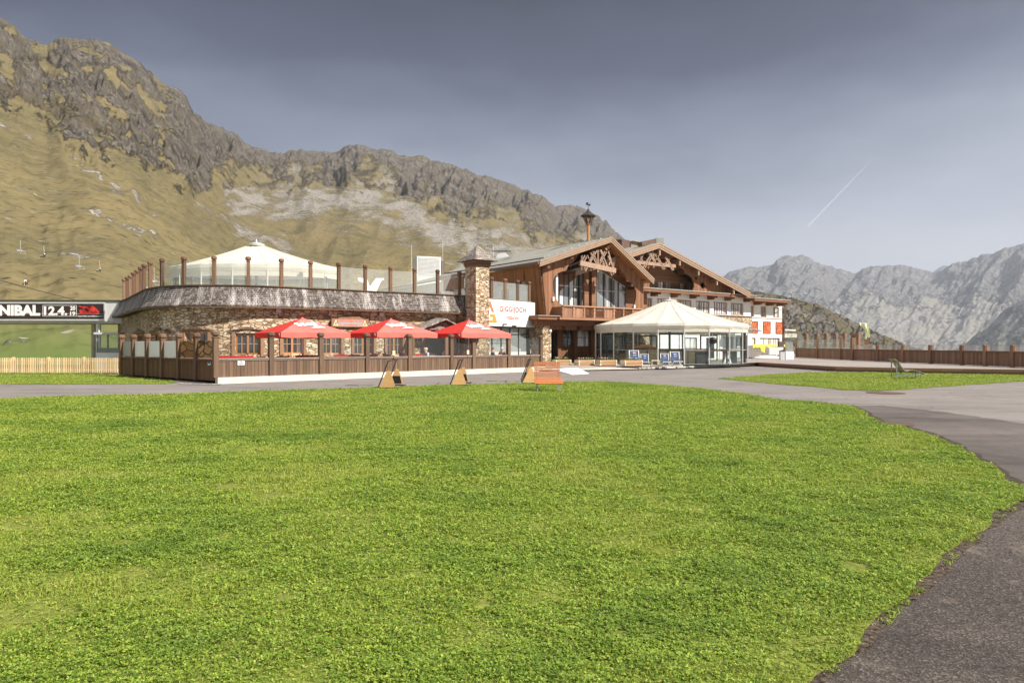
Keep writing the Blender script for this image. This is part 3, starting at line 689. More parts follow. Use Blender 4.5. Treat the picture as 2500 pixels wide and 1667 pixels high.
bare = [(G(2089, 1388), .10), (G(690, 1462), .07), (G(1520, 1560), .05), (G(1180, 1480), .06), (G(560, 1190), .14), (G(1700, 1250), .10), (G(300, 1330), .09)]
keep = np.ones(len(x), bool)
for c_, r_ in bare: keep &= (np.hypot(x-c_.x, (y-c_.y)*.8)+fbm(x*9, y*9, 2, 140)*.06 > r_)
x, y = x[keep], y[keep]; n = len(x)
pn = patchn(x, y)
clover = rng.random(n) < np.clip(.60+pn*1.6, .15, .93)*np.clip(1.2-y/40, .4, 1)
grow = (y/3.5)**.78
clump = np.clip(1+fbm(x*2.4, y*2.4, 4, 99)*1.5, .4, 2.0)
faces_v = []; fr_ = []; fp_ = []
# grass blades: bent two-segment strips
b_i = np.where(~clover)[0]; m_ = len(b_i)
bx, by = x[b_i], y[b_i]; az = rng.uniform(0, 2*np.pi, m_); wd = .0026*grow[b_i]**.85*rng.uniform(.7, 1.5, m_); hh = rng.uniform(.012, .038, m_)*clump[b_i]*np.minimum(grow[b_i], 2.2)**.45
ln_ = rng.uniform(.1, 1.0, m_)*hh; la = rng.uniform(0, 2*np.pi, m_)
dx, dy = np.cos(az)*wd, np.sin(az)*wd; lx, ly = np.cos(la)*ln_, np.sin(la)*ln_
z0_ = np.full(m_, .008)
v = np.stack([np.stack([bx-dx, by-dy, z0_], -1), np.stack([bx+dx, by+dy, z0_], -1), np.stack([bx+dx*.8+lx*.35, by+dy*.8+ly*.35, hh*.62], -1), np.stack([bx-dx*.8+lx*.35, by-dy*.8+ly*.35, hh*.62], -1),
              np.stack([bx+lx, by+ly, hh], -1)], 1)          # 5 verts
VB = v.reshape(-1, 3); base = np.arange(m_)*5
qb = np.stack([base, base+1, base+2, base+3], -1); tb = np.stack([base+3, base+2, base+4], -1)
rb = rng.random(m_); pb = pn[b_i]
# clover: three small tilted leaflets
c_i = np.where(clover)[0]; k = len(c_i)
cx, cy = x[c_i], y[c_i]; hz = rng.uniform(.012, .042, k)*clump[c_i]; a0 = rng.uniform(0, 2*np.pi, k); sz = .0066*grow[c_i]**.66*rng.uniform(.55, 1.45, k)
VC = []; pc = []; rc = []
for j in range(3):
    a = a0+j*2.094; ux, uy = np.cos(a), np.sin(a); vx, vy = -uy, ux; tl = rng.uniform(-.5, .75, k); tw = rng.uniform(-.5, .5, k)
    cs = lambda p_, q_: np.stack([cx+(ux*p_+vx*q_)*sz, cy+(uy*p_+vy*q_)*sz, hz+(tl*p_+tw*q_)*sz], -1)
    VC.append(np.stack([cs(.05, 0), cs(.9, -.75), cs(1.75, 0), cs(.9, .75)], 1))
VC = np.stack(VC, 1).reshape(-1, 3); qc = np.arange(k*3*4).reshape(-1, 4)+len(VB)
V = np.vstack([VB, VC]); rcv = np.repeat(rng.random(k), 3); pcv = np.repeat(pn[c_i], 3)
me = bpy.data.meshes.new('grass'); me.vertices.add(len(V)); me.vertices.foreach_set('co', V.astype(np.float32).ravel())
loops = np.concatenate([qb.ravel(), tb.ravel(), qc.ravel()]).astype(np.int32)
tot = np.concatenate([np.full(m_, 4), np.full(m_, 3), np.full(len(qc), 4)]); starts = np.concatenate([[0], np.cumsum(tot)[:-1]]).astype(np.int32)
me.loops.add(len(loops)); me.loops.foreach_set('vertex_index', loops)
me.polygons.add(len(tot)); me.polygons.foreach_set('loop_start', starts); me.update(calc_edges=True)
at = me.attributes.new('rnd', 'FLOAT', 'FACE'); at.data.foreach_set('value', np.concatenate([rb, rb, rcv]).astype(np.float32))
at = me.attributes.new('patch', 'FLOAT', 'FACE'); at.data.foreach_set('value', np.concatenate([pb, pb, pcv]).astype(np.float32))
at = me.attributes.new('leaf', 'FLOAT', 'FACE'); at.data.foreach_set('value', np.concatenate([rb*0, rb*0, rcv*0+1]).astype(np.float32))
mgr = bpy.data.materials.new('grass_blades'); mgr.use_nodes = True; nt = mgr.node_tree; nt.nodes.clear()
out = nt.nodes.new('ShaderNodeOutputMaterial'); pbs = nt.nodes.new('ShaderNodeBsdfPrincipled'); tl = nt.nodes.new('ShaderNodeBsdfTranslucent'); mx = nt.nodes.new('ShaderNodeMixShader')
setb(pbs, .55, .35)
r_, p_, l_ = attr(nt, 'rnd'), attr(nt, 'patch'), attr(nt, 'leaf')
bl = ramp(nt, r_, [(0, (.18,.26,.027)), (.6, (.29,.375,.042)), (.9, (.37,.40,.075)), (1, (.46,.41,.16))])
lf = ramp(nt, r_, [(0, (.09,.17,.017)), (.55, (.215,.31,.032)), (1, (.37,.45,.07))])
col = mixc(nt, l_, bl, lf)
col = mixc(nt, ramp(nt, p_, [(.0, .0), (.45, .0), (.5, .0)]), col, (.1, .15, .02))
col = mixc(nt, ramp(nt, math_(nt, 'MULTIPLY', p_, -1.0), [(.12, 0), (.40, .32)]), col, (.36,.38,.085))
col = mixc(nt, ramp(nt, p_, [(.10, 0), (.40, .55)]), col, (.10, .18, .025))
nt.links.new(col, pbs.inputs[0]); nt.links.new(mixc(nt, .35, col, (.35, .5, .05)), tl.inputs[0])
mx.inputs[0].default_value = .30; nt.links.new(pbs.outputs[0], mx.inputs[1]); nt.links.new(tl.outputs[0], mx.inputs[2]); nt.links.new(mx.outputs[0], out.inputs[0])
me.materials.append(mgr); og = bpy.data.objects.new('grass', me); C.objects.link(og)
tagp(og, 'short bright green grass and clover covering the lawns', 'grass', kind='stuff')
# loose stones along the path
mst = m_plain('pale_pebble', (.20,.175,.15), .9, .2, var=.3, scale=20)
pb_ = MB()
for i in range(420):
    a, b_ = random.uniform(0, 1), random.uniform(0, 1)
    if i < 150:
        j = random.randrange(len(se)-1); t_ = random.random(); px_ = se[j][0]*(1-t_)+se[j+1][0]*t_; py_ = se[j][1]*(1-t_)+se[j+1][1]*t_; px_ += random.uniform(0, .25)
        s_ = random.uniform(.003, .012)
    else:
        p_ = G(random.uniform(2050, 2500), random.uniform(1240, 1667)); px_, py_ = p_.x, p_.y; s_ = random.uniform(.002, .006)
        if not inpoly(np.array([px_]), np.array([py_]), pe+[(1.0, 1.2), (12, 1.2), (12, 7.6)])[0]: continue
    pb_.lathe((px_, py_, .006), [(s_*.5, 0), (s_, s_*.4), (s_*.6, s_*.8)], 6, 1, random.uniform(.5, 1), random.random()*3)
tagp(pb_.build('pebbles', mst), 'small pale stones scattered on the dark path edge', 'pebbles', kind='stuff')
# ================================================================ lettering
def text_faces(body, bold=0.0, align='CENTER', spacing=1.0):
    cu = bpy.data.curves.new('t', 'FONT'); cu.body = body; cu.offset = bold; cu.align_x = align; cu.space_character = spacing; cu.resolution_u = 3
    ob = bpy.data.objects.new('t', cu); C.objects.link(ob)
    dg = bpy.context.evaluated_depsgraph_get(); dg.update()
    me = bpy.data.meshes.new_from_object(ob.evaluated_get(dg))
    v = [(q.co.x, q.co.y) for q in me.vertices]; f = [tuple(p.vertices) for p in me.polygons]
    bpy.data.objects.remove(ob); bpy.data.curves.remove(cu); bpy.data.meshes.remove(me)
    x0, x1 = min(a for a, _ in v), max(a for a, _ in v); y0, y1 = min(b for _, b in v), max(b for _, b in v)
    return [((a-x0)/(x1-x0), (b-y0)/(y1-y0)) for a, b in v], f
def letters(mb, fr, body, t0, t1, z0, z1, o, bold=0.0, th=0.012, sp=1.0):
    v, f = text_faces(body, bold, 'CENTER', sp)
    mb.add([fr.pt(t0+(t1-t0)*a, z0+(z1-z0)*b, o) for a, b in v], f)
def tri_logo(mb, fr, tc_, zb, w, h, o, k=1):
    """triangle emblem with the open notch that makes the A and G"""
    P = lambda a, b: (tc_+a*w/2*k, zb+b*h)
    mb.poly(fr, [[P(-1, 0), P(-.62, 0), P(0, .72), P(.16, .52), P(.42, .52), P(.12, 1), P(-.12, 1)]], o, o+.012)
    mb.poly(fr, [[P(-.52, 0), P(1, 0), P(.60, .42), P(0, .42), P(0, .28), P(.38, .28), P(.46, .17), P(-.36, .17)]], o, o+.012)

# ================================================================ windows
def window(fr, rc, parent, nx, ny, wood, pane, off=0.0, dep=.16, fw=.07, mull=.035, label=None, heavy=None):
    t0, t1, z0, z1 = rc
    f = MB().rnd()
    a, b_ = off-dep, off-dep+.07
    f.fbox(fr, t0, t1, z0, z0+fw, a, b_); f.fbox(fr, t0, t1, z1-fw, z1, a, b_)
    f.fbox(fr, t0, t0+fw, z0+fw, z1-fw, a, b_); f.fbox(fr, t1-fw, t1, z0+fw, z1-fw, a, b_)
    for i in range(1, nx):
        c = t0+(t1-t0)*i/nx; w = mull if not (heavy and i % heavy == 0) else fw*1.4
        f.rnd().fbox(fr, c-w/2, c+w/2, z0+fw, z1-fw, a+.01, b_-.008+(.012 if w > mull else 0))
    for j in range(1, ny):
        c = z0+(z1-z0)*j/ny; f.rnd().fbox(fr, t0+fw, t1-fw, c-mull/2, c+mull/2, a+.013, b_-.012)
    w = f.build('window', M[wood], parent)
    p = MB(); p.fbox(fr, t0+fw*.6, t1-fw*.6, z0+fw*.6, z1-fw*.6, a+.025, a+.035); p.build('pane', M[pane], w)
    if label: w['label'] = label
    return w

# ================================================================ round restaurant (rubble stone, shingle skirt, roof terrace)
PTS = [(302,680),(309.6,676),(317,671),(325,664.5),(333.6,658),(342.7,651.5),(351.4,644.4),(366,637.5),(394.8,630.5),(448.4,626),(522.3,625),(606,626.5),(687.3,631.5),(758.4,636.7),(827.3,641),(892,646.5),(953.6,650.5),(1012.5,654.5),(1068.8,658.6),(1122,662.5)]
ring = []
for px_, py_ in PTS:
    d = 36.6*212.0/(HY-py_); ring.append(((px_-HX)/FPX*d, d))
dd = Vector(ring[0])-Vector(ring[1]); ring0 = [(ring[0][0]+dd.x*2.6, ring[0][1]+dd.y*2.6)]
de = (Vector(ring[-1])-Vector(ring[-3])).normalized()
pw = Path(ring0+ring+[tuple(Vector(ring[-1])+de*1.9)])
post_t = [pw.t(px_) for px_, _ in PTS]
ZB, ZT = 3.72, 4.74      # lower and upper edge of the shingle skirt
rest = empty('round_restaurant', (-13, 42, 0), 'long curved restaurant of rubble stone with a shingle skirt and roof terrace posts', 'restaurant')
WO = -.10
holes = []; wins = []
def wrect(x0, x1, y0, y1):
    t0, t1 = pw.t(x0, WO), pw.t(x1, WO); c = (t0+t1)/2; zz = pw.pt(c, 0, WO).y
    return (t0, t1, EYE+(HY-y1)/FPX*zz, EYE+(HY-y0)/FPX*zz)
for r_, st in (((574, 636, 813, 866), 1), ((690, 740, 815, 864), 1), ((786, 832, 815, 865), 1), ((864, 912, 816, 866), 1), ((945, 982, 816, 867), 1), ((452, 508, 812, 866), 2), ((372, 408, 814, 866), 2), ((330, 352, 816, 864), 2)):
    h = wrect(*r_); holes.append(h); wins.append((h, st))
door_h = wrect(1026, 1090, 822, 902); door_h = (door_h[0], door_h[1], .25, door_h[3]); holes.append(door_h)
w_ = MB(); wall(w_, pw, 0, pw.len, -.15, ZT+.02, WO-.45, WO, holes, seg=.35)
w_.build('wall', M['stone'], rest)
for h, st in wins:
    wd = window(pw, h, rest, 4, 2, 'winwood', 'pane', WO, .20, .085, .035, heavy=2)
    t0, t1, z0, z1 = h; e = MB().rnd(.5)       # heavy surround with a carved head board and sill
    e.fbox(pw, t0-.16, t0-.004, z0-.1, z1+.02, WO-.05, WO+.07, 1); e.rnd(); e.fbox(pw, t1+.004, t1+.16, z0-.1, z1+.02, WO-.05, WO+.07, 1)
    e.rnd().fbox(pw, t0-.28, t1+.28, z0-.24, z0-.12, WO-.02, WO+.16, 3)
    e.build('surround', M['winframe'], wd)
    hd = MB(); c = (t0+t1)/2; W2 = (t1-t0)/2+.34
    pr = [(-1, 0), (1, 0), (.97, .13), (.80, .15), (.72, .22), (.50, .20), (.34, .22), (.26, .33), (.10, .36), (0, .42), (-.10, .36), (-.26, .33), (-.34, .22), (-.50, .20), (-.72, .22), (-.80, .15), (-.97, .13)]
    hd.poly(pw, [[(c+a*W2, z1+.03+b*.75) for a, b in pr]], WO+.0, WO+.10); hd.build('head_board', M['fence'], wd)
# roof slab of the terrace and floor
sl_ = MB(); ins = [pw.pt(t, 0, -.3) for t in np.linspace(0, pw.len, 60)]
bk = [Vector((-1.6, 60, 0)), Vector((-27, 66, 0)), Vector((-31, 57, 0))]
sl_.sheet([(p.x, p.y) for p in ins]+[(p.x, p.y) for p in bk], ZT-.12); sl_.build('roof_deck', M['concrete'], rest)
# shingle skirt
def m_shingle(name, c1, c2, c3, kind='UV', streaks=True, bw=.13, bh=.105):
    m, nt, b, _ = new_mat(name); setb(b, .85, .25)
    co = coords(nt, kind)
    br = nt.nodes.new('ShaderNodeTexBrick'); br.inputs['Scale'].default_value = 1; br.inputs['Brick Width'].default_value = bw; br.inputs['Row Height'].default_value = bh
    br.inputs['Mortar Size'].default_value = .010; br.inputs['Mortar Smooth'].default_value = .4; br.inputs['Bias'].default_value = 0
    br.inputs['Color1'].default_value = (0, 0, 0, 1); br.inputs['Color2'].default_value = (1, 1, 1, 1); br.inputs['Mortar'].default_value = (.5, .5, .5, 1)
    nt.links.new(co, br.inputs[0])
    col = ramp(nt, br.outputs[0], [(0, c1), (.55, c2), (1, c3)])
    gr = noise(nt, coords(nt, kind, (22, 3, 1)), 1, 4, .7)
    col = mixc(nt, 1.0, col, ramp(nt, gr, [(.3, .65), (.7, 1.25)]), 'MULTIPLY')
    sep_ = nt.nodes.new('ShaderNodeSeparateXYZ'); nt.links.new(co, sep_.inputs[0])
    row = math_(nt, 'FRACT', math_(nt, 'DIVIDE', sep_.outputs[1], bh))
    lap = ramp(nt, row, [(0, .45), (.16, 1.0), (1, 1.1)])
    if streaks:      # lime runs below the posts: real stains
        st_ = noise(nt, coords(nt, kind, (1.35, .22, 1)), 1, 6, .72)
        fine_ = noise(nt, coords(nt, kind, (9, 2.5, 1)), 1, 4, .7)
        sm = math_(nt, 'MULTIPLY', ramp(nt, st_, [(.50, 0), (.60, 1.0)]), ramp(nt, fine_, [(.35, .25), (.6, 1)]))
        col = mixc(nt, math_(nt, 'MULTIPLY', sm, .85), col, (.62, .58, .55))
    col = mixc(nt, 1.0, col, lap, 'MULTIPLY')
    col = mixc(nt, br.outputs['Fac'], col, (.05, .04, .035))
    nt.links.new(col, b.inputs[0])
    bump(nt, b, math_(nt, 'SUBTRACT', math_(nt, 'MULTIPLY', math_(nt, 'SUBTRACT', 1.0, row), .9), math_(nt, 'MULTIPLY', br.outputs['Fac'], .4)), .8, .03)
    return m
M['shingle'] = m_shingle('weathered_shingles', (.075,.063,.056), (.145,.124,.112), (.25,.22,.20))
M['shingle_pale'] = m_shingle('silvery_shingles', (.16,.13,.115), (.30,.26,.23), (.44,.39,.35), streaks=False, bw=.16, bh=.12)
M['shingle_red'] = m_shingle('red_shingles', (.38,.07,.025), (.55,.12,.045), (.72,.26,.12), streaks=False, bw=.12, bh=.17)
sk = MB(); nseg = 130; T0, T1 = -.15, pw.len
vs, fs, uv = [], [], []
prof = [(.02, ZT+.05), (.02, ZT), (.13, ZT-.30), (.30, ZT-.70), (.50, ZB+.03), (.46, ZB-.03), (.05, ZB+.02)]
for i in range(nseg+1):
    t = T0+(T1-T0)*i/nseg
    for j, (o_, z_) in enumerate(prof): vs.append(pw.pt(t, z_, o_)); uv.append((t, z_))
m_ = len(prof)
for i in range(nseg):
    for j in range(m_-1): fs.append((i*m_+j, i*m_+j+1, (i+1)*m_+j+1, (i+1)*m_+j))
fs += [tuple(range(m_)), tuple(reversed(range(nseg*m_, nseg*m_+m_)))]
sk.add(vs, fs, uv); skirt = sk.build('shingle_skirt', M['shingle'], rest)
ed = MB().rnd(.2); ed.fbox(pw, T0, T1, ZT+.055, ZT+.10, -.12, .09, 90); ed.build('edge_board', M['fence'], rest)
ed = MB().rnd(.3); ed.fbox(pw, T0, T1, ZB-.11, ZB-.04, .40, .475, 90); ed.build('eave_board', M['fence'], rest)
# rafter ends under the skirt
rf = MB()
for i in range(52):
    t = .5+i*(pw.len-1)/52; rf.rnd().fbox(pw, t-.05, t+.05, ZB-.10, ZB-.0, WO, .38)
rf.build('rafter_ends', M['fence'], rest)
def turned_post(p, z0, z1, w, rot, mat, parent, name='post'):
    m = MB(); m.rnd(); cx_, cy_ = p.x, p.y; q = w/math.sqrt(2)
    h = z1-z0
    m.lathe((cx_, cy_, z0), [(q, 0), (q, h-.30), (q*1.22, h-.28), (q*1.22, h-.25), (q*.80, h-.235), (q*.80, h-.205)], 4, rot=rot)
    m.lathe((cx_, cy_, z0), [(q*.95, h-.205), (q*1.25, h-.165), (q*1.25, h-.06), (q*.85, h-.01), (q*.2, h)], 8, rot=rot)
    return m.build(name, mat, parent)
for i, t in enumerate(post_t):
    p = pw.pt(t, 0, -.02); a, n_ = pw.frame(t); turned_post(p, ZT+.10, EYE+3.03+1.63, .17, math.atan2(n_.y, n_.x)+math.pi/4, M['post'], rest)
gl_t = post_t[8:]+[pw.len-.2]
for a, b_ in zip(gl_t[:-1], gl_t[1:]):
    g = MB(); g.fbox(pw, a+.12, b_-.12, ZT+.12, EYE+3.03+1.38, -.03, -.018, 3); g.build('glass_panel', M['glass_milky'], rest)
# door under the shingled gablet
dr = MB(); t0, t1, z0, z1 = door_h
dr.fbox(pw, t0+.05, t1-.05, z0, z1, WO-.40, WO-.34, 2); dr.build('door', m_pane('dark_doorway', (.035,.03,.028), (.07,.06,.055), (1,1,1), .3), rest)
# wall lamps (flood lights), each bolted to the wall
for x0, x1, y0, y1 in ((675, 686, 752, 763), (927, 937, 763, 773)):
    fl_ = MB(); t0, t1 = pw.t(x0, .1), pw.t(x1, .1); c = (t0+t1)/2; zz = pw.pt(c, 0, .1).y; za, zb = EYE+(HY-y1)/FPX*zz, EYE+(HY-y0)/FPX*zz
    fl_.fbox(pw, t0, t1, za, zb, WO+.10, WO+.22); fl_.fbox(pw, t0+.02, t0+.05, za-.12, za, WO, WO+.14); fl_.fbox(pw, t1-.05, t1-.02, za-.12, za, WO, WO+.14)
    fl_.build('flood_light', M['light_grey'], rest)
# drainpipe
dp = MB(); t = pw.t(1115, WO); dp.tube([pw.pt(t, .2, WO+.08), pw.pt(t, ZB-.05, WO+.08)], .045, 8); dp.build('drainpipe', M['rustbrown'], rest)

# sign on the stone wall
ts0, ts1 = pw.t(808, .0), pw.t(898.5, .0); uu = (pw.pt(ts1, 0)-pw.pt(ts0, 0)); pS = pw.pt(ts0, 0, .05)
SF = Fac((pS.x, pS.y), (uu.x, uu.y)); Ls = Vector((uu.x, uu.y)).length
zt_ = SF.z(Ls/2, 778); zb_ = SF.z(Ls/2, 798.5)
sg = empty('wall_sign', (pS.x, pS.y, zb_), 'brown wooden sign lettered wirtshaus with two triangle emblems on the stone wall', 'sign')
m1 = MB().rnd(.6); hh_ = zt_-zb_
m1.poly(SF, [[(0, zb_), (Ls, zb_), (Ls, zt_), (Ls*.86, zt_), (Ls*.72, zt_+hh_*.30), (Ls*.62, zt_+hh_*.28), (Ls*.60, zt_+hh_*.45), (Ls*.42, zt_+hh_*.45), (Ls*.40, zt_+hh_*.28), (Ls*.30, zt_+hh_*.30), (Ls*.16, zt_), (0, zt_)]], .0, .06)
m1.build('board', M['redfence'], sg)
m1 = MB(); m1.poly(SF, [[(Ls*.20, zb_+hh_*.08), (Ls*.80, zb_+hh_*.08), (Ls*.86, zb_+hh_*.90), (Ls*.14, zb_+hh_*.90)]], .062, .07); m1.build('field', M['grey_panel'], sg)
m1 = MB(); letters(m1, SF, 'GIGGIJOCH', Ls*.17, Ls*.83, zb_+hh_*.50, zb_+hh_*.92, .078, .035); m1.build('lettering', M['ink_coral'], sg)
m1 = MB(); letters(m1, SF, '|  wirtshaus  |', Ls*.24, Ls*.76, zb_+hh_*.10, zb_+hh_*.42, .078, .02); m1.build('lettering', M['ink_coral'], sg)
for c in (.11, .89):
    m1 = MB(); tri_logo(m1, SF, Ls*c, zb_+hh_*.12, Ls*.15, hh_*.72, .066); m1.build('emblem', M['ink_cream'], sg)

# stone chimney tower with a shingled cap
def world_box(mb, c, u, w, dpt, z0, z1, n=1):
    """box on corner c: w along u, dpt along the back direction"""
    u = Vector(u).normalized(); b2 = Vector((-u.y, u.x)); b2 = b2 if b2.y > 0 else -b2
    P = [Vector((c[0], c[1]))]; P.append(P[0]+u*w); P.append(P[1]+b2*dpt); P.append(P[0]+b2*dpt)
    mb.hexa([(p.x, p.y, z0) for p in P]+[(p.x, p.y, z1) for p in P]); return P
UB = Vector((.8, .6))
cc = Vector(((1162-HX)/FPX*42.6, 42.6))
chim = empty('stone_chimney', (cc.x, cc.y, 0), 'square rubble stone chimney tower under a pyramid cap of silvery shingles', 'chimney')
m1 = MB(); zt_ = EYE+(HY-652)/FPX*43.2
P = world_box(m1, cc, UB, 1.02, 1.22, 0, zt_); m1.build('shaft', M['stone'], chim)
m1 = MB()
for k in range(6):
    q = .03+.035*(k % 2)+.012*k; world_box(m1.rnd(), cc-UB*q-Vector((-.6, .8))*q, UB, 1.02+2*q, 1.22+2*q, zt_+.003+k*.062, zt_+.055+k*.062)
m1.build('log_collar', M['redfence'], chim)
zc = zt_+.375; ctr = (P[0]+P[2])/2; m1 = MB(); vs = []; uvs = []
q1 = [(p-ctr)*(1+.78) for p in P]; q2 = [(p-ctr)*1.05 for p in P]; zz = [zc-.02, zc+.34, zc+1.02]
for lv, (qq, z_) in enumerate(((q1, zz[0]), (q2, zz[1]), ([(p-ctr)*.05 for p in P], zz[2]))):
    for p in qq: vs.append((ctr.x+p.x, ctr.y+p.y, z_))
for lv in range(2):
    for k in range(4):
        a, b_ = lv*4+k, lv*4+(k+1) % 4; q = [vs[a], vs[b_], vs[b_+4], vs[a+4]]
        wdt = (Vector(q[1])-Vector(q[0])).length; wd2 = (Vector(q[2])-Vector(q[3])).length; hgt = ((Vector(q[3])+Vector(q[2]))/2-(Vector(q[0])+Vector(q[1]))/2).length; v0 = lv*.9
        m1.add(q, [(0, 1, 2, 3)], [(-wdt/2, v0), (wdt/2, v0), (wd2/2, v0+hgt), (-wd2/2, v0+hgt)])
m1.add(vs[:4], [(3, 2, 1, 0)]); m1.add(vs[8:], [(0, 1, 2, 3)]); m1.build('cap', M['shingle_pale'], chim)

# small shingled gablet over the restaurant door
cnp = empty('door_canopy', (-6, 41, 2.6), 'small grey shingled gable canopy over the dark doorway between red parasols', 'canopy')
tcn = (pw.t(1012, WO)+pw.t(1102, WO))/2; hwd = (pw.t(1102, WO)-pw.t(1012, WO))/2+.25
zap = EYE+(HY-781)/FPX*pw.pt(tcn, 0, 1.2).y; zev = EYE+(HY-806)/FPX*pw.pt(tcn, 0, 1.2).y
m1 = MB()
for sg_ in (-1, 1):
    A = [pw.pt(tcn, zap, 1.5), pw.pt(tcn+sg_*hwd, zev, 1.3), pw.pt(tcn+sg_*hwd, zev, WO), pw.pt(tcn, zap+.1, WO)]
    up = [v+Vector((0, 0, .08)) for v in A]; L_ = (A[1]-A[0]).length
    uvq = [(1.5, L_), (1.5, 0), (0, 0), (0, L_)]
    m1.hexa(A+up, uvq+uvq)
m1.build('roof', M['shingle_pale'], cnp)
m1 = MB(); m1.poly(pw, [[(tcn-hwd*.8, zev+.02), (tcn+hwd*.8, zev+.02), (tcn, zap-.12)]], 1.0, 1.1); m1.build('gable_board', M['shingle_pale'], cnp)
for sg_ in (-1, 1):
    m1 = MB().rnd(); t = tcn+sg_*hwd*.86; m1.fbox(pw, t-.09, t+.09, .25, zev, 1.0, 1.18); m1.build('post', M['fence'], cnp)

# ================================================================ front terrace: floor, kerb, fences
FA = Vector((-12.58, 29.2)); FU = Vector((13.08, 12.5)).normalized()
F = Fac(FA, FU); Lf = Fac(FA, (-8.15, 6.85))
tend = F.t(1322); TF = .26
tf = MB(); back = [pw.pt(t, 0, WO-.2) for t in np.linspace(pw.len, post_t[3], 40)]
tf.sheet([tuple(F.pt(0, 0, -.02).xy), tuple(F.pt(tend, 0, -.02).xy), (2.2, 49.5), (-1.5, 45.6)]+[tuple(p.xy) for p in back]+[tuple(Lf.pt(Lf.t(291), 0, -.02).xy)], TF)
tf.build('terrace', M['concrete'])['kind'] = 'structure'
kb = MB(); kb.fbox(F, -.05, tend+.2, -.05, TF+.015, -.15, .14); kb.build('kerb', M['concrete'])['kind'] = 'structure'
posts_px = [526, 661.5, 783, 895.5, 999, 1101, 1155, 1241, 1320]
fen = empty('wooden_fence', (FA.x, FA.y, TF), 'long dull brown board fence in sunlight along the pale kerb of the dining terrace', 'fence')
pt_ = [F.t(x_) for x_ in posts_px]
ang_f = math.atan2(FU.y, FU.x)+math.pi/4
for i, t in enumerate(pt_): turned_post(F.pt(t, 0, .0), TF+.02, 2.26, .21, ang_f, M['fence'], fen)
def board_bay(fr, a, b_, z0, zr, parent, bw=.155, mat='fence', rail='rail', o=.0, cap=.16):
    m = MB(); n = max(1, round((b_-a)/bw)); w = (b_-a)/n
    for k in range(n): m.rnd().fbox(fr, a+k*w+.006, a+(k+1)*w-.006, z0, zr-.05, o-.02, o+.012+random.uniform(-.003, .003))
    m.rnd(.3); m.fbox(fr, a, b_, z0+.15, z0+.24, o-.06, o-.022); m.fbox(fr, a, b_, zr-.25, zr-.16, o-.06, o-.022)
    p = m.build('board_panel', M[mat], parent)
    m = MB().rnd(); m.fbox(fr, a, b_, zr-.048, zr, o-.06, o+cap*.5); m.rnd(.1).fbox(fr, a, b_, zr-.11, zr-.05, o+.016, o+.05); m.build('rail', M[rail], parent)
for i, (a, b_) in enumerate(zip(pt_[:-1], pt_[1:])):
    board_bay(F, a+.115, b_-.115, TF+.02, 1.09-.05*i/8, fen)
    if i >= 2:
        g = MB(); g.fbox(F, a+.13, b_-.13, 1.10, 2.03, -.012, .0); g.build('glass_panel', M['glass'], fen)
# carved screen post beside the terrace gate
for x0, x1 in ((1006, 1012), (1087, 1094)):
    m = MB().rnd(); m.fbox(F, F.t(x0), F.t(x1), 1.1, 2.08, -.06, .02); m.build('screen_post', M['fence'], fen)
fl = empty('wooden_fence', (FA.x-.3, FA.y+.3, 0), 'shaded dark brown board fence running back left from the corner post', 'fence')
lpx = [480, 437, 396.8, 360, 326.4, 297]; lt = [Lf.t(x_) for x_ in lpx]; ang_l = math.atan2(6.85, -8.15)+math.pi/4
for t in lt: turned_post(Lf.pt(t, 0, 0), .1, 2.20, .20, ang_l, M['post'], fl)
lt = [0]+lt
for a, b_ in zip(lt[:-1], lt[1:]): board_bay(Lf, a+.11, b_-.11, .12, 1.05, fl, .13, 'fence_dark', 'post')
for i, (a, b_) in enumerate(zip(lt[:-1], lt[1:])):
    m = MB(); w = b_-a
    if i in (0, 1): m.fbox(Lf, a+.13, b_-.13, 1.10, 1.85, -.03, -.01); m.build('rock_print_panel', M['stone_pic'], fl)['label'] = 'screen panel showing large orange rocks'
    else: m.fbox(Lf, a+.13+w*(.10 if i == 2 else 0), b_-.13, 1.08, 1.85, -.03, -.01); m.build('screen_panel', M['white_panel' if i < 5 else 'grey_panel'], fl)
# little notices on the fence
for fr, x0, x1, y0, y1, lb in ((F, 580, 597, 880, 891, 'white notice board on the sunlit fence bay next to the corner post'), (Lf, 508, 514.5, 880, 891, 'small cream notice on the dark fence beside the corner post')):
    t0, t1, z0, z1 = fr.rect(x0, x1, y0, y1, .02); q = empty('notice', fr.pt(t0, z0, .02), lb, 'notice', 'notices on the fence')
    m = MB(); m.fbox(fr, min(t0, t1), max(t0, t1), z0, z1, .02, .035); m.build('board', M['white_panel'], q)
    m = MB(); tl_, tr_ = min(t0, t1), max(t0, t1)
    if fr is F: letters(m, fr, 'TK', tl_+(tr_-tl_)*.25, tl_+(tr_-tl_)*.75, z0+(z1-z0)*.42, z0+(z1-z0)*.85, .037, .03); m.fbox(fr, tl_+.05, tr_-.05, z0+.03, z0+.06, .035, .037)
    else: m.fbox(fr, tl_+.03, tr_-.03, z0+.05, z1-.05, .035, .037)
    m.build('lettering', M['ink_dark'], q)
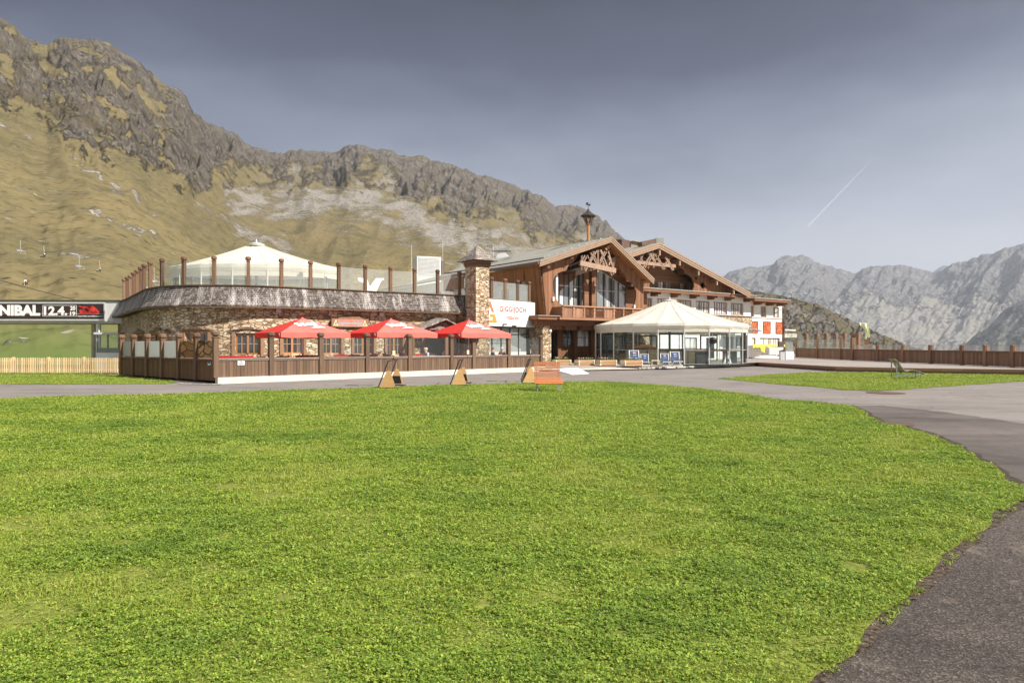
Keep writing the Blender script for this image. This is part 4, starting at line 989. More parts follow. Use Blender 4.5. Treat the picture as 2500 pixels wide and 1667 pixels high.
# ================================================================ gabled timber house
DZ = .30                                # terrace level by the houses
UG = Vector((.8, .6)); NB = Vector((-.6, .8))      # facade direction, and straight back along the ridges
GO = W(1331, 0, 50)
Gf = Fac((GO.x, GO.y), UG)
house = empty('gabled_house', (GO.x, GO.y, 0), 'brown timber gabled house with scalloped screen, tall glazing, carved truss and balcony', 'house')
plank_v = m_wood('vertical_cladding', (.215,.100,.052), (.335,.170,.094), (.275,.133,.072), board=((UG.x, UG.y, 0), .16), scale=(7,7,1))
plank_s = m_wood('side_cladding', (.23,.095,.034), (.35,.16,.063), (.29,.125,.048), board=((NB.x, NB.y, 0), .16), scale=(7,7,1))
plank_h = m_wood('horizontal_cladding', (.21,.108,.062), (.33,.18,.108), (.27,.142,.083), board=((0, 0, 1), .17), scale=(2,2,12))
# scalloped screen, left and right of the opening
def pl(fr, pts, o=0): return [fr.tz(x_, y_, o) for x_, y_ in pts]
left_scr = [(1331, 771), (1318, 650), (1330, 646), (1414, 617), (1414, 623), (1409, 627), (1405, 634), (1399.5, 641), (1391, 645), (1386, 651), (1383, 661), (1373, 662.4), (1361, 667.4), (1354, 675.7), (1350.5, 685), (1349.8, 697), (1351.4, 712), (1355, 723), (1360, 733), (1366, 740), (1373, 745), (1373, 771)]
right_scr = [(1503, 612), (1508, 618), (1571, 676), (1571, 771), (1535, 771), (1541, 756), (1547, 748), (1551, 737), (1553, 724), (1553, 712), (1550, 701), (1545, 692), (1539, 688), (1530.5, 687), (1529, 678), (1524, 668), (1517, 661), (1512, 655), (1510, 647), (1505, 639), (1501, 628)]
m = MB(); m.poly(Gf, [pl(Gf, left_scr)], -.14, 0); m.build('gable_screen', plank_v, house)
m = MB(); m.poly(Gf, [pl(Gf, right_scr)], -.14, 0); m.build('gable_screen', plank_v, house)
# left return wall and the boarded band under the eave
SideA = Fac(tuple(Gf.pt(Gf.t(1331), 0, 0).xy), tuple(NB)); SideT = Fac(tuple(Gf.pt(Gf.t(1319), 0, 0).xy), tuple(NB))
m = MB(); a0, a1 = SideA.pt(0, 0), SideA.pt(1.5, 0); b0, b1 = SideT.pt(0, 0), SideT.pt(2.2, 0)
zlo = Gf.z(0, 771); zhi = Gf.z(0, 652)+.15; cN = UG*.13
q = [Vector((a0.x, a0.y, zlo)), Vector((a1.x, a1.y, zlo)), Vector((b1.x, b1.y, zhi)), Vector((b0.x, b0.y, zhi))]
inn = [v+Vector((cN.x, cN.y, 0)) for v in q]; m.hexa([q[0], q[1], inn[1], inn[0], q[3], q[2], inn[2], inn[3]]); m.build('side_wall', plank_s, house)
band_l = 13.6; za_, zb_ = Gf.z(0, 690)+.2, Gf.z(0, 652)+.1
m = MB(); m.fbox(SideT, 2.0, band_l, za_, zb_, -.10, -.02); m.build('eave_band', plank_s, house)
for k in range(5):
    m = MB().rnd(.2); t = 2.6+k*2.4; m.fbox(SideT, t, t+.18, za_-.16, za_+.04, -.3, .12); m.build('bracket', M['fence_dark'], house)
# white inner wall with a window above the flat terrace
inner = Fac(tuple((SideA.O+UG*1.9)), tuple(NB))
hs = [(7.0, 8.1, 4.9, 6.3)]
m = MB(); wall(m, inner, 1.0, 14.2, 2.8, 7.4, -.2, 0, hs); m.build('wall', M['white'], house)
window(inner, hs[0], house, 2, 2, 'winframe', 'pane', 0, .12)
# roof
A_ = W(1318, 641, 48.6); B_ = W(1493, 582, 52.6); E_ = W(1597, 685, 55.8)
NB3 = Vector((NB.x, NB.y, 0))
def slab(p0, p1, l0, l1, th, name, mat, parent, under=None):
    m = MB(); L = (Vector(p1)-Vector(p0)); q = [p0, p1, p1+NB3*l1, p0+NB3*l0]; up = [v+Vector((0, 0, th)) for v in q]
    s_ = L.length; uv = [(0, 0), (0, s_), (l1, s_), (l0, 0)]
    m.hexa(list(q)+up, uv+uv); o = m.build(name, mat, parent); return o
def m_sheetroof(name, c1, c2):
    m, nt, b, _ = new_mat(name); setb(b, .75, .25, 0)
    co = coords(nt, 'UV'); sp = nt.nodes.new('ShaderNodeSeparateXYZ'); nt.links.new(co, sp.inputs[0])
    e = math_(nt, 'ABSOLUTE', math_(nt, 'SUBTRACT', math_(nt, 'FRACT', math_(nt, 'DIVIDE', sp.outputs[0], .55)), .5))
    seam = ramp(nt, e, [(.455, 0), (.49, 1)])
    col = mixc(nt, ramp(nt, noise(nt, coords(nt, 'UV', (.5, .9, 1)), 1.5, 6, .65), [(.3, 0), (.7, 1)]), c1, c2)
    col = mixc(nt, math_(nt, 'MULTIPLY', seam, .45), col, (.12, .12, .11)); nt.links.new(col, b.inputs[0]); bump(nt, b, seam, .6, .03); return m
M['sheetroof'] = m_sheetroof('grey_sheet_roof', (.22,.215,.185), (.31,.30,.26))
rf1 = slab(A_, B_, 14.0, 19.5, .10, 'roof', M['sheetroof'], house)
rf2 = slab(E_, B_, 14.0, 19.5, .10, 'roof', M['sheetroof'], house)
off = Vector((0, 0, -.16))
soff = m_wood('orange_soffit', (.36,.155,.055), (.50,.235,.095), (.42,.19,.07), board=((NB.x, NB.y, 0), .15))
m = MB(); q = [A_+off+NB3*.1, B_+off+NB3*.1, B_+off+NB3*4.0, A_+off+NB3*4.0]; m.hexa(q+[v+Vector((0, 0, .12)) for v in q]); m.build('soffit', soff, house)
m = MB(); q = [E_+off+NB3*.1, B_+off+NB3*.1, B_+off+NB3*4.0, E_+off+NB3*4.0]; m.hexa(q+[v+Vector((0, 0, .12)) for v in q]); m.build('soffit', soff, house)
def barge(p0, p1, parent, nb=3, hh=.15, drop=.0, step=.06, mat='barge'):
    for k in range(nb):
        m = MB().rnd(.5+.2*(k % 2)); o_ = Vector((0, 0, -hh*k-drop))-NB3*(.06-step*k*.6)*1.0
        a, b_ = p0+o_, p1+o_; d = (b_-a)
        q = [a, b_, b_+NB3*.07, a+NB3*.07]; m.hexa([v+Vector((0, 0, -hh+.02)) for v in q]+q); m.build('barge_board', M[mat], parent)
up_ = Vector((0, 0, .14))
barge(A_+up_, B_+up_, house); barge(E_+up_, B_+up_, house)
# gutter with its little snow hooks
m = MB(); g0 = A_-Vector((UG.x, UG.y, 0))*.10+Vector((0, 0, -.02)); m.tube([g0, g0+NB3*14], .11, 8); m.build('gutter', M['rustbrown'], house)
m = MB()
m.tube([A_+Vector((UG.x, UG.y, 0))*.35+Vector((0, 0, .36)), A_+Vector((UG.x, UG.y, 0))*.35+Vector((0, 0, .36))+NB3*13.6], .05, 6); m.build('snow_guard', M['rustbrown'], house)
for k in range(12):
    m = MB(); p = A_+NB3*(.5+k*1.15)+Vector((UG.x, UG.y, 0))*.35; m.beam(p+Vector((0, 0, .1)), p+Vector((0, 0, .42)), .05, .05); m.build('snow_hook', M['alu'], house)
for k in range(9):
    f_ = .12+k*.105; p = A_.lerp(B_, f_)+NB3*(.9)+Vector((0, 0, .10)); m = MB(); m.beam(p, p+Vector((0, 0, .12)), .09, .09); m.build('snow_hook', M['alu'], house)
# purlin brackets under the right slope and left slope
for px_, py_ in ((1516, 624), (1548, 654), (1575, 680)):
    p = W(px_, py_, 54.4+(px_-1516)*.028)
    m = MB().rnd(.2); m.beam(p+Vector((0, 0, .0)), p+NB3*2.2, .24, .34); m.build('purlin', M['timber'], house)
for px_, py_ in ((1340, 650), (1397, 627)):
    p = W(px_, py_, 49.4+(px_-1340)*.022); m = MB().rnd(.2); m.beam(p, p+NB3*1.6, .24, .30); m.build('purlin', M['timber'], house)
# recessed glazing wall
GO_ = -1.6
m = MB()
lw_px = [(1345, 771), (1345, 655), (1424, 622), (1424, 771)]
gt = [Gf.t(x_, GO_) for x_ in (1322, 1352, 1425, 1455, 1527, 1580)]
ztop = lambda t: B_.z-.25-abs(t-Gf.t(1490, GO_))*.66
zb0 = Gf.z(gt[2], 771, GO_)
def zg(t, py_): return Gf.z(t, py_, GO_)
segs = [(gt[0], gt[1]), (gt[4], gt[5])]
for a, b_ in segs: m.poly(Gf, [[(a, zb0), (b_, zb0), (b_, max(zb0+.4, ztop(b_)-.45)), (a, max(zb0+.4, ztop(a)-.45))]], GO_-.15, GO_)
m.poly(Gf, [[(gt[1]-.02, zg(gt[1], 664)), (gt[2], zg(gt[2], 632)), (gt[2], ztop(gt[2])-.1), (gt[1]-.02, ztop(gt[1])-.2)]], GO_-.15, GO_)
m.poly(Gf, [[(gt[3], zg(gt[3], 652)), (gt[4], zg(gt[4], 700)), (gt[4], ztop(gt[4])-.1), (Gf.t(1490, GO_), B_.z-.5), (gt[3], ztop(gt[3])-.1)]], GO_-.15, GO_)
m.poly(Gf, [[(gt[2], zb0), (gt[3], zb0), (gt[3], ztop(gt[3])-.1), (gt[2], ztop(gt[2])-.1)]], GO_-.15, GO_)
m.build('gable_wall', plank_h, house)
def big_window(px0, px1, yt0, yt1, nx, tr_y0, tr_y1):
    t0, t1 = Gf.t(px0, GO_), Gf.t(px1, GO_); z0 = zg(t0, 757); zt0, zt1 = zg(t0, yt0), zg(t1, yt1)
    zt = lambda t: zt0+(zt1-zt0)*(t-t0)/(t1-t0)
    f = MB().rnd(.5); fr = .06
    for i in range(nx+1):
        c = t0+(t1-t0)*i/nx; w = .045 if i % 2 else .03
        f.fbox(Gf, c-w, c+w, z0, zt(c)-.02, GO_-.06, GO_+.05)
    zr0, zr1 = zg(t0, tr_y0), zg(t1, tr_y1); zr = min(zr0, zr1) if abs(zr0-zr1) > .6 else (zr0+zr1)/2
    f2 = MB().rnd(.5); f2.fbox(Gf, t0, t1, zr-.04, zr+.04, GO_-.05, GO_+.035); f3 = MB().rnd(.5); f3.fbox(Gf, t0, t1, z0-.05, z0+.05, GO_-.05, GO_+.035)
    f4 = MB().rnd(.5); f4.poly(Gf, [[(t0, zt0-.10), (t1, zt1-.10), (t1, zt1), (t0, zt0)]], GO_-.05, GO_+.045)
    w = f.build('window', M['dark_metal'], house); f2.build('transom', M['alu'], w); f3.build('sill', M['alu'], w); f4.build('head_frame', M['alu'], w)
    p = MB(); p.poly(Gf, [[(t0, z0), (t1, z0), (t1, zt1-.03), (t0, zt0-.03)]], GO_-.03, GO_-.01); p.build('pane', M['pane_big'], w)
big_window(1352, 1424, 664, 634, 6, 694, 703)
big_window(1456, 1526, 654, 700, 4, 707, 715)
for x0, x1 in ((1427, 1437.5), (1445, 1456)):
    t0, t1 = Gf.t(x0, -1.0), Gf.t(x1, -1.0); m = MB().rnd(.7); m.fbox(Gf, t0, t1, Gf.z(t0, 771, -1), Gf.z(t0, 640, -1), -1.25, -1.0); m.build('pillar', plank_h, house)
# carved truss standing in front of the opening
TO = .55
def tb(p, q_, w=.11, o=TO, mat='carved', name='truss_beam', dp=.12):
    a = Gf.tz(p[0], p[1], o); b_ = Gf.tz(q_[0], q_[1], o); A = Gf.pt(a[0], a[1], o); Bq = Gf.pt(b_[0], b_[1], o)
    m = MB().rnd(); m.beam(A, Bq, w, dp, (Gf.n.x, Gf.n.y, 0)) if False else m.beam(A, Bq, dp, w); return m.build(name, M[mat], house)
tb((1415, 642), (1502, 661), .38, TO, 'carved', 'tie_beam', .2)
k_ = 1/9.8
def zt_(l): return [(1380+a*k_, 560+b*k_) for a, b in l]
for (p, q_) in [((395, 620), (395, 800)), ((460, 620), (400, 740)), ((640, 500), (790, 880)), ((600, 560), (760, 870)), ((760, 490), (470, 1000)), ((700, 520), (570, 760)), ((785, 490), (785, 880)), ((820, 490), (1110, 1110)), ((850, 490), (1030, 1000)), ((980, 540), (790, 880)), ((935, 530), (820, 760)), ((1020, 520), (1140, 940)), ((1155, 790), (1155, 940)), ((520, 620), (555, 700)), ((430, 800), (500, 660)), ((1020, 640), (1130, 900)), ((1035, 860), (1080, 740))]:
    tb(*zt_([p, q_]), w=.10)
for x_, y_ in ((390, 900), (780, 950), (1150, 1000)): tb(*zt_([(x_, y_-60), (x_, y_+80)]), w=.16, name='pendant')
tb(*zt_([(960, 480), (1085, 375)]), w=.2, name='king_corbel')
# balcony
M['winwood_brown'] = m_wood('balcony_boards', (.27,.135,.08), (.40,.225,.14), (.33,.18,.11))
bo = 1.15; bt0, bt1 = Gf.t(1374, bo), Gf.t(1566, bo)
zb1 = Gf.z(bt0, 774, bo); zb2 = Gf.z(bt0, 744.5, bo)
bal = MB().rnd(.4); bal.fbox(Gf, bt0-.3, bt1+.2, zb1-.18, zb1, -1.7, bo+.03); bal_o = bal.build('balcony', M['winwood_brown'], house)
m = MB().rnd(.8); m.fbox(Gf, bt0-.06, bt1, zb2-.10, zb2, bo-.08, bo+.12); m.build('handrail', M['winwood_brown'], bal_o)
nb_ = 8; wdb = (bt1-bt0)/nb_
for i in range(nb_+1):
    c = bt0+i*wdb; m = MB().rnd()
    for kk, (hh0, hh1, ww) in enumerate(((0, .2, .09), (.2, .35, .06), (.35, .6, .09), (.6, .75, .06), (.75, 1, .09))): m.fbox(Gf, c-ww, c+ww, zb1+(zb2-.1-zb1)*hh0+.002*kk, zb1+(zb2-.1-zb1)*hh1, bo-.06-.002*kk, bo+.05+.002*kk)
    m.build('baluster_post', M['winwood_brown'], bal_o)
for i in range(nb_):
    a, b_ = bt0+i*wdb+.09, bt0+(i+1)*wdb-.09; m = MB()
    if i in (0, 1, 4, 7):
        n = 7; w = (b_-a)/n
        for k in range(n): m.rnd().fbox(Gf, a+k*w+.005, a+(k+1)*w-.005, zb1+.02, zb2-.11, bo-.03, bo+.0)
        m.build('board_panel', M['winwood_brown'], bal_o)
    else:
        n = 15; w = (b_-a)/n
        for k in range(n): m.rnd(); m.fbox(Gf, a+k*w+.02, a+(k+1)*w-.02, zb1+.02, zb2-.11, bo-.03, bo+.0)
        for z_ in (.2, .5, .8): m.fbox(Gf, a, b_, zb1+(zb2-zb1)*z_-.03, zb1+(zb2-zb1)*z_+.03, bo-.045, bo-.032)
        m.build('lattice_panel', M['timber'], bal_o)
m = MB().rnd(); m.fbox(Gf, bt0-.06, bt0, zb1+.02, zb2-.11, -.0, bo-.07); m.build('side_panel', M['timber'], bal_o)
# ledge roof on the left corner and the beams below the balcony
lt0, lt1 = Gf.t(1313, .9), Gf.t(1372, .9); zl = Gf.z(lt0, 769, .9)
m = MB().rnd(.6); m.fbox(Gf, lt0, lt1, zl-.30, zl-.06, -1.9, .95); m.build('ledge', M['timber'], house)
m = MB().rnd(.9); m.fbox(Gf, lt0-.08, lt1+.05, zl-.055, zl, -2.0, 1.05); m.build('ledge_cap', M['rail'], house)
m = MB().rnd(.6); m.fbox(Gf, lt0+.3, Gf.t(1570, .5), zl-.72, zl-.32, -.1, .45); m.build('beam', M['timber'], house)
for c in (1355, 1392, 1432, 1490):
    t = Gf.t(c, .6); m = MB().rnd(); m.fbox(Gf, t-.2, t+.9, zl-1.0, zl-.74, .0, .35); m.build('bracket', M['timber'], house)
# stone pillar of the entrance
pc = Gf.pt(Gf.t(1325, .3), 0, .3)
m = MB(); world_box(m, pc.xy, UG, .80, 1.6, 0, zl-.36); m.build('stone_pillar', M['stone'], house)
m = MB().rnd(); world_box(m, pc.xy-UG*.08+Vector((.6, -.8))*.08, UG, .96, 1.76, zl-.355, zl-.305); m.build('pillar_cap', M['rail'], house)
m = MB(); c = Gf.pt(Gf.t(1342, .3), 0, .36); m.lathe((c.x, c.y, 2.55), [(.02, 0), (.11, .05), (.11, .18), (.02, .24)], 10); m.build('globe_lamp', M['ink_white'], house)
# ground floor, set back
EO = -1.3; ez = zl-.74
hE = [Gf.rect(1373, 1400, 800, 848, EO), Gf.rect(1408, 1440, 800, 848, EO)]
e0, e1 = Gf.t(1366, EO), Gf.t(1446, EO)
m = MB(); wall(m, Gf, e0, e1, DZ-.1, ez, EO-.15, EO, hE); m.build('entrance_wall', m_wood('dark_entrance_boards', (.13,.06,.03), (.23,.115,.055), (.18,.085,.04), board=((UG.x, UG.y, 0), .17)), house)
for i, h in enumerate(hE): window(Gf, h, house, 2 if i == 0 else 1, 2, 'timber', 'pane' if i == 0 else 'pane_curtain', EO, .10, .10, .06)
for x0, x1 in ((1362, 1369), (1401, 1408), (1444, 1452)):
    t0, t1 = Gf.t(x0, EO+.1), Gf.t(x1, EO+.1); m = MB().rnd(); m.fbox(Gf, t0, t1, DZ-.1, ez-.002, EO+.002, EO+.14); m.build('door_post', M['timber'], house)
m = MB().rnd(); m.fbox(Gf, e0, Gf.t(1452, EO), zl-1.0, zl-.76, EO+.145, EO+.3); m.build('lintel', M['timber'], house)
m = MB(); m.fbox(Gf, Gf.t(1352, EO-.9), e0, DZ-.1, ez, EO-1.1, EO-1.0); m.build('glass_door', M['pane'], house)
# ground-floor stone wall behind the round tent, with wide windows
sw = [(Gf.t(1462, EO), Gf.t(1500, EO), .9, 2.5), (Gf.t(1512, EO), Gf.t(1530, EO), .9, 2.5)]
m = MB(); wall(m, Gf, e1+.3, Gf.t(1586, EO), DZ-.1, ez, EO-.3, EO, sw); m.build('stone_wall', M['stone'], house)
for h in sw: window(Gf, h, house, 2, 2, 'timber', 'pane', EO, .12)
m = MB(); m.fbox(Gf, Gf.t(1331, -1.8), Gf.t(1571, -1.8), ez-.01, zb0, -6.2, EO-.16); m.build('floor_block', M['timber'], house)
# body behind the glazing so that nothing shows through
m = MB(); m.fbox(Gf, Gf.t(1340, -6), Gf.t(1566, -6), 0, 6.2, -16, -6.4); m.build('rear_block', M['white'], house)
m = MB(); m.fbox(Gf, Gf.t(1352, -2), Gf.t(1562, -2), zb0+.01, 8.0, -6.3, -2.2); m.build('upper_block', plank_h, house)
# wall lamps
for px_, py_ in ((1351, 729), (1549, 748)):
    t, z = Gf.tz(px_, py_, .1); m = MB(); m.fbox(Gf, t-.06, t+.06, z-.18, z+.12, .0, .14); m.build('wall_lamp', M['ink_white'], house)

# white sign fascia and shopfront between chimney and house
sO = W(1190, 0, 45.5); S2 = W(1298, 0, 49.4)
Sf = Fac((sO.x, sO.y), (S2.x-sO.x, S2.y-sO.y)); sL = (Vector((S2.x, S2.y))-Vector((sO.x, sO.y))).length
shop = empty('shopfront', (sO.x, sO.y, 0), 'glass shopfront under a flat terrace between the stone chimney and the gabled house', 'shopfront')
zs1, zs0 = Sf.z(0, 729), Sf.z(0, 795)
m = MB(); m.fbox(Sf, -.6, sL+.6, zs0, zs1, -.9, -.14); m.build('fascia', M['light_grey'], shop)
m = MB(); m.fbox(Sf, -.6, sL+.6, TF-.1, zs0-.005, -1.3, -1.2); m.build('back_wall', M['grey_panel'], shop)
for i in range(5):
    a, b_ = sL*i/5+.05, sL*(i+1)/5-.05; f = MB(); f.fbox(Sf, a-.05, a, TF, zs0-.01, -.5, -.42); f.fbox(Sf, a, b_, TF+2.1, TF+2.17, -.49, -.43); f.fbox(Sf, a, b_, zs0-.09, zs0-.012, -.49, -.43); w = f.build('window', M['dark_metal'], shop)
    g = MB(); g.fbox(Sf, a, b_, TF+.9, zs0-.09, -.475, -.46); g.build('pane', M['glass_milky'], w)
    g = MB(); g.fbox(Sf, a, b_, TF, TF+.9, -.48, -.455); g.build('infill_panel', M['light_grey'], w)
for i in range(4):
    x_ = (1202, 1235, 1266, 1294)[i]; t = Sf.t(x_, -.2); turned_post(Sf.pt(t, 0, -.3), zs1+.02, zs1+1.52, .19, math.atan2(.6, .8)+math.pi/4, M['post'], shop)
    if i < 3: g = MB(); t2 = Sf.t((1202, 1235, 1266, 1294)[i+1], -.2); g.fbox(Sf, t+.12, t2-.12, zs1+.05, zs1+1.25, -.31, -.30); g.build('glass_panel', M['glass_milky'], shop)
m = MB().rnd(); m.fbox(Sf, -.3, sL+.1, zs1, zs1+.05, -.5, -.02); m.build('coping', M['rail'], shop)
gs = empty('restaurant_sign', (sO.x, sO.y, zs0), 'large white restaurants sign with red lettering and tall triangle emblem', 'sign')
m = MB(); tr1 = Sf.t(1295, 0); tw = Sf.t(1285.8, 0)
m.poly(Sf, [[(-.2, zs0), (tw, zs0), (tr1, zs0+.95), (tr1, zs1-.02), (-.2, zs1-.02)]], -.13, 0); m.build('board', M['white_panel'], gs)
m = MB(); t0, t1, z0, z1 = Sf.rect(1219.5, 1283.5, 749, 766); letters(m, Sf, 'GIGGIJOCH', t0, t1, z0, z1, .012, .024, sp=1.10); m.build('lettering', M['ink_red'], gs)
m = MB(); t0, t1, z0, z1 = Sf.rect(1236, 1268, 771.5, 780); letters(m, Sf, 'restaurants', t0, t1, z0, z1, .012, .014, sp=1.06); m.build('lettering', M['ink_red'], gs)
for x_ in (1219.5, 1282.5):
    t, z = Sf.tz(x_, 778); m = MB(); m.fbox(Sf, t-.015, t+.015, z-.02, z+.26, 0, .01); m.build('divider_stroke', M['ink_red'], gs)
t0, t1, z0, z1 = Sf.rect(1178, 1213.5, 735, 788); P = lambda a, b_: (t0+(t1-t0)*a, z0+(z1-z0)*b_)
m = MB(); m.poly(Sf, [[P(.16, .44), P(.30, .44), P(.50, .74), P(.62, .50), P(.80, .50), P(.56, .97), P(.50, 1), P(.44, .97)]], .0, .013); m.build('emblem_upper', M['ink_coral'], gs)
m = MB(); m.poly(Sf, [[P(.5, .40), P(.84, .40), P(1, .06), P(.95, 0), P(.05, 0), P(.10, .13), P(.66, .14), P(.70, .26), P(.5, .27)]], .0, .013); m.build('emblem_lower', M['ink_orange'], gs)
for x_, lb in ((1234, 'lit from a small dark spot above the sign bottom'), (1257, '')):
    t, z = Sf.tz(x_, 792 if x_ == 1234 else 796, .2); m = MB(); m.fbox(Sf, t-.09, t+.09, z-.05, z+.05, .0, .28); m.build('spot_lamp', M['dark_metal'], gs)

# weathervane turret on the ridge
rp = B_+NB3*2.6; tw_ = empty('roof_turret', (rp.x, rp.y, rp.z), 'slender wooden turret post with tiny conical roof and weathercock on the ridge', 'turret')
zp = lambda y_: EYE+(HY-y_)/FPX*rp.y
m = MB(); m.lathe((rp.x, rp.y, 0), [(.12, zp(590)-.3), (.12, zp(551)), (.20, zp(549)), (.12, zp(547))], 8); m.build('post', M['winwood'], tw_)
for k in range(6):
    a = k*math.pi/3; m = MB().rnd(); r0, r1 = .13, .44
    m.beam((rp.x+r0*math.cos(a), rp.y+r0*math.sin(a), zp(547)), (rp.x+r1*math.cos(a), rp.y+r1*math.sin(a), zp(529)), .07, .07); m.build('strut', M['timber'], tw_)
m = MB(); m.lathe((rp.x, rp.y, 0), [(.30, zp(531)), (.62, zp(529)), (.62, zp(527)), (.30, zp(520)), (.10, zp(514)), (.02, zp(509))], 8); m.build('roof', M['shingle_pale'], tw_)
m = MB(); m.tube([(rp.x, rp.y, zp(510)), (rp.x, rp.y, zp(494))], .018, 6); m.build('rod', M['black'], tw_)
m = MB(); m.poly(Gf, [[(Gf.t((rp.x/rp.y)*FPX+HX)+a, zp(501)+b_) for a, b_ in ((-.22, 0), (-.05, -.03), (.05, -.02), (.2, -.06), (.24, .18), (.10, .06), (-.02, .08), (-.08, .22), (-.16, .20), (-.24, .12))]], -2.6*1.0-.7, -2.6-.67)
o = m.build('weathercock', M['black'], tw_)
dv = Vector((rp.x, rp.y, 0))-(Gf.pt(Gf.t((rp.x/rp.y)*FPX+HX), 0, -3.28)); o.location = o.location+Vector((dv.x, dv.y, 0))

# things on the roofs behind
def roofthing(name, label, cat, group=None, loc=(0, 0, 0)): return empty(name, loc, label, cat, group)
cw = W(1228, 630, 62); vn = roofthing('roof_vent', 'squat metal roof ventilator with flat hood beside the main grey roof', 'vent', None, tuple(cw))
m = MB(); m.lathe((cw.x, cw.y, cw.z-.6), [(.85, 0), (.75, .6), (.55, 1.0)], 4, rot=.6); m.build('housing', M['alu'], vn)
m = MB(); m.hexa([(cw.x-1.0, cw.y-.5, cw.z+.62), (cw.x+.75, cw.y-.5, cw.z+.62), (cw.x+.75, cw.y+.6, cw.z+.62), (cw.x-1.0, cw.y+.6, cw.z+.62), (cw.x-.7, cw.y-.5, cw.z+.70), (cw.x+.3, cw.y-.5, cw.z+.88), (cw.x+.3, cw.y+.6, cw.z+.88), (cw.x-.7, cw.y+.6, cw.z+.70)]); m.build('hood', M['steel'], vn)
for k in range(2):
    m = MB(); m.tube([(cw.x-.3+k*.6, cw.y, cw.z+.38), (cw.x-.3+k*.6, cw.y, cw.z+.63)], .03, 6); m.build('strut', M['steel'], vn)
for px_, yb, yt, dd_, lb in ((1004.7, 690, 598, 56, 'thin pale mast left of the louvred rooftop unit'), (1081, 662, 583, 58, 'thin pale mast right of the louvred rooftop unit'), (1204.5, 634, 596, 60, 'thin pale mast beside the squat roof ventilator')):
    a, b_ = W(px_, yb+6, dd_), W(px_, yt, dd_); q = roofthing('mast', lb, 'mast', 'thin roof masts', tuple(a)); m = MB(); m.tube([a, b_], .018, 6); m.build('pole', M['alu'], q)
# wing behind the round restaurant
wing = empty('white_wing', (-8, 62, 0), 'white rendered wing with low grey roof seen behind the terrace posts', 'building wing')
w0, w1 = W(1140, 0, 57.5), W(955, 0, 71); Wg = Fac((w0.x, w0.y), (w1.x-w0.x, w1.y-w0.y)); wL = (Vector((w1.x, w1.y))-Vector((w0.x, w0.y))).length
hh = []
for i in range(5): a = 1.6+i*3.1; hh.append((a, a+2.3, 5.35, 6.45))
m = MB(); wall(m, Wg, 0, wL, 3.5, 7.3, -.25, 0, hh); m.build('wall', M['white'], wing)
for h in hh: window(Wg, h, wing, 3, 1, 'alu', 'pane_curtain', 0, .12)
m = MB(); bz = 7.25; nW = Wg.n; P0 = [Wg.pt(-1, bz, .9), Wg.pt(wL+.5, bz, .9)]; P1 = [Wg.pt(wL+.5, bz+1.0, -4), Wg.pt(-1, bz+2.0, -4)]
q = P0+P1; s_ = wL+1.5; uvq = [(0, 0), (s_, 0), (s_, 5), (0, 5)]; m.hexa(q+[v+Vector((0, 0, .14)) for v in q], uvq+uvq); m.build('roof', M['sheetroof'], wing)
m = MB(); q = [Wg.pt(-1, 3.5, -4.2), Wg.pt(wL+.3, 3.5, -4.2)]; m.fbox(Wg, -.8, wL, 3.0, 7.1, -8, -.3); m.build('rear_block', M['white'], wing)
# louvred unit
lu = W(1018, 668, 74); l2 = W(1079, 668, 74); ac = roofthing('rooftop_unit', 'big pale louvred ventilation unit standing above the white wing', 'ventilation unit', None, tuple(lu))
Lu = Fac((lu.x, lu.y), (l2.x-lu.x, 1.0)); wu = l2.x-lu.x; zu0, zu1 = 3.2, EYE+(HY-625)/FPX*74
m = MB(); m.fbox(Lu, 0, wu, zu0, zu1, -2.2, 0); m.build('casing', M['light_grey'], ac)
m = MB()
for k in range(14): z_ = zu1-.15-k*.14; m.fbox(Lu, .2, wu-.2, z_-.09, z_, .0, .05)
m.build('louvres', M['alu'], ac)
fp = W(1081, 664, 60); fq = W(1081, 637, 60); q = roofthing('flue_pipe', 'short dark brown flue pipe on the grey roof left of the chimney tower', 'flue', None, tuple(fp)); m = MB(); m.tube([fp-Vector((0, 0, .5)), fq], .15, 10); m.build('pipe', M['rustbrown'], q)
# white tipped-over triangle letter and vent box behind the terrace glass
va = roofthing('triangle_logo_stand', 'big white triangle logo structure standing behind the roof terrace glass', 'logo stand', None, tuple(W(916, 710, 47)))
Vf = Fac(tuple(W(890, 0, 47).xy), (1, .25)); P = lambda x_, y_: Vf.tz(x_, y_)
m = MB(); m.poly(Vf, [[P(874, 678), P(896, 680), P(903, 700), P(918, 679), P(938, 679), P(938, 683), P(932, 684), P(917, 716), P(893, 716), P(888, 690), P(875, 685)]], -.35, 0); m.build('letter_shape', M['ink_white'], va)

# ================================================================ hotel (white wing + timber gable)
HO = W(1830, 0, 68); H = Fac((HO.x, HO.y), UG)
hot = empty('hotel', (HO.x, HO.y, 0), 'long white rendered hotel with brown timber gable, rows of windows and red shingle panels', 'hotel')
tL, tM, tR = H.t(1560), H.t(1833), H.t(1913)
zE = H.z(tM, 722)          # top of the long wall
xs = ((1574, 1593), (1604, 1644), (1653, 1689), (1699, 1733), (1742.5, 1776), (1784, 1815.5))
up = []; z1w, z0w = H.z(H.t(1760), 737.5), H.z(H.t(1760), 768)
for x0, x1 in xs: up.append((H.t(x0), H.t(x1), z0w, z1w))
small = [(1833.5, 1845), (1861, 1875.5), (1891.5, 1906)]; z1s, z0s = H.z(H.t(1868), 747.5), H.z(H.t(1868), 774.5)
us = [(H.t(a), H.t(b_), z0s, z1s) for a, b_ in small]
zst = H.z(H.t(1760), 770.5)
gf = [(H.t(1558), H.t(1566), DZ, 2.4)]
m = MB(); wall(m, H, tL, tM, zst, zE, -.3, 0, up); m.build('wall', M['white'], hot)
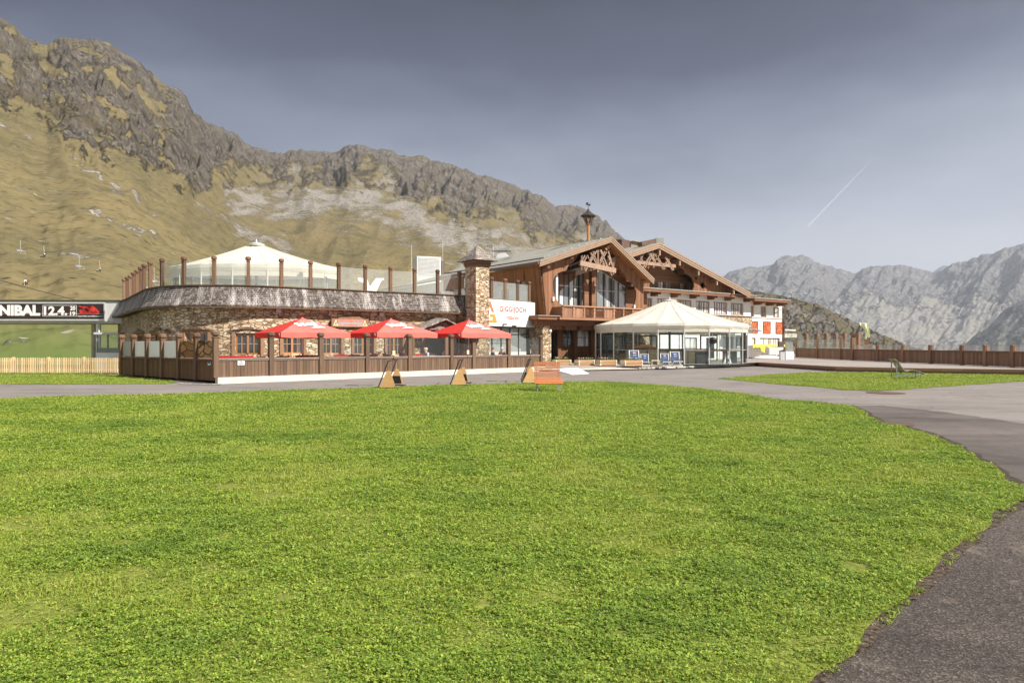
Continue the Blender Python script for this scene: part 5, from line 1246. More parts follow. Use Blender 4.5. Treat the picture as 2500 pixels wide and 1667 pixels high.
m = MB(); wall(m, H, tM+.005, tR, -.1, H.z(H.t(1868), 727), -.75, -.18, us+[(H.t(1836), H.t(1849), H.z(H.t(1868), 843), H.z(H.t(1868), 824.5)), (H.t(1858), H.t(1908), H.z(H.t(1868), 843), H.z(H.t(1868), 824.5))]); m.build('wall', M['white'], hot)
for h in up: window(H, h, hot, 6 if h[1]-h[0] > 1.5 else 3, 2, 'winframe', 'pane_curtain', 0, .20, .08, .035, heavy=2)
for h in us: window(H, h, hot, 4, 2, 'winframe', 'pane_curtain', -.18, .20, .07, .03, heavy=2)
h = (H.t(1836), H.t(1849), H.z(H.t(1868), 843), H.z(H.t(1868), 824.5)); window(H, h, hot, 1, 1, 'winframe', 'pane_curtain', -.18, .2, .1)
h = (H.t(1858), H.t(1908), h[2], h[3]); window(H, h, hot, 4, 1, 'winframe', 'pane_curtain', -.18, .2, .1, .09)
# stone storey under the first row, white part below it
m = MB(); m.fbox(H, H.t(1570), tM, 2.55, zst-.004, -.35, .12); m.build('stone_wall', M['stone'], hot)
m = MB().rnd(.2); m.fbox(H, tL, tM+.1, zst-.003, zst+.05, .125, .24); m.build('sill_band', M['rail'], hot)
m = MB().rnd(.2); m.fbox(H, tM+.11, tR+.04, zst-.10, zst-.05, -.18, -.12); m.build('sill_band', M['rail'], hot)
gw = [(H.t(1668), H.t(1700), .45, 2.3), (H.t(1722), H.t(1742), DZ+.05, 2.3), (H.t(1762), H.t(1808), DZ, 2.4)]
m = MB(); wall(m, H, H.t(1600), H.t(1814), -.1, 2.545, -.35, .10, gw); m.build('ground_wall', M['white'], hot)
m = MB(); m.fbox(H, H.t(1824), tM, -.1, 2.545, -.35, .10); m.build('ground_wall', M['white'], hot)
window(H, gw[0], hot, 2, 2, 'winframe', 'pane_curtain', .1, .12); window(H, gw[1], hot, 1, 1, 'dark_metal', 'pane', .1, .12)
window(H, gw[2], hot, 4, 2, 'dark_metal', 'pane_big', .1, .12, .06, .05)
m = MB(); m.fbox(H, H.t(1814)+.003, H.t(1824)-.003, -.1, 2.5, -.34, -.28); m.build('door', M['dark_metal'], hot)
# red shingle panels in narrow frames
for x0, x1 in ((1834.5, 1850), (1863, 1881), (1894, 1911)):
    t0, t1 = H.t(x0, -.15), H.t(x1, -.15); z1, z0 = H.z(H.t(1868), 784.5), H.z(H.t(1868), 814)
    m = MB(); m.fbox(H, t0+.04, t1-.04, z0+.04, z1-.04, -.175, -.13); p = m.build('shingle_panel', M['shingle_red'], hot)
    m = MB().rnd(.1); m.fbox(H, t0, t1, z1-.038, z1, -.178, -.10); m.fbox(H, t0, t1, z0, z0+.038, -.178, -.10); m.fbox(H, t0, t0+.038, z0+.04, z1-.04, -.178, -.10); m.fbox(H, t1-.038, t1, z0+.04, z1-.04, -.178, -.10); m.build('frame', M['redfence'], p)
# eaves and brackets
for a, b_, yy, o_ in ((tL-1.5, H.t(1847, 1.2), 722, 0), (H.t(1842, 1.2), H.t(1930, 1.2), 734, -.18)):
    xm = 1830 if o_ == 0 else 1880; z = H.z(H.t(xm, 1.2), yy+ (0 if o_ == 0 else -3), 1.2)
    m = MB(); m.hexa([H.pt(a, z, 1.25), H.pt(b_, z, 1.25), H.pt(b_, z+.55, -3.5), H.pt(a, z+.55, -3.5), H.pt(a, z+.10, 1.25), H.pt(b_, z+.10, 1.25), H.pt(b_, z+.65, -3.5), H.pt(a, z+.65, -3.5)], [(a, 0), (b_, 0), (b_, 5), (a, 5)]*2); m.build('eave_roof', M['sheetroof'], hot)
    m = MB().rnd(.5); m.fbox(H, a+.02, b_-.05, z-.24, z-.005, 1.0, 1.2); m.build('fascia', M['timber'], hot)
    m = MB().rnd(.5); m.fbox(H, a+.05, b_-.1, z-.12, z-.02, -.2, .99); m.build('soffit', M['timber'], hot)
for i, x_ in enumerate((1604, 1652.5, 1698.5, 1742, 1783.6, 1830, 1858, 1888, 1914)):
    z = (H.z(H.t(1830, 1.2), 722, 1.2) if i < 6 else H.z(H.t(1880, 1.2), 731, 1.2)); t = H.t(x_, .6); m = MB().rnd()
    m.fbox(H, t-.15, t+.15, z-.38, z-.125, -.0 if i < 6 else -.17, .95); m.fbox(H, t-.14, t+.14, z-.52, z-.382, -.0 if i < 6 else -.17, .6); m.build('bracket', M['timber'], hot)
m = MB(); p = H.pt(H.t(1926, 1.2), H.z(tR, 738), 1.2); q = H.pt(tR+.1, H.z(tR, 750), .0); m.tube([p, q, H.pt(tR+.1, .3, .0)], .06, 6); m.build('drainpipe', M['rustbrown'], hot)
# side wall and rear body
m = MB(); m.fbox(H, tL, tR-.02, 0, zE-.6, -14, -.8); m.build('rear_block', M['white'], hot)
# timber gable storey
VO = 1.6; VA = W(1610, 596, 57.6); VL = H.tz(1530, 622, VO); VR = H.tz(1832, 718, VO)
Va = H.tz(1610, 596, VO); Vap = H.pt(Va[0], Va[1], VO); Vr = H.pt(VR[0], VR[1], VO)
Vl_t = Va[0]-(Va[0]-H.tz(1530, 622, VO)[0])*2.4; sl_l = (Va[1]-VL[1])/(Va[0]-VL[0]); Vl = H.pt(Vl_t, Va[1]-sl_l*(Va[0]-Vl_t), VO)
slab(Vl, Vap, 15, 15, .12, 'roof', M['sheetroof'], hot); slab(Vr, Vap, 15, 15, .12, 'roof', M['sheetroof'], hot)
barge(Vl+up_, Vap+up_, hot, 3, .17); barge(Vr+up_, Vap+up_, hot, 3, .17)
soff2 = M['timber']
for e_ in (Vl, Vr):
    m = MB(); q = [e_+off+NB3*.1, Vap+off+NB3*.1, Vap+off+NB3*2.5, e_+off+NB3*2.5]; m.hexa(q+[v+Vector((0, 0, .12)) for v in q]); m.build('soffit', soff2, hot)
zgb = H.z(H.t(1700, -.6), 715, -.6)
lineR = lambda t: Va[1]+(VR[1]-Va[1])*(t-Va[0])/(VR[0]-Va[0])-.45; lineL = lambda t: Va[1]-sl_l*(Va[0]-t)-.35
OB = -.9
wz1, wz0 = H.z(H.t(1640, OB), 689, OB), H.z(H.t(1640, OB), 707, OB)
gwn = [(H.t(1608, OB), H.t(1620.5, OB)), (H.t(1627, OB), H.t(1639, OB)), (H.t(1661, OB), H.t(1672, OB)), (H.t(1677, OB), H.t(1689, OB))]
loops = [[(Vl_t+2, zgb-.6), (VR[0]-2.5, zgb-.6), (VR[0]-2.5, lineR(VR[0]-2.5)), (Va[0], Va[1]-.5), (Vl_t+2, lineL(Vl_t+2))]]+[[(a, wz0), (b_, wz0), (b_, wz1), (a, wz1)] for a, b_ in gwn]
m = MB(); m.poly(H, loops, OB-.2, OB); m.build('gable_wall', plank_h, hot)
for a, b_ in gwn: window(H, (a, b_, wz0, wz1), hot, 2, 2, 'winframe', 'pane_curtain', OB, .12, .06, .03)
sc_in = [(1656, 640), (1660, 646), (1666, 655), (1671, 658), (1674, 667.6), (1682, 670.5), (1690.7, 677), (1694.6, 689), (1694.6, 700), (1692.6, 706), (1690, 712)]
sc_out = [(1690, 716), (1815, 722), (1808, 714), (1760, 691), (1700, 662), (1662, 641)]
SO_ = .7
circ = [(1700+3.2*math.cos(a), 679+4.2*math.sin(a)) for a in np.linspace(0, 2*math.pi, 11)[:-1]]
dia = [(1715.7, 687), (1722.5, 697), (1715.7, 707), (1709, 697)]
m = MB(); m.poly(H, [pl(H, sc_in+sc_out, SO_), pl(H, circ, SO_), pl(H, dia, SO_)], SO_-.14, SO_); m.build('gable_screen', plank_v, hot)
m = MB(); m.poly(H, [pl(H, [(1572, 716), (1572, 690), (1568, 660), (1574, 640), (1586, 632), (1600, 628), (1602, 636), (1588, 644), (1582, 660), (1586, 690), (1586, 716)], .3)], .18, .3); m.build('gable_screen', plank_v, hot)
for x_, y_ in ((1656, 637), (1702, 661), (1747, 685), (1788, 708), (1607, 612)):
    t, z = H.tz(x_, y_, 1.3); p = H.pt(t, z, 1.35); m = MB().rnd(.8); m.beam(p, p+NB3*2.2, .22, .36); o = m.build('purlin', M['timber'], hot)
    m = MB().rnd(.9); m.fbox(H, t-.07, t+.07, z-.42, z+.22, 1.36, 1.5); m.build('purlin_end', M['carved'], hot)
def tb2(p, q_, w=.10, name='truss_beam'):
    a, b_ = H.tz(*p, 1.2), H.tz(*q_, 1.2); m = MB().rnd(); m.beam(H.pt(a[0], a[1], 1.2), H.pt(b_[0], b_[1], 1.2), .12, w); m.build(name, M['carved'], hot)
s5 = lambda a, b_: (1500+a/5.113, 560+b_/5.113)
tb2(s5(280, 410), s5(760, 460), .28, 'tie_beam')
for p, q_ in (((330, 300), (320, 400)), ((370, 290), (310, 400)), ((410, 275), (500, 420)), ((425, 275), (520, 430)), ((480, 270), (355, 470)), ((492, 300), (375, 480)), ((320, 330), (350, 410)), ((500, 310), (605, 500)), ((515, 310), (628, 500)), ((570, 300), (490, 410)), ((490, 320), (490, 480)), ((630, 345), (720, 510)), ((645, 345), (738, 510)), ((690, 360), (615, 450)), ((550, 240), (540, 300))): tb2(s5(*p), s5(*q_))
# chimneys and dormer on the hotel roof
cb = W(1528, 612, 60); cp = empty('roof_chimney', tuple(cb), 'brown sheet-clad box chimney between the two gable roofs', 'chimney')
zc1 = EYE+(HY-586)/FPX*60; m = MB(); world_box(m, (cb.x-.35, cb.y), UG, .95, .9, cb.z-2.5, zc1); m.build('shaft', M['rustbrown'], cp)
m = MB(); world_box(m, (cb.x-.42, cb.y-.05), UG, 1.08, 1.02, zc1+.003, zc1+.06); m.build('cap', M['rustbrown'], cp)
dm = empty('roof_dormer', tuple(W(1560, 600, 62)), 'pale boarded dormer with dark flat roof on the hotel roof', 'dormer')
D0 = W(1540, 600, 62); Df = Fac((D0.x, D0.y), UG)
m = MB(); m.poly(Df, [[Df.tz(1541, 612), Df.tz(1541, 590), Df.tz(1566, 592), Df.tz(1556, 604)]], -2, 0); m.build('cheek', M['carved'], dm)
m = MB(); m.poly(Df, [[Df.tz(1540, 589), Df.tz(1545, 587), Df.tz(1571, 592), Df.tz(1567, 594)]], -2.2, .3); m.build('roof', M['roof'], dm)
m = MB(); a, b_ = H.tz(1562, 599, .4), H.tz(1601, 588, .4); m.beam(H.pt(a[0], a[1]+.1, .4), H.pt(b_[0], b_[1], .4), .5, .35); m.build('ridge_box', M['rustbrown'], dm)
m = MB(); a = H.tz(1603, 588, .5); q = H.pt(a[0], a[1], .5); m.box(q.x-.1, q.x+.55, q.y-.3, q.y+.5, q.z-.35, q.z+.2); m.build('ridge_cap', M['roof'], dm)
# little shingled porch roof by the side door
pr = empty('porch_roof', tuple(H.pt(tM, 2.6, .5)), 'small grey shingled porch roof right of the round tent', 'porch roof')
t0, t1 = H.t(1790, 1.2), H.t(1851, 1.2); z = H.z(tM, 809, 1.2)
m = MB(); q = [H.pt(t0, z, 1.6), H.pt(t1, z, 1.6), H.pt(t1-.9, z+.62, .14), H.pt(t0, z+.62, .14)]; uvq = [(0, 0), (3, 0), (3, 1.6), (0, 1.6)]; m.hexa(q+[v+Vector((0, 0, .07)) for v in q], uvq+uvq); m.build('shingle_slope', M['shingle_pale'], pr)
m = MB(); m.fbox(H, t0, t1-1.3, z-.38, z-.02, .15, 1.35); m.build('base_box', M['white'], pr)
# ================================================================ decks, ramp, right-hand terrace
def edge_pts(l, z): return [G(x_, y_, z) for x_, y_ in l]
dk = MB()
# paved strip in front of the houses: low front edge, rising to the houses
fe = [G(1322, 905, .06), G(1408, 903.5, .06), G(1598, 900, .06), G(1725, 896, .06), G(1843, 891.5, .06)]
fe = [Vector((p.x, p.y, .17)) for p in fe]
bk_ = [Vector((2.3, 46.2, DZ)), Vector((4.4, 45.6, DZ)), Vector((9.3, 46.6, DZ)), Vector((14.0, 48.2, DZ)), Vector((20.5, 53.6, DZ))]
vs = fe+bk_; dk.add(vs, [(i, i+1, i+6, i+5) for i in range(4)])
dk.build('terrace', M['deck'])['kind'] = 'structure'
d2 = MB(); d2.sheet([(p.x, p.y) for p in bk_]+[(60, 53.6), (75, 100), (-4, 100), (-4, 46.5), (1.3, 44.5)], DZ-.003); d2.build('terrace', M['deck'])['kind'] = 'structure'
# concrete edge
ce = MB()
for a, b_ in zip(fe[:-1], fe[1:]):
    dv = (b_-a).normalized(); nv = Vector((dv.y, -dv.x, 0)); ce.hexa([a+nv*.12-Vector((0, 0, .10)), b_+nv*.12-Vector((0, 0, .10)), b_-Vector((0, 0, .10)), a-Vector((0, 0, .10)), a+nv*.12+Vector((0, 0, .004)), b_+nv*.12+Vector((0, 0, .004)), b_+Vector((0, 0, .004)), a+Vector((0, 0, .004))])
ce.build('kerb', M['concrete'])['kind'] = 'structure'
# big timber deck on the right
de_ = [G(1843, 893.5, .0), G(2040, 906.5, 0), G(2200, 910.5, 0), G(2350, 913, 0), G(2500, 915.5, 0), G(2760, 921, 0)]
DK = .29
d3 = MB(); d3.sheet([(p.x, p.y) for p in de_]+[(62, 54.5), (20.7, 53.9)], DK); d3.build('deck', M['deck'])['kind'] = 'structure'
d4 = MB()
for a, b_ in zip(de_[:-1], de_[1:]):
    dv = (b_-a).normalized(); nv = Vector((dv.y, -dv.x, 0))
    for z0, z1, o_ in ((-.02, .13, .0), (.138, .302, .07)):
        d4.rnd(); q = [a+nv*o_, b_+nv*o_, b_-nv*.2, a-nv*.2]; d4.hexa([Vector((v.x, v.y, z0)) for v in q]+[Vector((v.x, v.y, z1)) for v in q])
d4.build('deck_edge', M['deckside'])['kind'] = 'structure'
# white access ramp
r0 = MB(); q = [G(1338, 905.5, 0), G(1395, 914.5, 0), G(1438, 912.5, 0), Vector((3.9, 43.7, 0)), ]
A = [G(1340, 906, .0), G(1396, 914.5, 0), G(1438, 912, 0), G(1412, 905.5, 0)]
hts = [.19, .02, .02, .19]
r0.hexa([Vector((p.x, p.y, -.01)) for p in A]+[Vector((p.x, p.y, h)) for p, h in zip(A, hts)])
rq = empty('access_ramp', (A[0].x, A[0].y, 0), 'low white wedge-shaped ramp leading up to the entrance terrace', 'ramp'); r0.build('slab', M['white_panel'], rq)

# red-brown fences of the terrace on the right
zf = DK; a_, b_ = G(2083, 879.5, zf), G(2475, 896.5, zf); RF = Fac((a_.x, a_.y), (b_.x-a_.x, b_.y-a_.y))
rf_ = empty('wooden_fence', tuple(a_), 'long red-brown board fence with metal railing on top along the right deck', 'fence')
rpx = [2083, 2144, 2206, 2273, 2350, 2407, 2474, 2548, 2630]; rt = [RF.t(x_) for x_ in rpx]; ztp = 1.7-.05
ar = math.atan2((b_-a_).y, (b_-a_).x)+math.pi/4
def plain_post(p, z0, z1, w, rot, mat, parent):
    m = MB().rnd(); m.lathe((p.x, p.y, z0), [(w/math.sqrt(2), 0), (w/math.sqrt(2), z1-z0-.02), (w/math.sqrt(2)*.9, z1-z0)], 4, rot=rot); return m.build('post', M[mat], parent)
for i, t in enumerate(rt): plain_post(RF.pt(t, 0, 0), zf, ztp if i else 2.25, .26 if i else .34, ar, 'redfence', rf_)
for a, b2 in zip(rt[:-1], rt[1:]):
    board_bay(RF, a+.14, b2-.14, zf+.02, 1.27, rf_, .17, 'redfence', 'redfence', cap=.14)
    m = MB(); m.fbox(RF, a+.1, b2-.1, 1.60, 1.63, -.02, .01); n = int((b2-a)/.13)
    for k in range(n): c = a+.12+(b2-a-.24)*(k+.5)/n; m.fbox(RF, c-.008, c+.008, 1.275, 1.60, -.012, .004)
    m.build('railing', M['steel'], rf_)
a2, b2_ = G(1944, 872.5, zf), Vector((a_.x, a_.y, 0)); a2 = W(1944, 0, 74); a2.z = zf
BF = Fac((a2.x, a2.y), (b2_.x-a2.x, b2_.y-a2.y)); bf_ = empty('wooden_fence', tuple(a2), 'short red-brown board fence with glass screens behind the info stand', 'fence')
bt = [BF.t(x_) for x_ in (1945, 1997, 2053.5, 2080)]
for i, t in enumerate(bt[:3]): plain_post(BF.pt(t, 0, 0), zf, 2.35, .26, .5, 'redfence', bf_)
for i, (a, c) in enumerate(zip(bt[:-1], bt[1:])):
    board_bay(BF, a+.14, c-.14, zf+.02, 1.30, bf_, .2, 'redfence', 'rail')
    m = MB(); m.fbox(BF, a+.14, c-.14, 1.32, 2.15, -.02, .0); m.build('glass_panel', M['glass_milky'], bf_)
# glazed shelter with broad brown posts behind the fence
sh = empty('glass_shelter', tuple(W(2020, 850, 82)), 'row of broad brown posts with glass screens and pale lime panels behind the fence', 'shelter')
s0, s1 = W(1950, 0, 88), W(2096, 0, 80); ShF = Fac((s0.x, s0.y), (s1.x-s0.x, s1.y-s0.y)); ts = []
for x0, x1 in ((1963, 1969), (1988, 1996), (2011, 2018), (2033, 2041), (2056, 2062.5), (2077, 2084), (2086, 2096)):
    t0, t1 = ShF.t(x0), ShF.t(x1); ts.append((t0, t1)); m = MB().rnd(.4); m.fbox(ShF, t0, t1, .2, ShF.z(t0, 814), -.35, 0); m.build('post', M['redfence'], sh)
for (a, b1), (c, d_) in zip(ts[:-1], ts[1:]):
    if c-b1 > .3:
        m = MB(); m.fbox(ShF, b1+.02, c-.02, 1.0, ShF.z(b1, 818), -.2, -.18); m.build('glass_panel', M['glass_milky'], sh)
        m = MB(); m.fbox(ShF, b1+.04, c-.04, ShF.z(b1, 838), ShF.z(b1, 837), .05, .1); m.build('handrail', M['ink_white'], sh)
m = MB(); m.fbox(ShF, ShF.t(1967, .4), ShF.t(2084, .4), .5, ShF.z(0, 848), .25, .4); m.build('lime_panel', M['lime'], sh)
# flag
fg = W(2116, 852, 66); fq = empty('flag', (fg.x, fg.y, DZ), 'pale lime cloth banner drooping from a pole above a brown post', 'flag')
plain_post(Vector((fg.x, fg.y, 0)), DZ, EYE+(HY-824)/FPX*66, .36, .4, 'redfence', fq)
m = MB(); m.tube([(fg.x+.15, fg.y, 2), (fg.x+.15, fg.y, W(0, 789, 66).z), (fg.x-.72, fg.y, W(0, 789.5, 66).z)], .03, 6); m.build('pole', M['alu'], fq)
m = MB(); vs = []; nx, ny = 9, 14; zt1, zb1_ = W(0, 790, 66).z, W(0, 827, 66).z
for j in range(ny+1):
    v = j/ny; lft = -.70+.55*sstep(0, .5, v)-.10*sstep(.6, 1, v); rgt = .12+.10*v
    for i in range(nx+1):
        u = i/nx; vs.append((fg.x+float(lft+(rgt-lft)*u), fg.y-.1+.10*math.sin(u*9+v*3), zt1+(zb1_-zt1)*v*(1-.12*u+.06*math.sin(u*7))))
m.add(vs, [(j*(nx+1)+i, j*(nx+1)+i+1, (j+1)*(nx+1)+i+1, (j+1)*(nx+1)+i) for j in range(ny) for i in range(nx)]); m.build('cloth', M['limeflag'], fq, smooth=True)
# info stand with framed map, bin and awning tube
isd = W(1930, 877, 62.5); ist = empty('info_stand', (isd.x, isd.y, DZ), 'brown framed information stand with a panorama board above a white counter', 'info stand')
IF = Fac((W(1912, 0, 62.5).x, 62.5), (1, .12))
def ir(x0, x1, y0, y1): return IF.rect(x0, x1, y0, y1)
for x0, x1 in ((1915, 1918.6), (1940, 1944.5)):
    t0, t1, _, z1 = ir(x0, x1, 880, 818); m = MB().rnd(.3); m.fbox(IF, t0, t1, DZ, z1, -.2, 0); m.build('post', M['redfence'], ist)
t0, t1, z0, z1 = ir(1912.5, 1946.5, 812, 826); m = MB().rnd(.7); m.fbox(IF, t0, t1, z0, z1, .005, .09); fm = m.build('board_frame', M['post'], ist)
m = MB(); m.fbox(IF, t0+.08, t1-.08, z0+.08, z1-.08, .091, .10); m.build('map_panel', m_plain('pale_panorama', (.56,.60,.50), .5, .4, var=.35, scale=3), fm)
t0, t1, z0, z1 = ir(1919, 1938.5, 858, 877); m = MB(); m.fbox(IF, t0, t1, DZ, z1, -.3, -.02); m.build('counter', M['white_panel'], ist)
m = MB(); m.fbox(IF, t0, t1, z1, z1+1.2, -.16, -.14); m.build('glass_panel', M['glass_milky'], ist)
t0, t1, z0, z1 = ir(1901.5, 1913.5, 833.5, 847.5); m = MB(); m.fbox(IF, t0, t1, z0, z1, -.25, .05); m.build('side_box', M['rustbrown'], ist)
t0, t1, z0, z1 = ir(1918, 1943, 803.5, 807.5); m = MB(); m.tube([IF.pt(t0, (z0+z1)/2, -.1), IF.pt(t1, (z0+z1)/2-.05, -.1)], .075, 8); m.tube([IF.pt(t0+.1, z0, -.1), IF.pt(t0+.1, z0-.35, -.1)], .02, 6); m.build('awning_roll', M['ink_white'], ist)
bn = W(1908.5, 877, 62); bq = empty('litter_bin', (bn.x, bn.y, DZ), 'pale metal litter bin with dark sloping lid left of the info stand', 'bin')
m = MB(); m.box(bn.x-.18, bn.x+.2, bn.y-.18, bn.y+.18, DZ, 1.05); m.build('body', M['light_grey'], bq)
m = MB(); m.hexa([(bn.x-.24, bn.y-.22, 1.055), (bn.x+.22, bn.y-.22, 1.055), (bn.x+.22, bn.y+.2, 1.055), (bn.x-.24, bn.y+.2, 1.055), (bn.x-.24, bn.y-.22, 1.08), (bn.x+.22, bn.y-.22, 1.2), (bn.x+.22, bn.y+.2, 1.2), (bn.x-.24, bn.y+.2, 1.08)]); m.build('lid', M['dark_metal'], bq)
# yellow-sheeted cages against the hotel
CF = Fac(tuple(H.pt(H.t(1834, 1), 0, .9).xy), UG)
def cr(x0, x1, y0, y1): return CF.rect(x0, x1, y0, y1)
cg = empty('wire_cages', (CF.O.x, CF.O.y, DZ), 'row of steel wire cages under a bright yellow tarpaulin by the hotel wall', 'cages')
t0, t1, z0, z1 = cr(1835, 1913, 841, 852); m = MB(); vs = []; nx = 26
for i in range(nx+1):
    t = t0+(t1-t0)*i/nx; dr_ = (.75 if .24 < i/nx < .38 else .28 if i/nx < .24 else .22)+.06*math.sin(i*2.3)
    for j, (o_, z_) in enumerate(((-.7, z1), (.10, z1+.02*math.sin(i)), (.16, z1-.12), (.15+.03*math.sin(i*1.7), z1-dr_))): vs.append(CF.pt(t, z_, o_))
m.add(vs, [(i*4+j, i*4+j+1, (i+1)*4+j+1, (i+1)*4+j) for i in range(nx) for j in range(3)]); m.build('tarpaulin', M['yellow'], cg, smooth=True)
for i in range(4):
    a = t0+.1+(t1-t0-.2)*i/4; b1 = t0+(t1-t0-.2)*(i+1)/4; m = MB(); z_lo = DZ+.08; z_hi = z1-.1
    for c in np.linspace(a, b1, 9): m.fbox(CF, c-.012, c+.012, z_lo, z_hi, .06, .085)
    for z_ in np.linspace(z_lo, z_hi, 6): m.fbox(CF, a, b1, z_-.012, z_+.012, .086, .105)
    for c in (a, b1): m.fbox(CF, c-.02, c+.02, z_lo, z_hi, -.6, .05)
    m.build('cage', M['alu'], cg)
    if i < 2: m = MB().rnd(); m.fbox(CF, a+.06, b1-.06, z_lo, z_hi-.3, -.5, .03); m.build('timber_load', M['redfence'], cg)
    else: m = MB(); m.fbox(CF, a+.05, b1-.05, z_lo+.25, z_hi-.15, .11, .13); m.build('grey_sheet', M['light_grey'], cg)
wt = MB(); c0 = CF.pt(CF.t(1858), DZ, .7); vs = []
wt.lathe((c0.x, c0.y, DZ-.02), [(1.6, 0), (1.35, .16), (.9, .22), (.3, .30)], 14, 1, .45, .4)
q = empty('white_sheet', tuple(c0), 'crumpled white sheet lying on the deck in front of the wire cages', 'sheet'); wt.build('folds', M['ink_white'], q, smooth=True)

# ================================================================ round tents
def tent(name, c, Rx, Ry, n, a0, zf_, ze, zv, za, label, lower=True, ceil=True, rail=.95):
    t_ = empty(name, (c[0], c[1], zf_), label, 'tent')
    P = lambda k, r=1.0, z=0.0: Vector((c[0]+Rx*r*math.sin(a0+2*math.pi*k/n), c[1]-Ry*r*math.cos(a0+2*math.pi*k/n), z))
    m = MB(); m2 = MB(); rows = [(1.0, 0), (.80, .155), (.55, .40), (.3, .68), (.09, .95), (.035, 1.0)]
    for k in range(n):
        vs = []; S_ = 4
        for (r, h_) in rows:
            for s_ in range(S_+1):
                sag = -.045*math.sin(math.pi*s_/S_)*r*(1 if h_ > 0 else .5); p = P(k, r).lerp(P(k+1, r), s_/S_); vs.append((p.x, p.y, ze+(za-ze)*h_+sag*Rx*.25))
        m.add(vs, [(i*(S_+1)+j, i*(S_+1)+j+1, (i+1)*(S_+1)+j+1, (i+1)*(S_+1)+j) for i in range(len(rows)-1) for j in range(S_)])
        for (r, h_), (r2, h2) in zip(rows[:-1], rows[1:]): m2.beam(P(k, r, ze+(za-ze)*h_+.012), P(k, r2, ze+(za-ze)*h2+.012), .035, .02)
    m.build('canopy', M['canvas'], t_)
    m2.build('seams', M['canvas_seam'], t_)
    m = MB(); zm = ze+(zv-ze)*.60
    for k in range(n):
        vs = []; S_ = 6
        for (r, z_) in ((1.0, ze), (1.008, (ze+zm)/2), (.995, zm), (.99, zm+.004), (.985, zv)):
            for s_ in range(S_+1):
                f = s_/S_; p = P(k, r).lerp(P(k+1, r), f); w_ = (.035*math.sin(math.pi*f)+.012*math.sin(f*17+k)) if z_ < ze else 0
                vs.append((p.x, p.y, z_+(w_ if z_ == zm else w_*.4)-(.02*Rx*.25*math.sin(math.pi*f)*.5 if z_ == ze else 0)))
        m.add(vs, [(i*(S_+1)+j, i*(S_+1)+j+1, (i+1)*(S_+1)+j+1, (i+1)*(S_+1)+j) for i in range(4) for j in range(S_)])
    m.build('valance', M['valance'], t_)
    m = MB(); m.lathe((c[0], c[1], za), [(Rx*.09, -.10), (Rx*.095, .02), (Rx*.05, .09), (.06, .12), (.03, .30)], 16); m.build('cap', M['alu'], t_)
    for k in range(n):
        m = MB(); m.tube([P(k, .985, zf_), P(k, .985, zv+.35)], .045, 8); m.build('column', M['alu'], t_)
    for k in range(n):
        a, b_ = P(k, .965), P(k+1, .965); d = (b_-a).normalized(); a2, b2 = a+d*.06, b_-d*.06; nv = Vector((d.y, -d.x, 0))*.012
        def bx_(m, z0, z1, th=1.0, A=a2, B=b2): m.hexa([Vector((v.x, v.y, z0)) for v in (A+nv*th, B+nv*th, B-nv*th, A-nv*th)]+[Vector((v.x, v.y, z1)) for v in (A+nv*th, B+nv*th, B-nv*th, A-nv*th)])
        m = MB(); bx_(m, zf_+.06, zv+.25, .5); pn_ = m.build('glass_panel', M['glass'], t_)
        m = MB(); bx_(m, zf_, zf_+.055, 2.5); m.build('floor_rail', M['greenmetal'], pn_)
        m = MB(); bx_(m, zf_+rail, zf_+rail+.07, 2.5)
        if k % 3 == 1 and lower: bx_(m, zv-.18, zv-.06, 2.5); bx_(m, zf_+.056, zv-.05, 3, a2, a2+d*.09); bx_(m, zf_+.056, zv-.05, 3, b2-d*.09, b2)
        m.build('frame', M['dark_metal'] if (k % 3 == 1 and lower) else M['greenmetal'], pn_)
    # radial ceiling ribs under the canvas
    m = MB()
    for k in range(n): m.rnd(); m.beam(P(k, .95, ze-.08), P(k, .08, za-.25), .07, .10)
    m.build('rafters', M['winwood'], t_)
    m = MB(); m.lathe((c[0], c[1], zf_), [(.09, 0), (.09, za-zf_-.35)], 10); m.build('mast', M['dark_metal'], t_)
    return t_
T2 = (12.0, 52.0); tent('round_tent', T2, 5.70, 5.70, 20, R(-3), DZ, 3.14, 2.52, 5.0, 'big round glass-walled tent with a cream canvas roof on the entrance terrace')
T1 = (-15.2, 40.6); tent('round_tent', T1, 5.0, 2.7, 16, R(-4), ZT, 6.18, 5.50, 7.62, 'white canvas round tent on the roof terrace behind the brown posts', lower=False)

# inside the big tent: bar, tables, triangle stands
br_ = empty('bar_counter', (T2[0]-.6, T2[1]-1.2, DZ), 'long curved bar counter with beige front panels and triangle emblems inside the tent', 'bar')
BFc = Fac((T2[0]-3.6, T2[1]-2.2), (1, .12))
for i in range(4):
    m = MB(); m.fbox(BFc, i*1.55, i*1.55+1.47, DZ, DZ+.98, -.5, 0); m.build('front_panel', M['counter'], br_)
    if i in (1, 3): m = MB(); c = i*1.55+.45; m.poly(BFc, [[(c-.25, 1.0), (c+.25, 1.0), (c, 1.0-.42+.84)], [(c-.13, 1.07), (c+.13, 1.07), (c, 1.28)]], .002, .02); m.build('emblem', M['ink_cream'], br_)
m = MB().rnd(); m.fbox(BFc, -.1, 6.2, DZ+.985, DZ+1.06, -.6, .12); m.build('counter_top', M['timber'], br_)
rk_ = empty('driftwood_log', (T2[0]-1.8, T2[1]-2.5, 1.37), 'big golden driftwood piece lying along the bar counter in the tent', 'log')
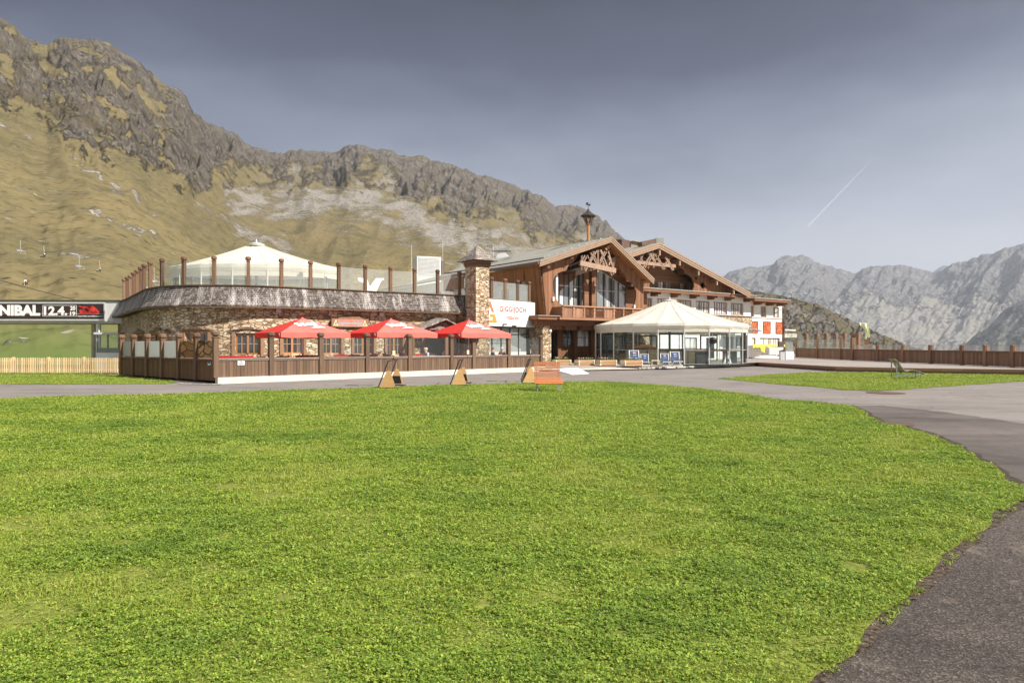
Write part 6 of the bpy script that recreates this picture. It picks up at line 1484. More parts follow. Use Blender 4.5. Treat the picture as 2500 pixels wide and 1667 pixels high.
m = MB(); m.rnd(); m.tube([(T2[0]-3.3, T2[1]-2.35, 1.40), (T2[0]-2.7, T2[1]-2.3, 1.50), (T2[0]-2.3, T2[1]-2.2, 1.56), (T2[0]-1.9, T2[1]-2.15, 1.50), (T2[0]-1.3, T2[1]-2.1, 1.40)], [.03, .11, .15, .12, .03], 9); m.build('trunk', M['winwood'], rk_)
for k, (dx_, dy_, lb) in enumerate(((.6, -4.0, 'dark barrel table with wooden top in the right front of the tent'), (3.1, -2.6, 'dark stool table with wooden top by the right tent wall'))):
    c = (T2[0]+dx_+.7, T2[1]+dy_); q = empty('bar_table', (c[0], c[1], DZ), lb, 'table', 'bar tables inside the tent')
    m = MB(); m.box(c[0]-.38, c[0]+.38, c[1]-.3, c[1]+.3, DZ, DZ+.86); m.build('base', M['dark_metal'], q)
    m = MB().rnd(); m.box(c[0]-.58, c[0]+.58, c[1]-.42, c[1]+.42, DZ+.863, DZ+.92); m.build('top', M['timber'], q)
ht = empty('high_table', (T2[0]+2.7, T2[1]-3.6, DZ), 'brown high table on thick legs next to the white triangle stand', 'table')
for dx_ in (-.6, .6): m = MB().rnd(); m.box(T2[0]+2.4+dx_-.07, T2[0]+2.4+dx_+.07, T2[1]-3.7, T2[1]-3.56, DZ, DZ+.9); m.build('leg', M['timber'], ht)
m = MB().rnd(); m.box(T2[0]+1.6, T2[0]+3.2, T2[1]-3.95, T2[1]-3.3, DZ+.902, DZ+.97); m.build('top', M['timber'], ht)
def tri_stand(loc, w, h, label, group=None):
    q = empty('triangle_stand', loc, label, 'logo stand', group); fr = Fac((loc[0], loc[1]), (1, .15)); z = loc[2]
    m = MB(); m.poly(fr, [[(-w/2, z), (w/2, z), (w*.06, z+h), (-w*.06, z+h)], [(-w*.20, z+h*.16), (w*.26, z+h*.16), (w*.19, z+h*.40), (-w*.02, z+h*.40), (-w*.02, z+h*.32), (w*.08, z+h*.25), (-w*.17, z+h*.25)]], -.12, 0); m.build('shape', M['ink_white'], q)
    m = MB(); m.fbox(fr, -w*.32, w*.32, z+h*.045, z+h*.09, .003, .012); m.build('lettering_bar', M['grey_panel'], q)
tri_stand((T2[0]+3.15, T2[1]-4.05, DZ), .62, .92, 'white triangle logo stand with cut-out emblem standing inside the right of the tent', 'white triangle stands')
tri_stand((T2[0]-.1, T2[1]-3.4, DZ), .55, .85, 'white triangle logo stand half hidden behind the right deck chairs', 'white triangle stands')
tri_stand((T2[0]-3.5, T2[1]-3.6, DZ), .60, .85, 'white triangle logo stand behind the leftmost deck chair', 'white triangle stands')
hc = W(1740, 829, 46.6); hq = empty('patio_heater', tuple(hc), 'black round speaker lamp hanging from the cream tent edge', 'lamp')
m = MB(); m.lathe((hc.x, hc.y, hc.z-.28), [(.13, 0), (.24, .05), (.26, .30), (.20, .42), (.05, .46)], 14); m.build('housing', M['black'], hq)
m = MB(); m.tube([(hc.x, hc.y, hc.z+.15), (hc.x+.03, hc.y+.2, hc.z+.4)], .015, 6); m.build('bracket', M['steel'], hq)

# ================================================================ red parasols
def parasol(c, h, half, ze, rot, label):
    q = empty('parasol', (c[0], c[1], TF), label, 'parasol', 'red square parasols on the dining terrace', rot)
    z0 = 0; H_ = h-TF; Z_ = ze-TF; n = 4
    cor = [Vector((half*a, half*b_, Z_)) for a, b_ in ((-1, -1), (1, -1), (1, 1), (-1, 1))]
    ap = Vector((0, 0, H_))
    for k in range(4):
        A, B = cor[k], cor[(k+1) % 4]; m = MB(); vs = []; S_ = 6; rows = [0, .35, .7, .93, 1.0]
        for r in rows:
            for s_ in range(S_+1):
                p = A.lerp(B, s_/S_).lerp(ap, r*.97); sg_ = math.sin(math.pi*s_/S_)*(1-r)*math.sin(math.pi*min(1, r+.25))*.05; vs.append((p.x, p.y, p.z-sg_))
        m.add(vs, [(i*(S_+1)+j, i*(S_+1)+j+1, (i+1)*(S_+1)+j+1, (i+1)*(S_+1)+j) for i in range(len(rows)-1) for j in range(S_)])
        m.build('canopy_panel', M['redpink'] if k in (0, 1) else M['red'], q, local=True)  # sun-side panels painted paler, the other two deeper
        m = MB(); vs = []
        for z_ in (0, -.10, -.24):
            for s_ in range(S_*2+1):
                f = s_/(S_*2); p = A.lerp(B, f)*1.0; o_ = Vector((A+B)).normalized()*(.012*math.sin(f*25+k)*(-z_*6)); vs.append((p.x*1.002+o_.x, p.y*1.002+o_.y, Z_+z_-.03*abs(math.sin(f*math.pi*2.5))*(z_ < -.2)))
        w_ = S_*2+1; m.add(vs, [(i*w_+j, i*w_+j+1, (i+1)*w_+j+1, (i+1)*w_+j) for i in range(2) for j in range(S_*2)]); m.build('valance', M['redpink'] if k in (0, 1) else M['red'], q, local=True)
    m = MB(); m.lathe((0, 0, H_-.12), [(.28, -.07), (.16, .02), (.05, .10), (.03, .16)], 8); m.build('cap', M['redpink'], q, local=True)
    m = MB(); m.tube([(0, 0, 0), (0, 0, H_-.15)], .035, 8); m.build('pole', M['ink_coral'] if False else M['alu'], q, local=True)
    m = MB()
    for k in range(4): m.beam(cor[k]*1.0+Vector((0, 0, -.03)), ap*1.0+Vector((0, 0, -.16)), .03, .04)
    m.build('ribs', M['alu'], q, local=True)
    m = MB(); m.box(-.35, .35, -.35, .35, 0, .07); m.build('base', M['concrete'], q, local=True)
    # lettering and its underline flag on the panel facing the lawn (panel 0: y = -half)
    nrm = Vector((0, -(H_-Z_), half)).normalized(); nrm = Vector((0, -abs(nrm.y), abs(nrm.z)))
    P = lambda u, v: Vector((u*half, -half*(1-v), Z_+(H_-Z_)*v*.97))+nrm*.035
    v_, f_ = text_faces('Stiegl', .035); m = MB(); m.add([P(-.34+.62*a-.10*b_, .36+.30*b_+.14*a-.06) for a, b_ in v_], f_); m.build('lettering', M['ink_white'], q, local=True)
    m = MB(); m.add([P(*t) for t in ((-.05, .27), (.40, .31), (.30, .42), (.10, .36))], [(0, 1, 2, 3)]); m.build('label_flag', M['ink_white'], q, local=True)
    v_, f_ = text_faces('Salzburger', .0); m = MB(); m.add([P(-.20+.34*a, .70+.045*b_) for a, b_ in v_], f_); m.build('small_lettering', M['ink_white'], q, local=True)
    m = MB(); m.add([(-half*1.004, -half+.12, Z_-.03), (-half*1.004, -half+.30, Z_-.03), (-half*1.004, -half+.30, Z_-.21), (-half*1.004, -half+.12, Z_-.21)], [(0, 1, 2, 3)]); m.build('corner_tag', M['ink_white'], q, local=True)
    return q
rotU = math.atan2(FU.y, FU.x)-R(4)
for px_, d_, yt, ye, hf, lb in ((738, 34.8, 776, 812, 1.78, 'red parasol with white lettering in front of the wall sign, nearest of the three'), (954, 37.6, 778.5, 812.5, 1.84, 'red parasol with white lettering left of the shingled door canopy'), (1144, 40.6, 781, 814, 1.78, 'red parasol with white lettering right of the door canopy, beside the chimney')):
    parasol((((px_-HX)/FPX*d_), d_), EYE+(HY-yt)/FPX*d_, hf, EYE+(HY-ye)/FPX*d_-.02, rotU, lb)
# ================================================================ terrace tables, benches, people
def place(fr, px_, back):      # point on the terrace, 'back' metres behind the front fence
    t = fr.t(px_, -back); return fr.pt(t, TF, -back), t
def make_table():
    q = empty('dining_table', (0, 0, 0), 'x', 'table', 'brown tables on the dining terrace')
    m = MB()
    for k in range(5): m.rnd(); m.box(-.9, .9, -.38+k*.153, -.38+k*.153+.148, .70, .74)
    m.build('top', M['timber'], q, local=True)
    for a in (-.65, .65):
        m = MB().rnd(); m.box(a-.05, a+.05, -.3, .3, .60, .695); m.box(a-.045, a+.045, -.06, .06, .06, .598); m.box(a-.05, a+.05, -.32, .32, 0, .06); m.build('leg', M['fence'], q, local=True)
    return q
def make_bench():
    q = empty('terrace_bench', (0, 0, 0), 'x', 'bench', 'benches with red cushions on the dining terrace')
    m = MB().rnd(); m.box(-.85, .85, -.2, .2, .40, .44); m.build('seat', M['timber'], q, local=True)
    m = MB(); m.box(-.82, .82, .13, .19, .46, .88); m.build('cushion', M['redcushion'], q, local=True)
    m = MB().rnd(); m.box(-.85, .85, .20, .24, .35, .86); m.build('backrest', M['fence'], q, local=True)
    for a in (-.7, .7): m = MB(); m.box(a-.04, a+.04, -.18, .18, 0, .398); m.build('leg', M['fence'], q, local=True)
    return q
def copy_tree(o, parent=None):
    c = o.copy(); C.objects.link(c); c.parent = parent
    for ch in list(o.children): copy_tree(ch, c)
    return c
def set_down(fr, proto, used, px_, back, dr_, label):
    p, t = place(fr, px_, back); o = copy_tree(proto) if used else proto; o.location = p; o.rotation_euler = (0, 0, math.atan2(FU.y, FU.x)+dr_); o['label'] = label; return o
tbp, bnp = make_table(), make_bench()
tabs = [(600, 1.3, 'brown dining table under the first stone-framed window'), (722, 1.4, 'brown dining table laid beneath the nearest red parasol'), (835, 1.3, 'brown dining table between the nearest two red parasols'), (948, 1.5, 'brown dining table beneath the red parasol left of the door canopy'), (1030, 1.4, 'brown dining table where the couple in blue shirts sit'), (1140, 1.5, 'brown dining table beneath the red parasol beside the chimney'), (1212, 1.3, 'brown dining table between the two people in dark shirts')]
for i, (x_, bk2, lb) in enumerate(tabs): set_down(F, tbp, i > 0, x_, bk2, 0, lb)
bens = [(580, 2.3, 'red-cushioned bench below the first stone-framed window'), (750, 2.4, 'red-cushioned bench behind the table of the nearest red parasol'), (850, 2.4, 'red-cushioned bench below the wall sign'), (925, 2.4, 'red-cushioned bench under the left edge of the middle parasol'), (1010, 2.4, 'red-cushioned bench with high back in front of the dark doorway'), (1120, 2.5, 'red-cushioned bench at the foot of the stone chimney')]
for i, (x_, bk2, lb) in enumerate(bens): set_down(F, bnp, i > 0, x_, bk2, 0, lb)
def caddy(p, label):
    q = empty('condiment_caddy', tuple(p), label, 'caddy', 'condiment caddies on the terrace tables'); c = p
    m = MB(); m.box(c.x-.12, c.x+.12, c.y-.07, c.y+.07, c.z+.001, c.z+.10); m.build('box', M['ply'], q)
    for k, (mt, hh_) in enumerate((('ink_coral', .22), ('ink_cream', .20), ('alu', .17))):
        m = MB(); m.lathe((c.x-.08+k*.08, c.y, c.z+.101), [(.03, 0), (.03, hh_*.6), (.012, hh_*.8), (.012, hh_)], 8); m.build('bottle', M[mt], q)
for x_, bk2, lb in ((714, 1.2, 'sauce bottles in a caddy beneath the nearest red parasol'), (808, 1.1, 'sauce bottles in a caddy between the nearest two parasols'), (928, 1.2, 'sauce bottles in a caddy under the left edge of the middle parasol'), (1134, 1.2, 'sauce bottles in a caddy beneath the parasol beside the chimney')):
    p, t = place(F, x_, bk2); p.z = TF+.745; caddy(p, lb)
for x_, lb, top in ((962, 'little menu board on a dark clip behind the fence, above the first triangle rack', .16), (1143, 'little menu board on the fence above the middle triangle rack', .16), (1296, 'thin dark pin sign on the fence above the triangle rack hidden by the bench', .1)):
    t = F.t(x_, .1); p = F.pt(t, 1.05, .08); q = empty('menu_holder', tuple(p), lb, 'menu holder', 'menu holders on the fence rail'); m = MB(); m.fbox(F, t-.012, t+.012, .92, 1.16, .05, .075); m.build('stem', M['black'], q)
    m = MB(); m.fbox(F, t-top/2, t+top/2, 1.13, 1.36, .076, .09); m.build('card', M['ink_cream'] if top > .12 else M['rail'], q)

def skin_mesh(name, chains, mat, parent, sub=1):
    """one continuous body grown from connected joints: chains of (point, radius)"""
    bm = bmesh.new(); lay = bm.verts.layers.skin.verify(); idx = {}
    for ch in chains:
        prev = None
        for p, r in ch:
            key = tuple(round(c, 4) for c in p)
            if key not in idx:
                v = bm.verts.new(p); rx = r if isinstance(r, tuple) else (r, r); v[lay].radius = rx; idx[key] = v
            v = idx[key]
            if prev is not None and prev is not v and not bm.edges.get((prev, v)): bm.edges.new((prev, v))
            prev = v
    bm.verts.ensure_lookup_table(); bm.verts[0][lay].use_root = True
    me = bpy.data.meshes.new(name); bm.to_mesh(me); bm.free(); me.materials.append(mat)
    o = bpy.data.objects.new(name, me); C.objects.link(o); o.parent = parent
    s = o.modifiers.new('skin', 'SKIN'); s.use_smooth_shade = True
    s2 = o.modifiers.new('sub', 'SUBSURF'); s2.levels = sub; s2.render_levels = sub
    return o
def seated(label, p, face, shirt, hair, trousers=(.06, .06, .07), lean=.06, hairlen=.0, arm=.0, group='diners on the terrace'):
    q = empty('person', tuple(p), label, 'person', group, face)        # faces local -Y
    L = lean; sp = (0, 0, .50); ch_ = (0, -.04-L*.6, .78); sh = (0, -.05-L, .95); nk = (0, -.06-L*1.1, 1.03); hd = (0, -.075-L*1.25, 1.13); tp = (0, -.06-L*1.3, 1.22)
    chains = [[(sp, (.15, .11)), ((0, -.01-L*.3, .64), (.135, .10)), (ch_, (.16, .105)), (sh, (.10, .08)), (nk, (.052, .052)), (hd, (.080, .092)), (tp, (.062, .075))],
              [(hd, .08), ((0, -.165-L*1.25, 1.115), .014)]]
    for s in (-1, 1):
        el_ = (s*.25, -.14-L, .70+arm*.1); hn = (s*.13, -.42-L, .77+arm); pm = (s*.115, -.49-L, .775+arm)
        chains.append([(sh, (.1, .08)), ((s*.17, -.05-L, .93), .062), (el_, .042), (hn, .028), (pm, (.036, .017))])
        for f in range(4):
            a = (f-1.5)*.018*s; ln_ = (.062, .072, .068, .052)[f]; k0 = (pm[0]+a, pm[1]-.04, pm[2]); chains.append([(pm, .03), (k0, .0095), ((k0[0], k0[1]-ln_*.6, k0[2]-.008), .0085), ((k0[0], k0[1]-ln_, k0[2]-.026), .007)])
        chains.append([(hn, .028), ((pm[0]-s*.038, pm[1]+.015, pm[2]+.004), .011), ((pm[0]-s*.055, pm[1]-.03, pm[2]-.004), .009)])
        chains.append([(sp, .15), ((s*.10, -.05, .49), .088), ((s*.12, -.42, .50), .062), ((s*.12, -.40, .10), .042), ((s*.12, -.42, .05), .04), ((s*.13, -.58, .035), .03)])
    skin_mesh('body', chains, M['skin'], q)
    shc = [[((0, 0, .53), (.165, .125)), ((0, -.01-L*.3, .64), (.15, .115)), (ch_, (.175, .12)), ((sh[0], sh[1], sh[2]-.005), (.105, .09))]]
    for s in (-1, 1): shc.append([((sh[0], sh[1], sh[2]-.005), .1), ((s*.17, -.05-L, .925), .074), ((s*.25, -.14-L, .70+arm*.1), .053), ((s*.17, -.34-L, .755+arm*.8), .04)])
    skin_mesh('shirt', shc, m_plain('cloth', shirt, .85, .1, var=.08, scale=10), q)
    tc_ = [[((0, 0, .51), (.165, .125)), ((0, 0, .47), (.15, .12))]]
    for s in (-1, 1): tc_.append([((0, 0, .47), .14), ((s*.10, -.05, .485), .098), ((s*.12, -.42, .50), .075), ((s*.12, -.40, .14), .055)])
    skin_mesh('trousers', tc_, m_plain('trouser_cloth', trousers, .85, .1, var=.1), q)
    hm = m_plain('hair', hair, .7, .3, var=.15, scale=20)
    m = MB(); cz = 1.185; vs = []; n = 12
    for j in range(7):
        ph = math.pi*.5*(1-j/6)
        for k in range(n):
            th_ = 2*math.pi*k/n; fr_ = math.cos(th_)    # +1 = back of the head (+Y)
            low = -.02-(.085+hairlen if fr_ > -.35 else 0)*sstep(-.35, .5, fr_)*(1 if j == 0 else 0)
            r = math.cos(math.pi*.5-ph) if False else math.cos(math.pi/2*(j/6))
            vs.append((.093*r*math.sin(th_), -.065-L*1.28+.105*r*math.cos(th_), cz+float(low)*1.0+.088*math.sin(math.pi/2*j/6)))
    m.add(vs, [(i*n+k, i*n+(k+1) % n, (i+1)*n+(k+1) % n, (i+1)*n+k) for i in range(6) for k in range(n)]+[tuple(range(6*n, 7*n))]); m.build('hair', hm, q, local=True, smooth=True)
    m = MB()
    for s in (-1, 1): m.lathe((s*.032, -.158-L*1.25, 1.135), [(.004, -.006), (.009, 0), (.004, .006)], 6)
    m.build('eyes', M['black'], q, local=True); return q
fa = math.atan2(FU.y, FU.x)
SEAT = TF-.0
def diner(px_, bk2, face, *a, **k): p, t = place(F, px_, bk2); return seated(a[0], (p.x, p.y, SEAT), face, *a[1:], **k)
diner(976.5, 1.9, fa+R(35), 'person with flushed face in a dark grey check shirt, seated beside the one in pink', (.10, .10, .11), (.32, .22, .18))
diner(988.5, 1.35, fa+R(75), 'person in a bright pink shirt seated just left of the wide fence post', (.80, .25, .45), (.45, .30, .18), hairlen=.05)
diner(1033, 1.9, fa+R(80), 'blond person in a slate blue shirt seated beside the grey-haired one', (.13, .20, .27), (.62, .50, .30), lean=.10)
diner(1045.5, 1.25, fa-R(80), 'grey-haired person in a pale blue shirt leaning forward over the table', (.60, .66, .76), (.42, .40, .37), lean=.16)
diner(1083, 2.0, fa+R(10), 'person in a pinkish grey top seated by the carved screen post', (.42, .33, .31), (.20, .10, .07))
diner(1198.5, 1.9, fa+R(60), 'person in a dark jacket with reddish hair seated near the stone chimney foot', (.09, .085, .10), (.26, .10, .08))
diner(1229, 1.5, fa-R(75), 'balding person in a black shirt seated alone by the right glass panel', (.035, .035, .045), (.60, .52, .46), lean=.08)

# ================================================================ on the asphalt and lawn
def tri_rack(loc, label):
    q = empty('triangle_rack', loc, label, 'rack', 'triangular wooden racks along the kerb')
    dpt = 1.9; H_ = 1.06
    for y_ in (0, dpt):
        m = MB(); m.tube([(-.03, y_, .10), (.0, y_, .045), (.06, y_, .025), (.72, y_, .025)] if False else [(.39, y_, H_), (.345, y_, H_-.035), (.02, y_, .16), (-.02, y_, .08), (.02, y_, .03), (.08, y_, .022), (.72, y_, .022)], .022, 7); m.build('side_frame', M['black'], q, local=True)
        pts = [(.08, .05), (.56, .05), (.61, .08), (.62, .13), (.45, .65), (.41, .69), (.35, .69), (.31, .65), (.065, .13), (.05, .08)]
        fr = Fac((0, 0), (1, 0)); fr.n = Vector((0, -1)); m = MB().rnd(); m.poly(fr, [pts], -y_+.028, -y_+.052); bd = m.build('side_board', M['ply'], q, local=True)
        if y_ > 0: m = MB(); m.poly(fr, [[(.12, .10), (.57, .10), (.50, .40), (.20, .40)]], -y_+.055, -y_+.07); m.build('black_pad', M['black'], bd, local=True)
    m = MB(); m.tube([(.39, 0, H_), (.39, dpt, H_)], .022, 7); m.build('top_bar', M['black'], q, local=True)
    m = MB(); m.tube([(.72, 0, .022), (.72, dpt, .022)], .022, 7); m.build('foot_bar', M['black'], q, local=True)
    return q
for px_, py_, lb in ((925, 948.5, 'triangular plywood rack in black tube frame, leftmost of three along the kerb'), (1100.5, 941.8, 'triangular plywood rack in black tube frame standing left of the bench, middle one'), (1274.5, 936.5, 'triangular plywood rack in black tube frame half hidden behind the orange bench')):
    p = G(px_, py_); tri_rack((p.x, p.y, .002), lb).rotation_euler = (0, 0, R(0))
# dark drain covers and their strips
for x_, y_, lb in ((858, 940.5, 'flat dark drain cover on the asphalt left of the middle rack'), (1201, 930, 'flat dark drain cover on the asphalt left of the bench')):
    p = G(x_, y_); q = empty('drain_cover', (p.x, p.y, 0), lb, 'drain cover', 'drain covers in the asphalt'); m = MB(); m.box(p.x-.25, p.x+.25, p.y-.25, p.y+.25, -.02, .006); m.build('plate', M['dark_metal'], q)
    m = MB(); a, b_ = p+Vector((.35, -.5, .004)), p+Vector((.75, .55, .004)); m.beam(a, b_, .07, .008); m.build('strip', M['dark_metal'], q)
mh = G(2185, 1036); q = empty('manhole_cover', (mh.x, mh.y, 0), 'rusty round manhole cover at the lawn edge on the right', 'manhole cover', None)
M['rust'] = m_plain('rusty_iron', (.14, .085, .06), .8, .3, .3, var=.3, scale=15)
m = MB(); m.lathe((mh.x, mh.y, .008), [(.36, 0), (.36, .012), (.33, .014)], 24); m.build('lid', M['rust'], q)
mh = G(2162, 959.5); q = empty('manhole_cover', (mh.x, mh.y, 0), 'rusty round manhole cover below the grass island with the lounger', 'manhole cover', None)
m = MB(); m.lathe((mh.x, mh.y, .002), [(.62, 0), (.62, .012), (.58, .014)], 24); m.build('lid', M['rust'], q)
# orange slatted bench (the seat side faces the lawn)
pB = G(1337, 955); bq = empty('park_bench', (pB.x, pB.y, .0), 'orange larch slat bench with high back on the front lawn edge', 'bench', None, R(4))
Wb = .48; seat = [];
prof = [(-.46, .325), (-.42, .37), (-.35, .40), (-.27, .41), (-.19, .405), (-.11, .40), (-.04, .42), (.02, .48), (.05, .55), (.075, .62), (.10, .69), (.12, .76), (.145, .83), (.165, .90), (.185, .97), (.20, 1.03)]
ms, mb_ = MB(), MB()
for i, (y_, z_) in enumerate(prof):
    a = prof[max(i-1, 0)]; b_ = prof[min(i+1, len(prof)-1)]; tg = Vector((0, b_[0]-a[0], b_[1]-a[1])).normalized(); nn = Vector((0, -tg.z, tg.y))*.014
    m = ms if i < 7 else mb_; m.rnd(.5+random.uniform(-.25, .3)+(.15 if i in (2, 3) else 0)); c = Vector((0, y_, z_)); h_ = tg*.025
    ww = Wb+(.03 if i < 7 else 0); m.hexa([Vector((-ww, 0, 0))+c-h_-nn, Vector((ww, 0, 0))+c-h_-nn, Vector((ww, 0, 0))+c-h_+nn, Vector((-ww, 0, 0))+c-h_+nn, Vector((-ww, 0, 0))+c+h_-nn, Vector((ww, 0, 0))+c+h_-nn, Vector((ww, 0, 0))+c+h_+nn, Vector((-ww, 0, 0))+c+h_+nn])
ms.build('seat', M['bench'], bq, local=True)['label'] = 'seat slats with worn grey patches'
mb_.build('backrest', M['bench'], bq, local=True)
for s in (-1, 1):
    m = MB(); pr2 = [(y_, z_-.03 if i < 7 else z_) for i, (y_, z_) in enumerate(prof)]
    m.tube([(s*.40, y_+(.03 if i >= 7 else 0), z_-(.0 if i < 7 else .01)) for i, (y_, z_) in enumerate(pr2)], .014, 6); m.build('side_rail', M['greenmetal'], bq, local=True)
    for y_, zt0 in ((-.33, .37), (.08, .52)):
        m = MB(); m.box(s*.40-.02, s*.40+.02, y_-.02, y_+.02, 0, zt0); m.build('leg', M['steel'], bq, local=True)
m = MB()
for s in (-1, 1):
    for i, (y_, z_) in enumerate(prof[7:]): m.lathe((s*.40, y_-.022, z_), [(.009, -.009), (.012, 0), (.009, .009)], 6)
pass
# lounger on the grass island
pL = G(2192, 923.5); lq = empty('sun_lounger', (pL.x, pL.y, 0), 'weathered slatted wave lounger on green metal legs on the grass island', 'lounger', None, R(-4))
lp = [(-.36, .96), (-.28, .955), (-.20, .90), (-.12, .82), (-.04, .70), (.04, .58), (.12, .47), (.20, .385), (.26, .36), (.33, .37), (.42, .40), (.52, .425), (.62, .42), (.74, .395), (.86, .36), (.98, .315), (1.10, .27), (1.20, .235)]
ar_ = [0]; 
for a, b_ in zip(lp[:-1], lp[1:]): ar_.append(ar_[-1]+math.dist(a, b_))
m = MB(); L_ = ar_[-1]; s_ = 0.02
while s_ < L_:
    x_ = float(np.interp(s_, ar_, [p[0] for p in lp])); z_ = float(np.interp(s_, ar_, [p[1] for p in lp])); x2 = float(np.interp(s_+.02, ar_, [p[0] for p in lp])); z2 = float(np.interp(s_+.02, ar_, [p[1] for p in lp]))
    tg = Vector((x2-x_, 0, z2-z_)); tg = tg.normalized() if tg.length > 1e-5 else Vector((1, 0, 0)); nn = Vector((-tg.z, 0, tg.x))*.012; h_ = tg*.021; m.rnd(); c = Vector((x_, 0, z_))
    m.hexa([c-h_-nn+Vector((0, -.33, 0)), c+h_-nn+Vector((0, -.33, 0)), c+h_-nn+Vector((0, .33, 0)), c-h_-nn+Vector((0, .33, 0)), c-h_+nn+Vector((0, -.33, 0)), c+h_+nn+Vector((0, -.33, 0)), c+h_+nn+Vector((0, .33, 0)), c-h_+nn+Vector((0, .33, 0))]); s_ += .058
m.build('slats', m_wood('grey_green_slats', (.26,.20,.15), (.44,.38,.30), (.33,.29,.20)), lq, local=True)
for y_ in (-.27, .27):
    m = MB(); m.tube([(x_, y_, z_-.03) for x_, z_ in lp], .016, 6); m.build('curved_rail', M['greenmetal'], lq, local=True)
    for x_, zt_2 in ((-.18, .84), (.98, .28)): m = MB(); m.box(x_-.02, x_+.02, y_-.02, y_+.02, 0, zt_2); m.build('leg', M['greenmetal'], lq, local=True)
    m = MB(); m.box(-.155, .955, y_-.018, y_+.018, .165, .20); m.build('base_rail', M['greenmetal'], lq, local=True)
    m = MB(); m.box(.26, .29, y_-.015, y_+.015, .203, .335); m.build('stay', M['greenmetal'], lq, local=True)

# planters with flowers
def planter(loc, rot, label, sc=1.0):
    q = empty('flower_planter', loc, label, 'planter', 'wooden flower planters before the entrance', rot)
    w, d_, h = .62*sc, .30, .40
    for k in range(4):
        z0 = .04+k*.092; m = MB().rnd(); e_ = .03 if k % 2 else .0
        m.box(-w-e_, w+e_, -d_, -d_+.06, z0, z0+.088); m.box(-w-e_, w+e_, d_-.06, d_, z0, z0+.088); m.build('side_board', M['planter'], q, local=True)
        m = MB().rnd(.5+.2*(k % 2)); f_ = .03 if not k % 2 else .0
        m.box(w+.001-.055, w+.012+e_*.2, -d_-f_-.012, d_+f_+.012, z0, z0+.088); m.build('end_board', M['planter_end'], q, local=True); m = MB().rnd(); m.box(-w-.012-e_*.2, -w+.054, -d_-f_-.012, d_+f_+.012, z0, z0+.088); m.build('end_board', M['planter_end'], q, local=True)
    for a in (-w*.7, w*.7): m = MB(); m.box(a-.06, a+.06, -.2, .2, 0, .039); m.build('foot', M['fence'], q, local=True)
    m = MB(); m.box(-w+.06, w-.06, -d_+.065, d_-.065, .1, .37); m.build('soil', M['rustbrown'], q, local=True)
    m = MB()
    for k in range(520):
        x_, y_ = random.uniform(-w+.02, w-.02), random.uniform(-d_, d_-.04); z_ = .38+random.random()**1.2*(.15+.06*math.sin(x_*9+loc[0])); r_ = random.uniform(.018, .035); a = random.uniform(0, 6.28); t = random.uniform(-.6, .9)
        u = Vector((math.cos(a), math.sin(a), t))*r_; v = Vector((-math.sin(a), math.cos(a), random.uniform(-.5, .5)))*r_*.8; c = Vector((x_, y_, z_)); m.rnd(); m.add([c-u, c+v, c+u, c-v], [(0, 1, 2, 3)])
    m.build('leaves', M['pot'], q, local=True)
    for mt, n in (('ink_red', 14), ('ink_white', 12)):
        m = MB()
        for k in range(n):
            x_, y_ = random.uniform(-w+.05, w-.05), random.uniform(-d_, .1); m.lathe((x_, y_, .47+random.random()*.08), [(.012, 0), (.034, .014), (.012, .03)], 6)
        m.build('blossoms', M[mt], q, local=True)
for px_, lb, sc in ((1371, 'wooden flower planter beside the stone pillar, mostly red blossoms, leftmost of the row', .9), (1427, 'wooden flower planter in front of the dark entrance boards, second of the row', .95), (1480, 'wooden flower planter before the left edge of the round tent, third of the row', 1.0), (1541, 'wooden flower planter next to the blue deck chairs, rightmost of the row', 1.06)):
    planter(((px_-HX)/FPX*(46.0-(px_-1371)*.007), 46.0-(px_-1371)*.007, .25), R(22), lb, sc)

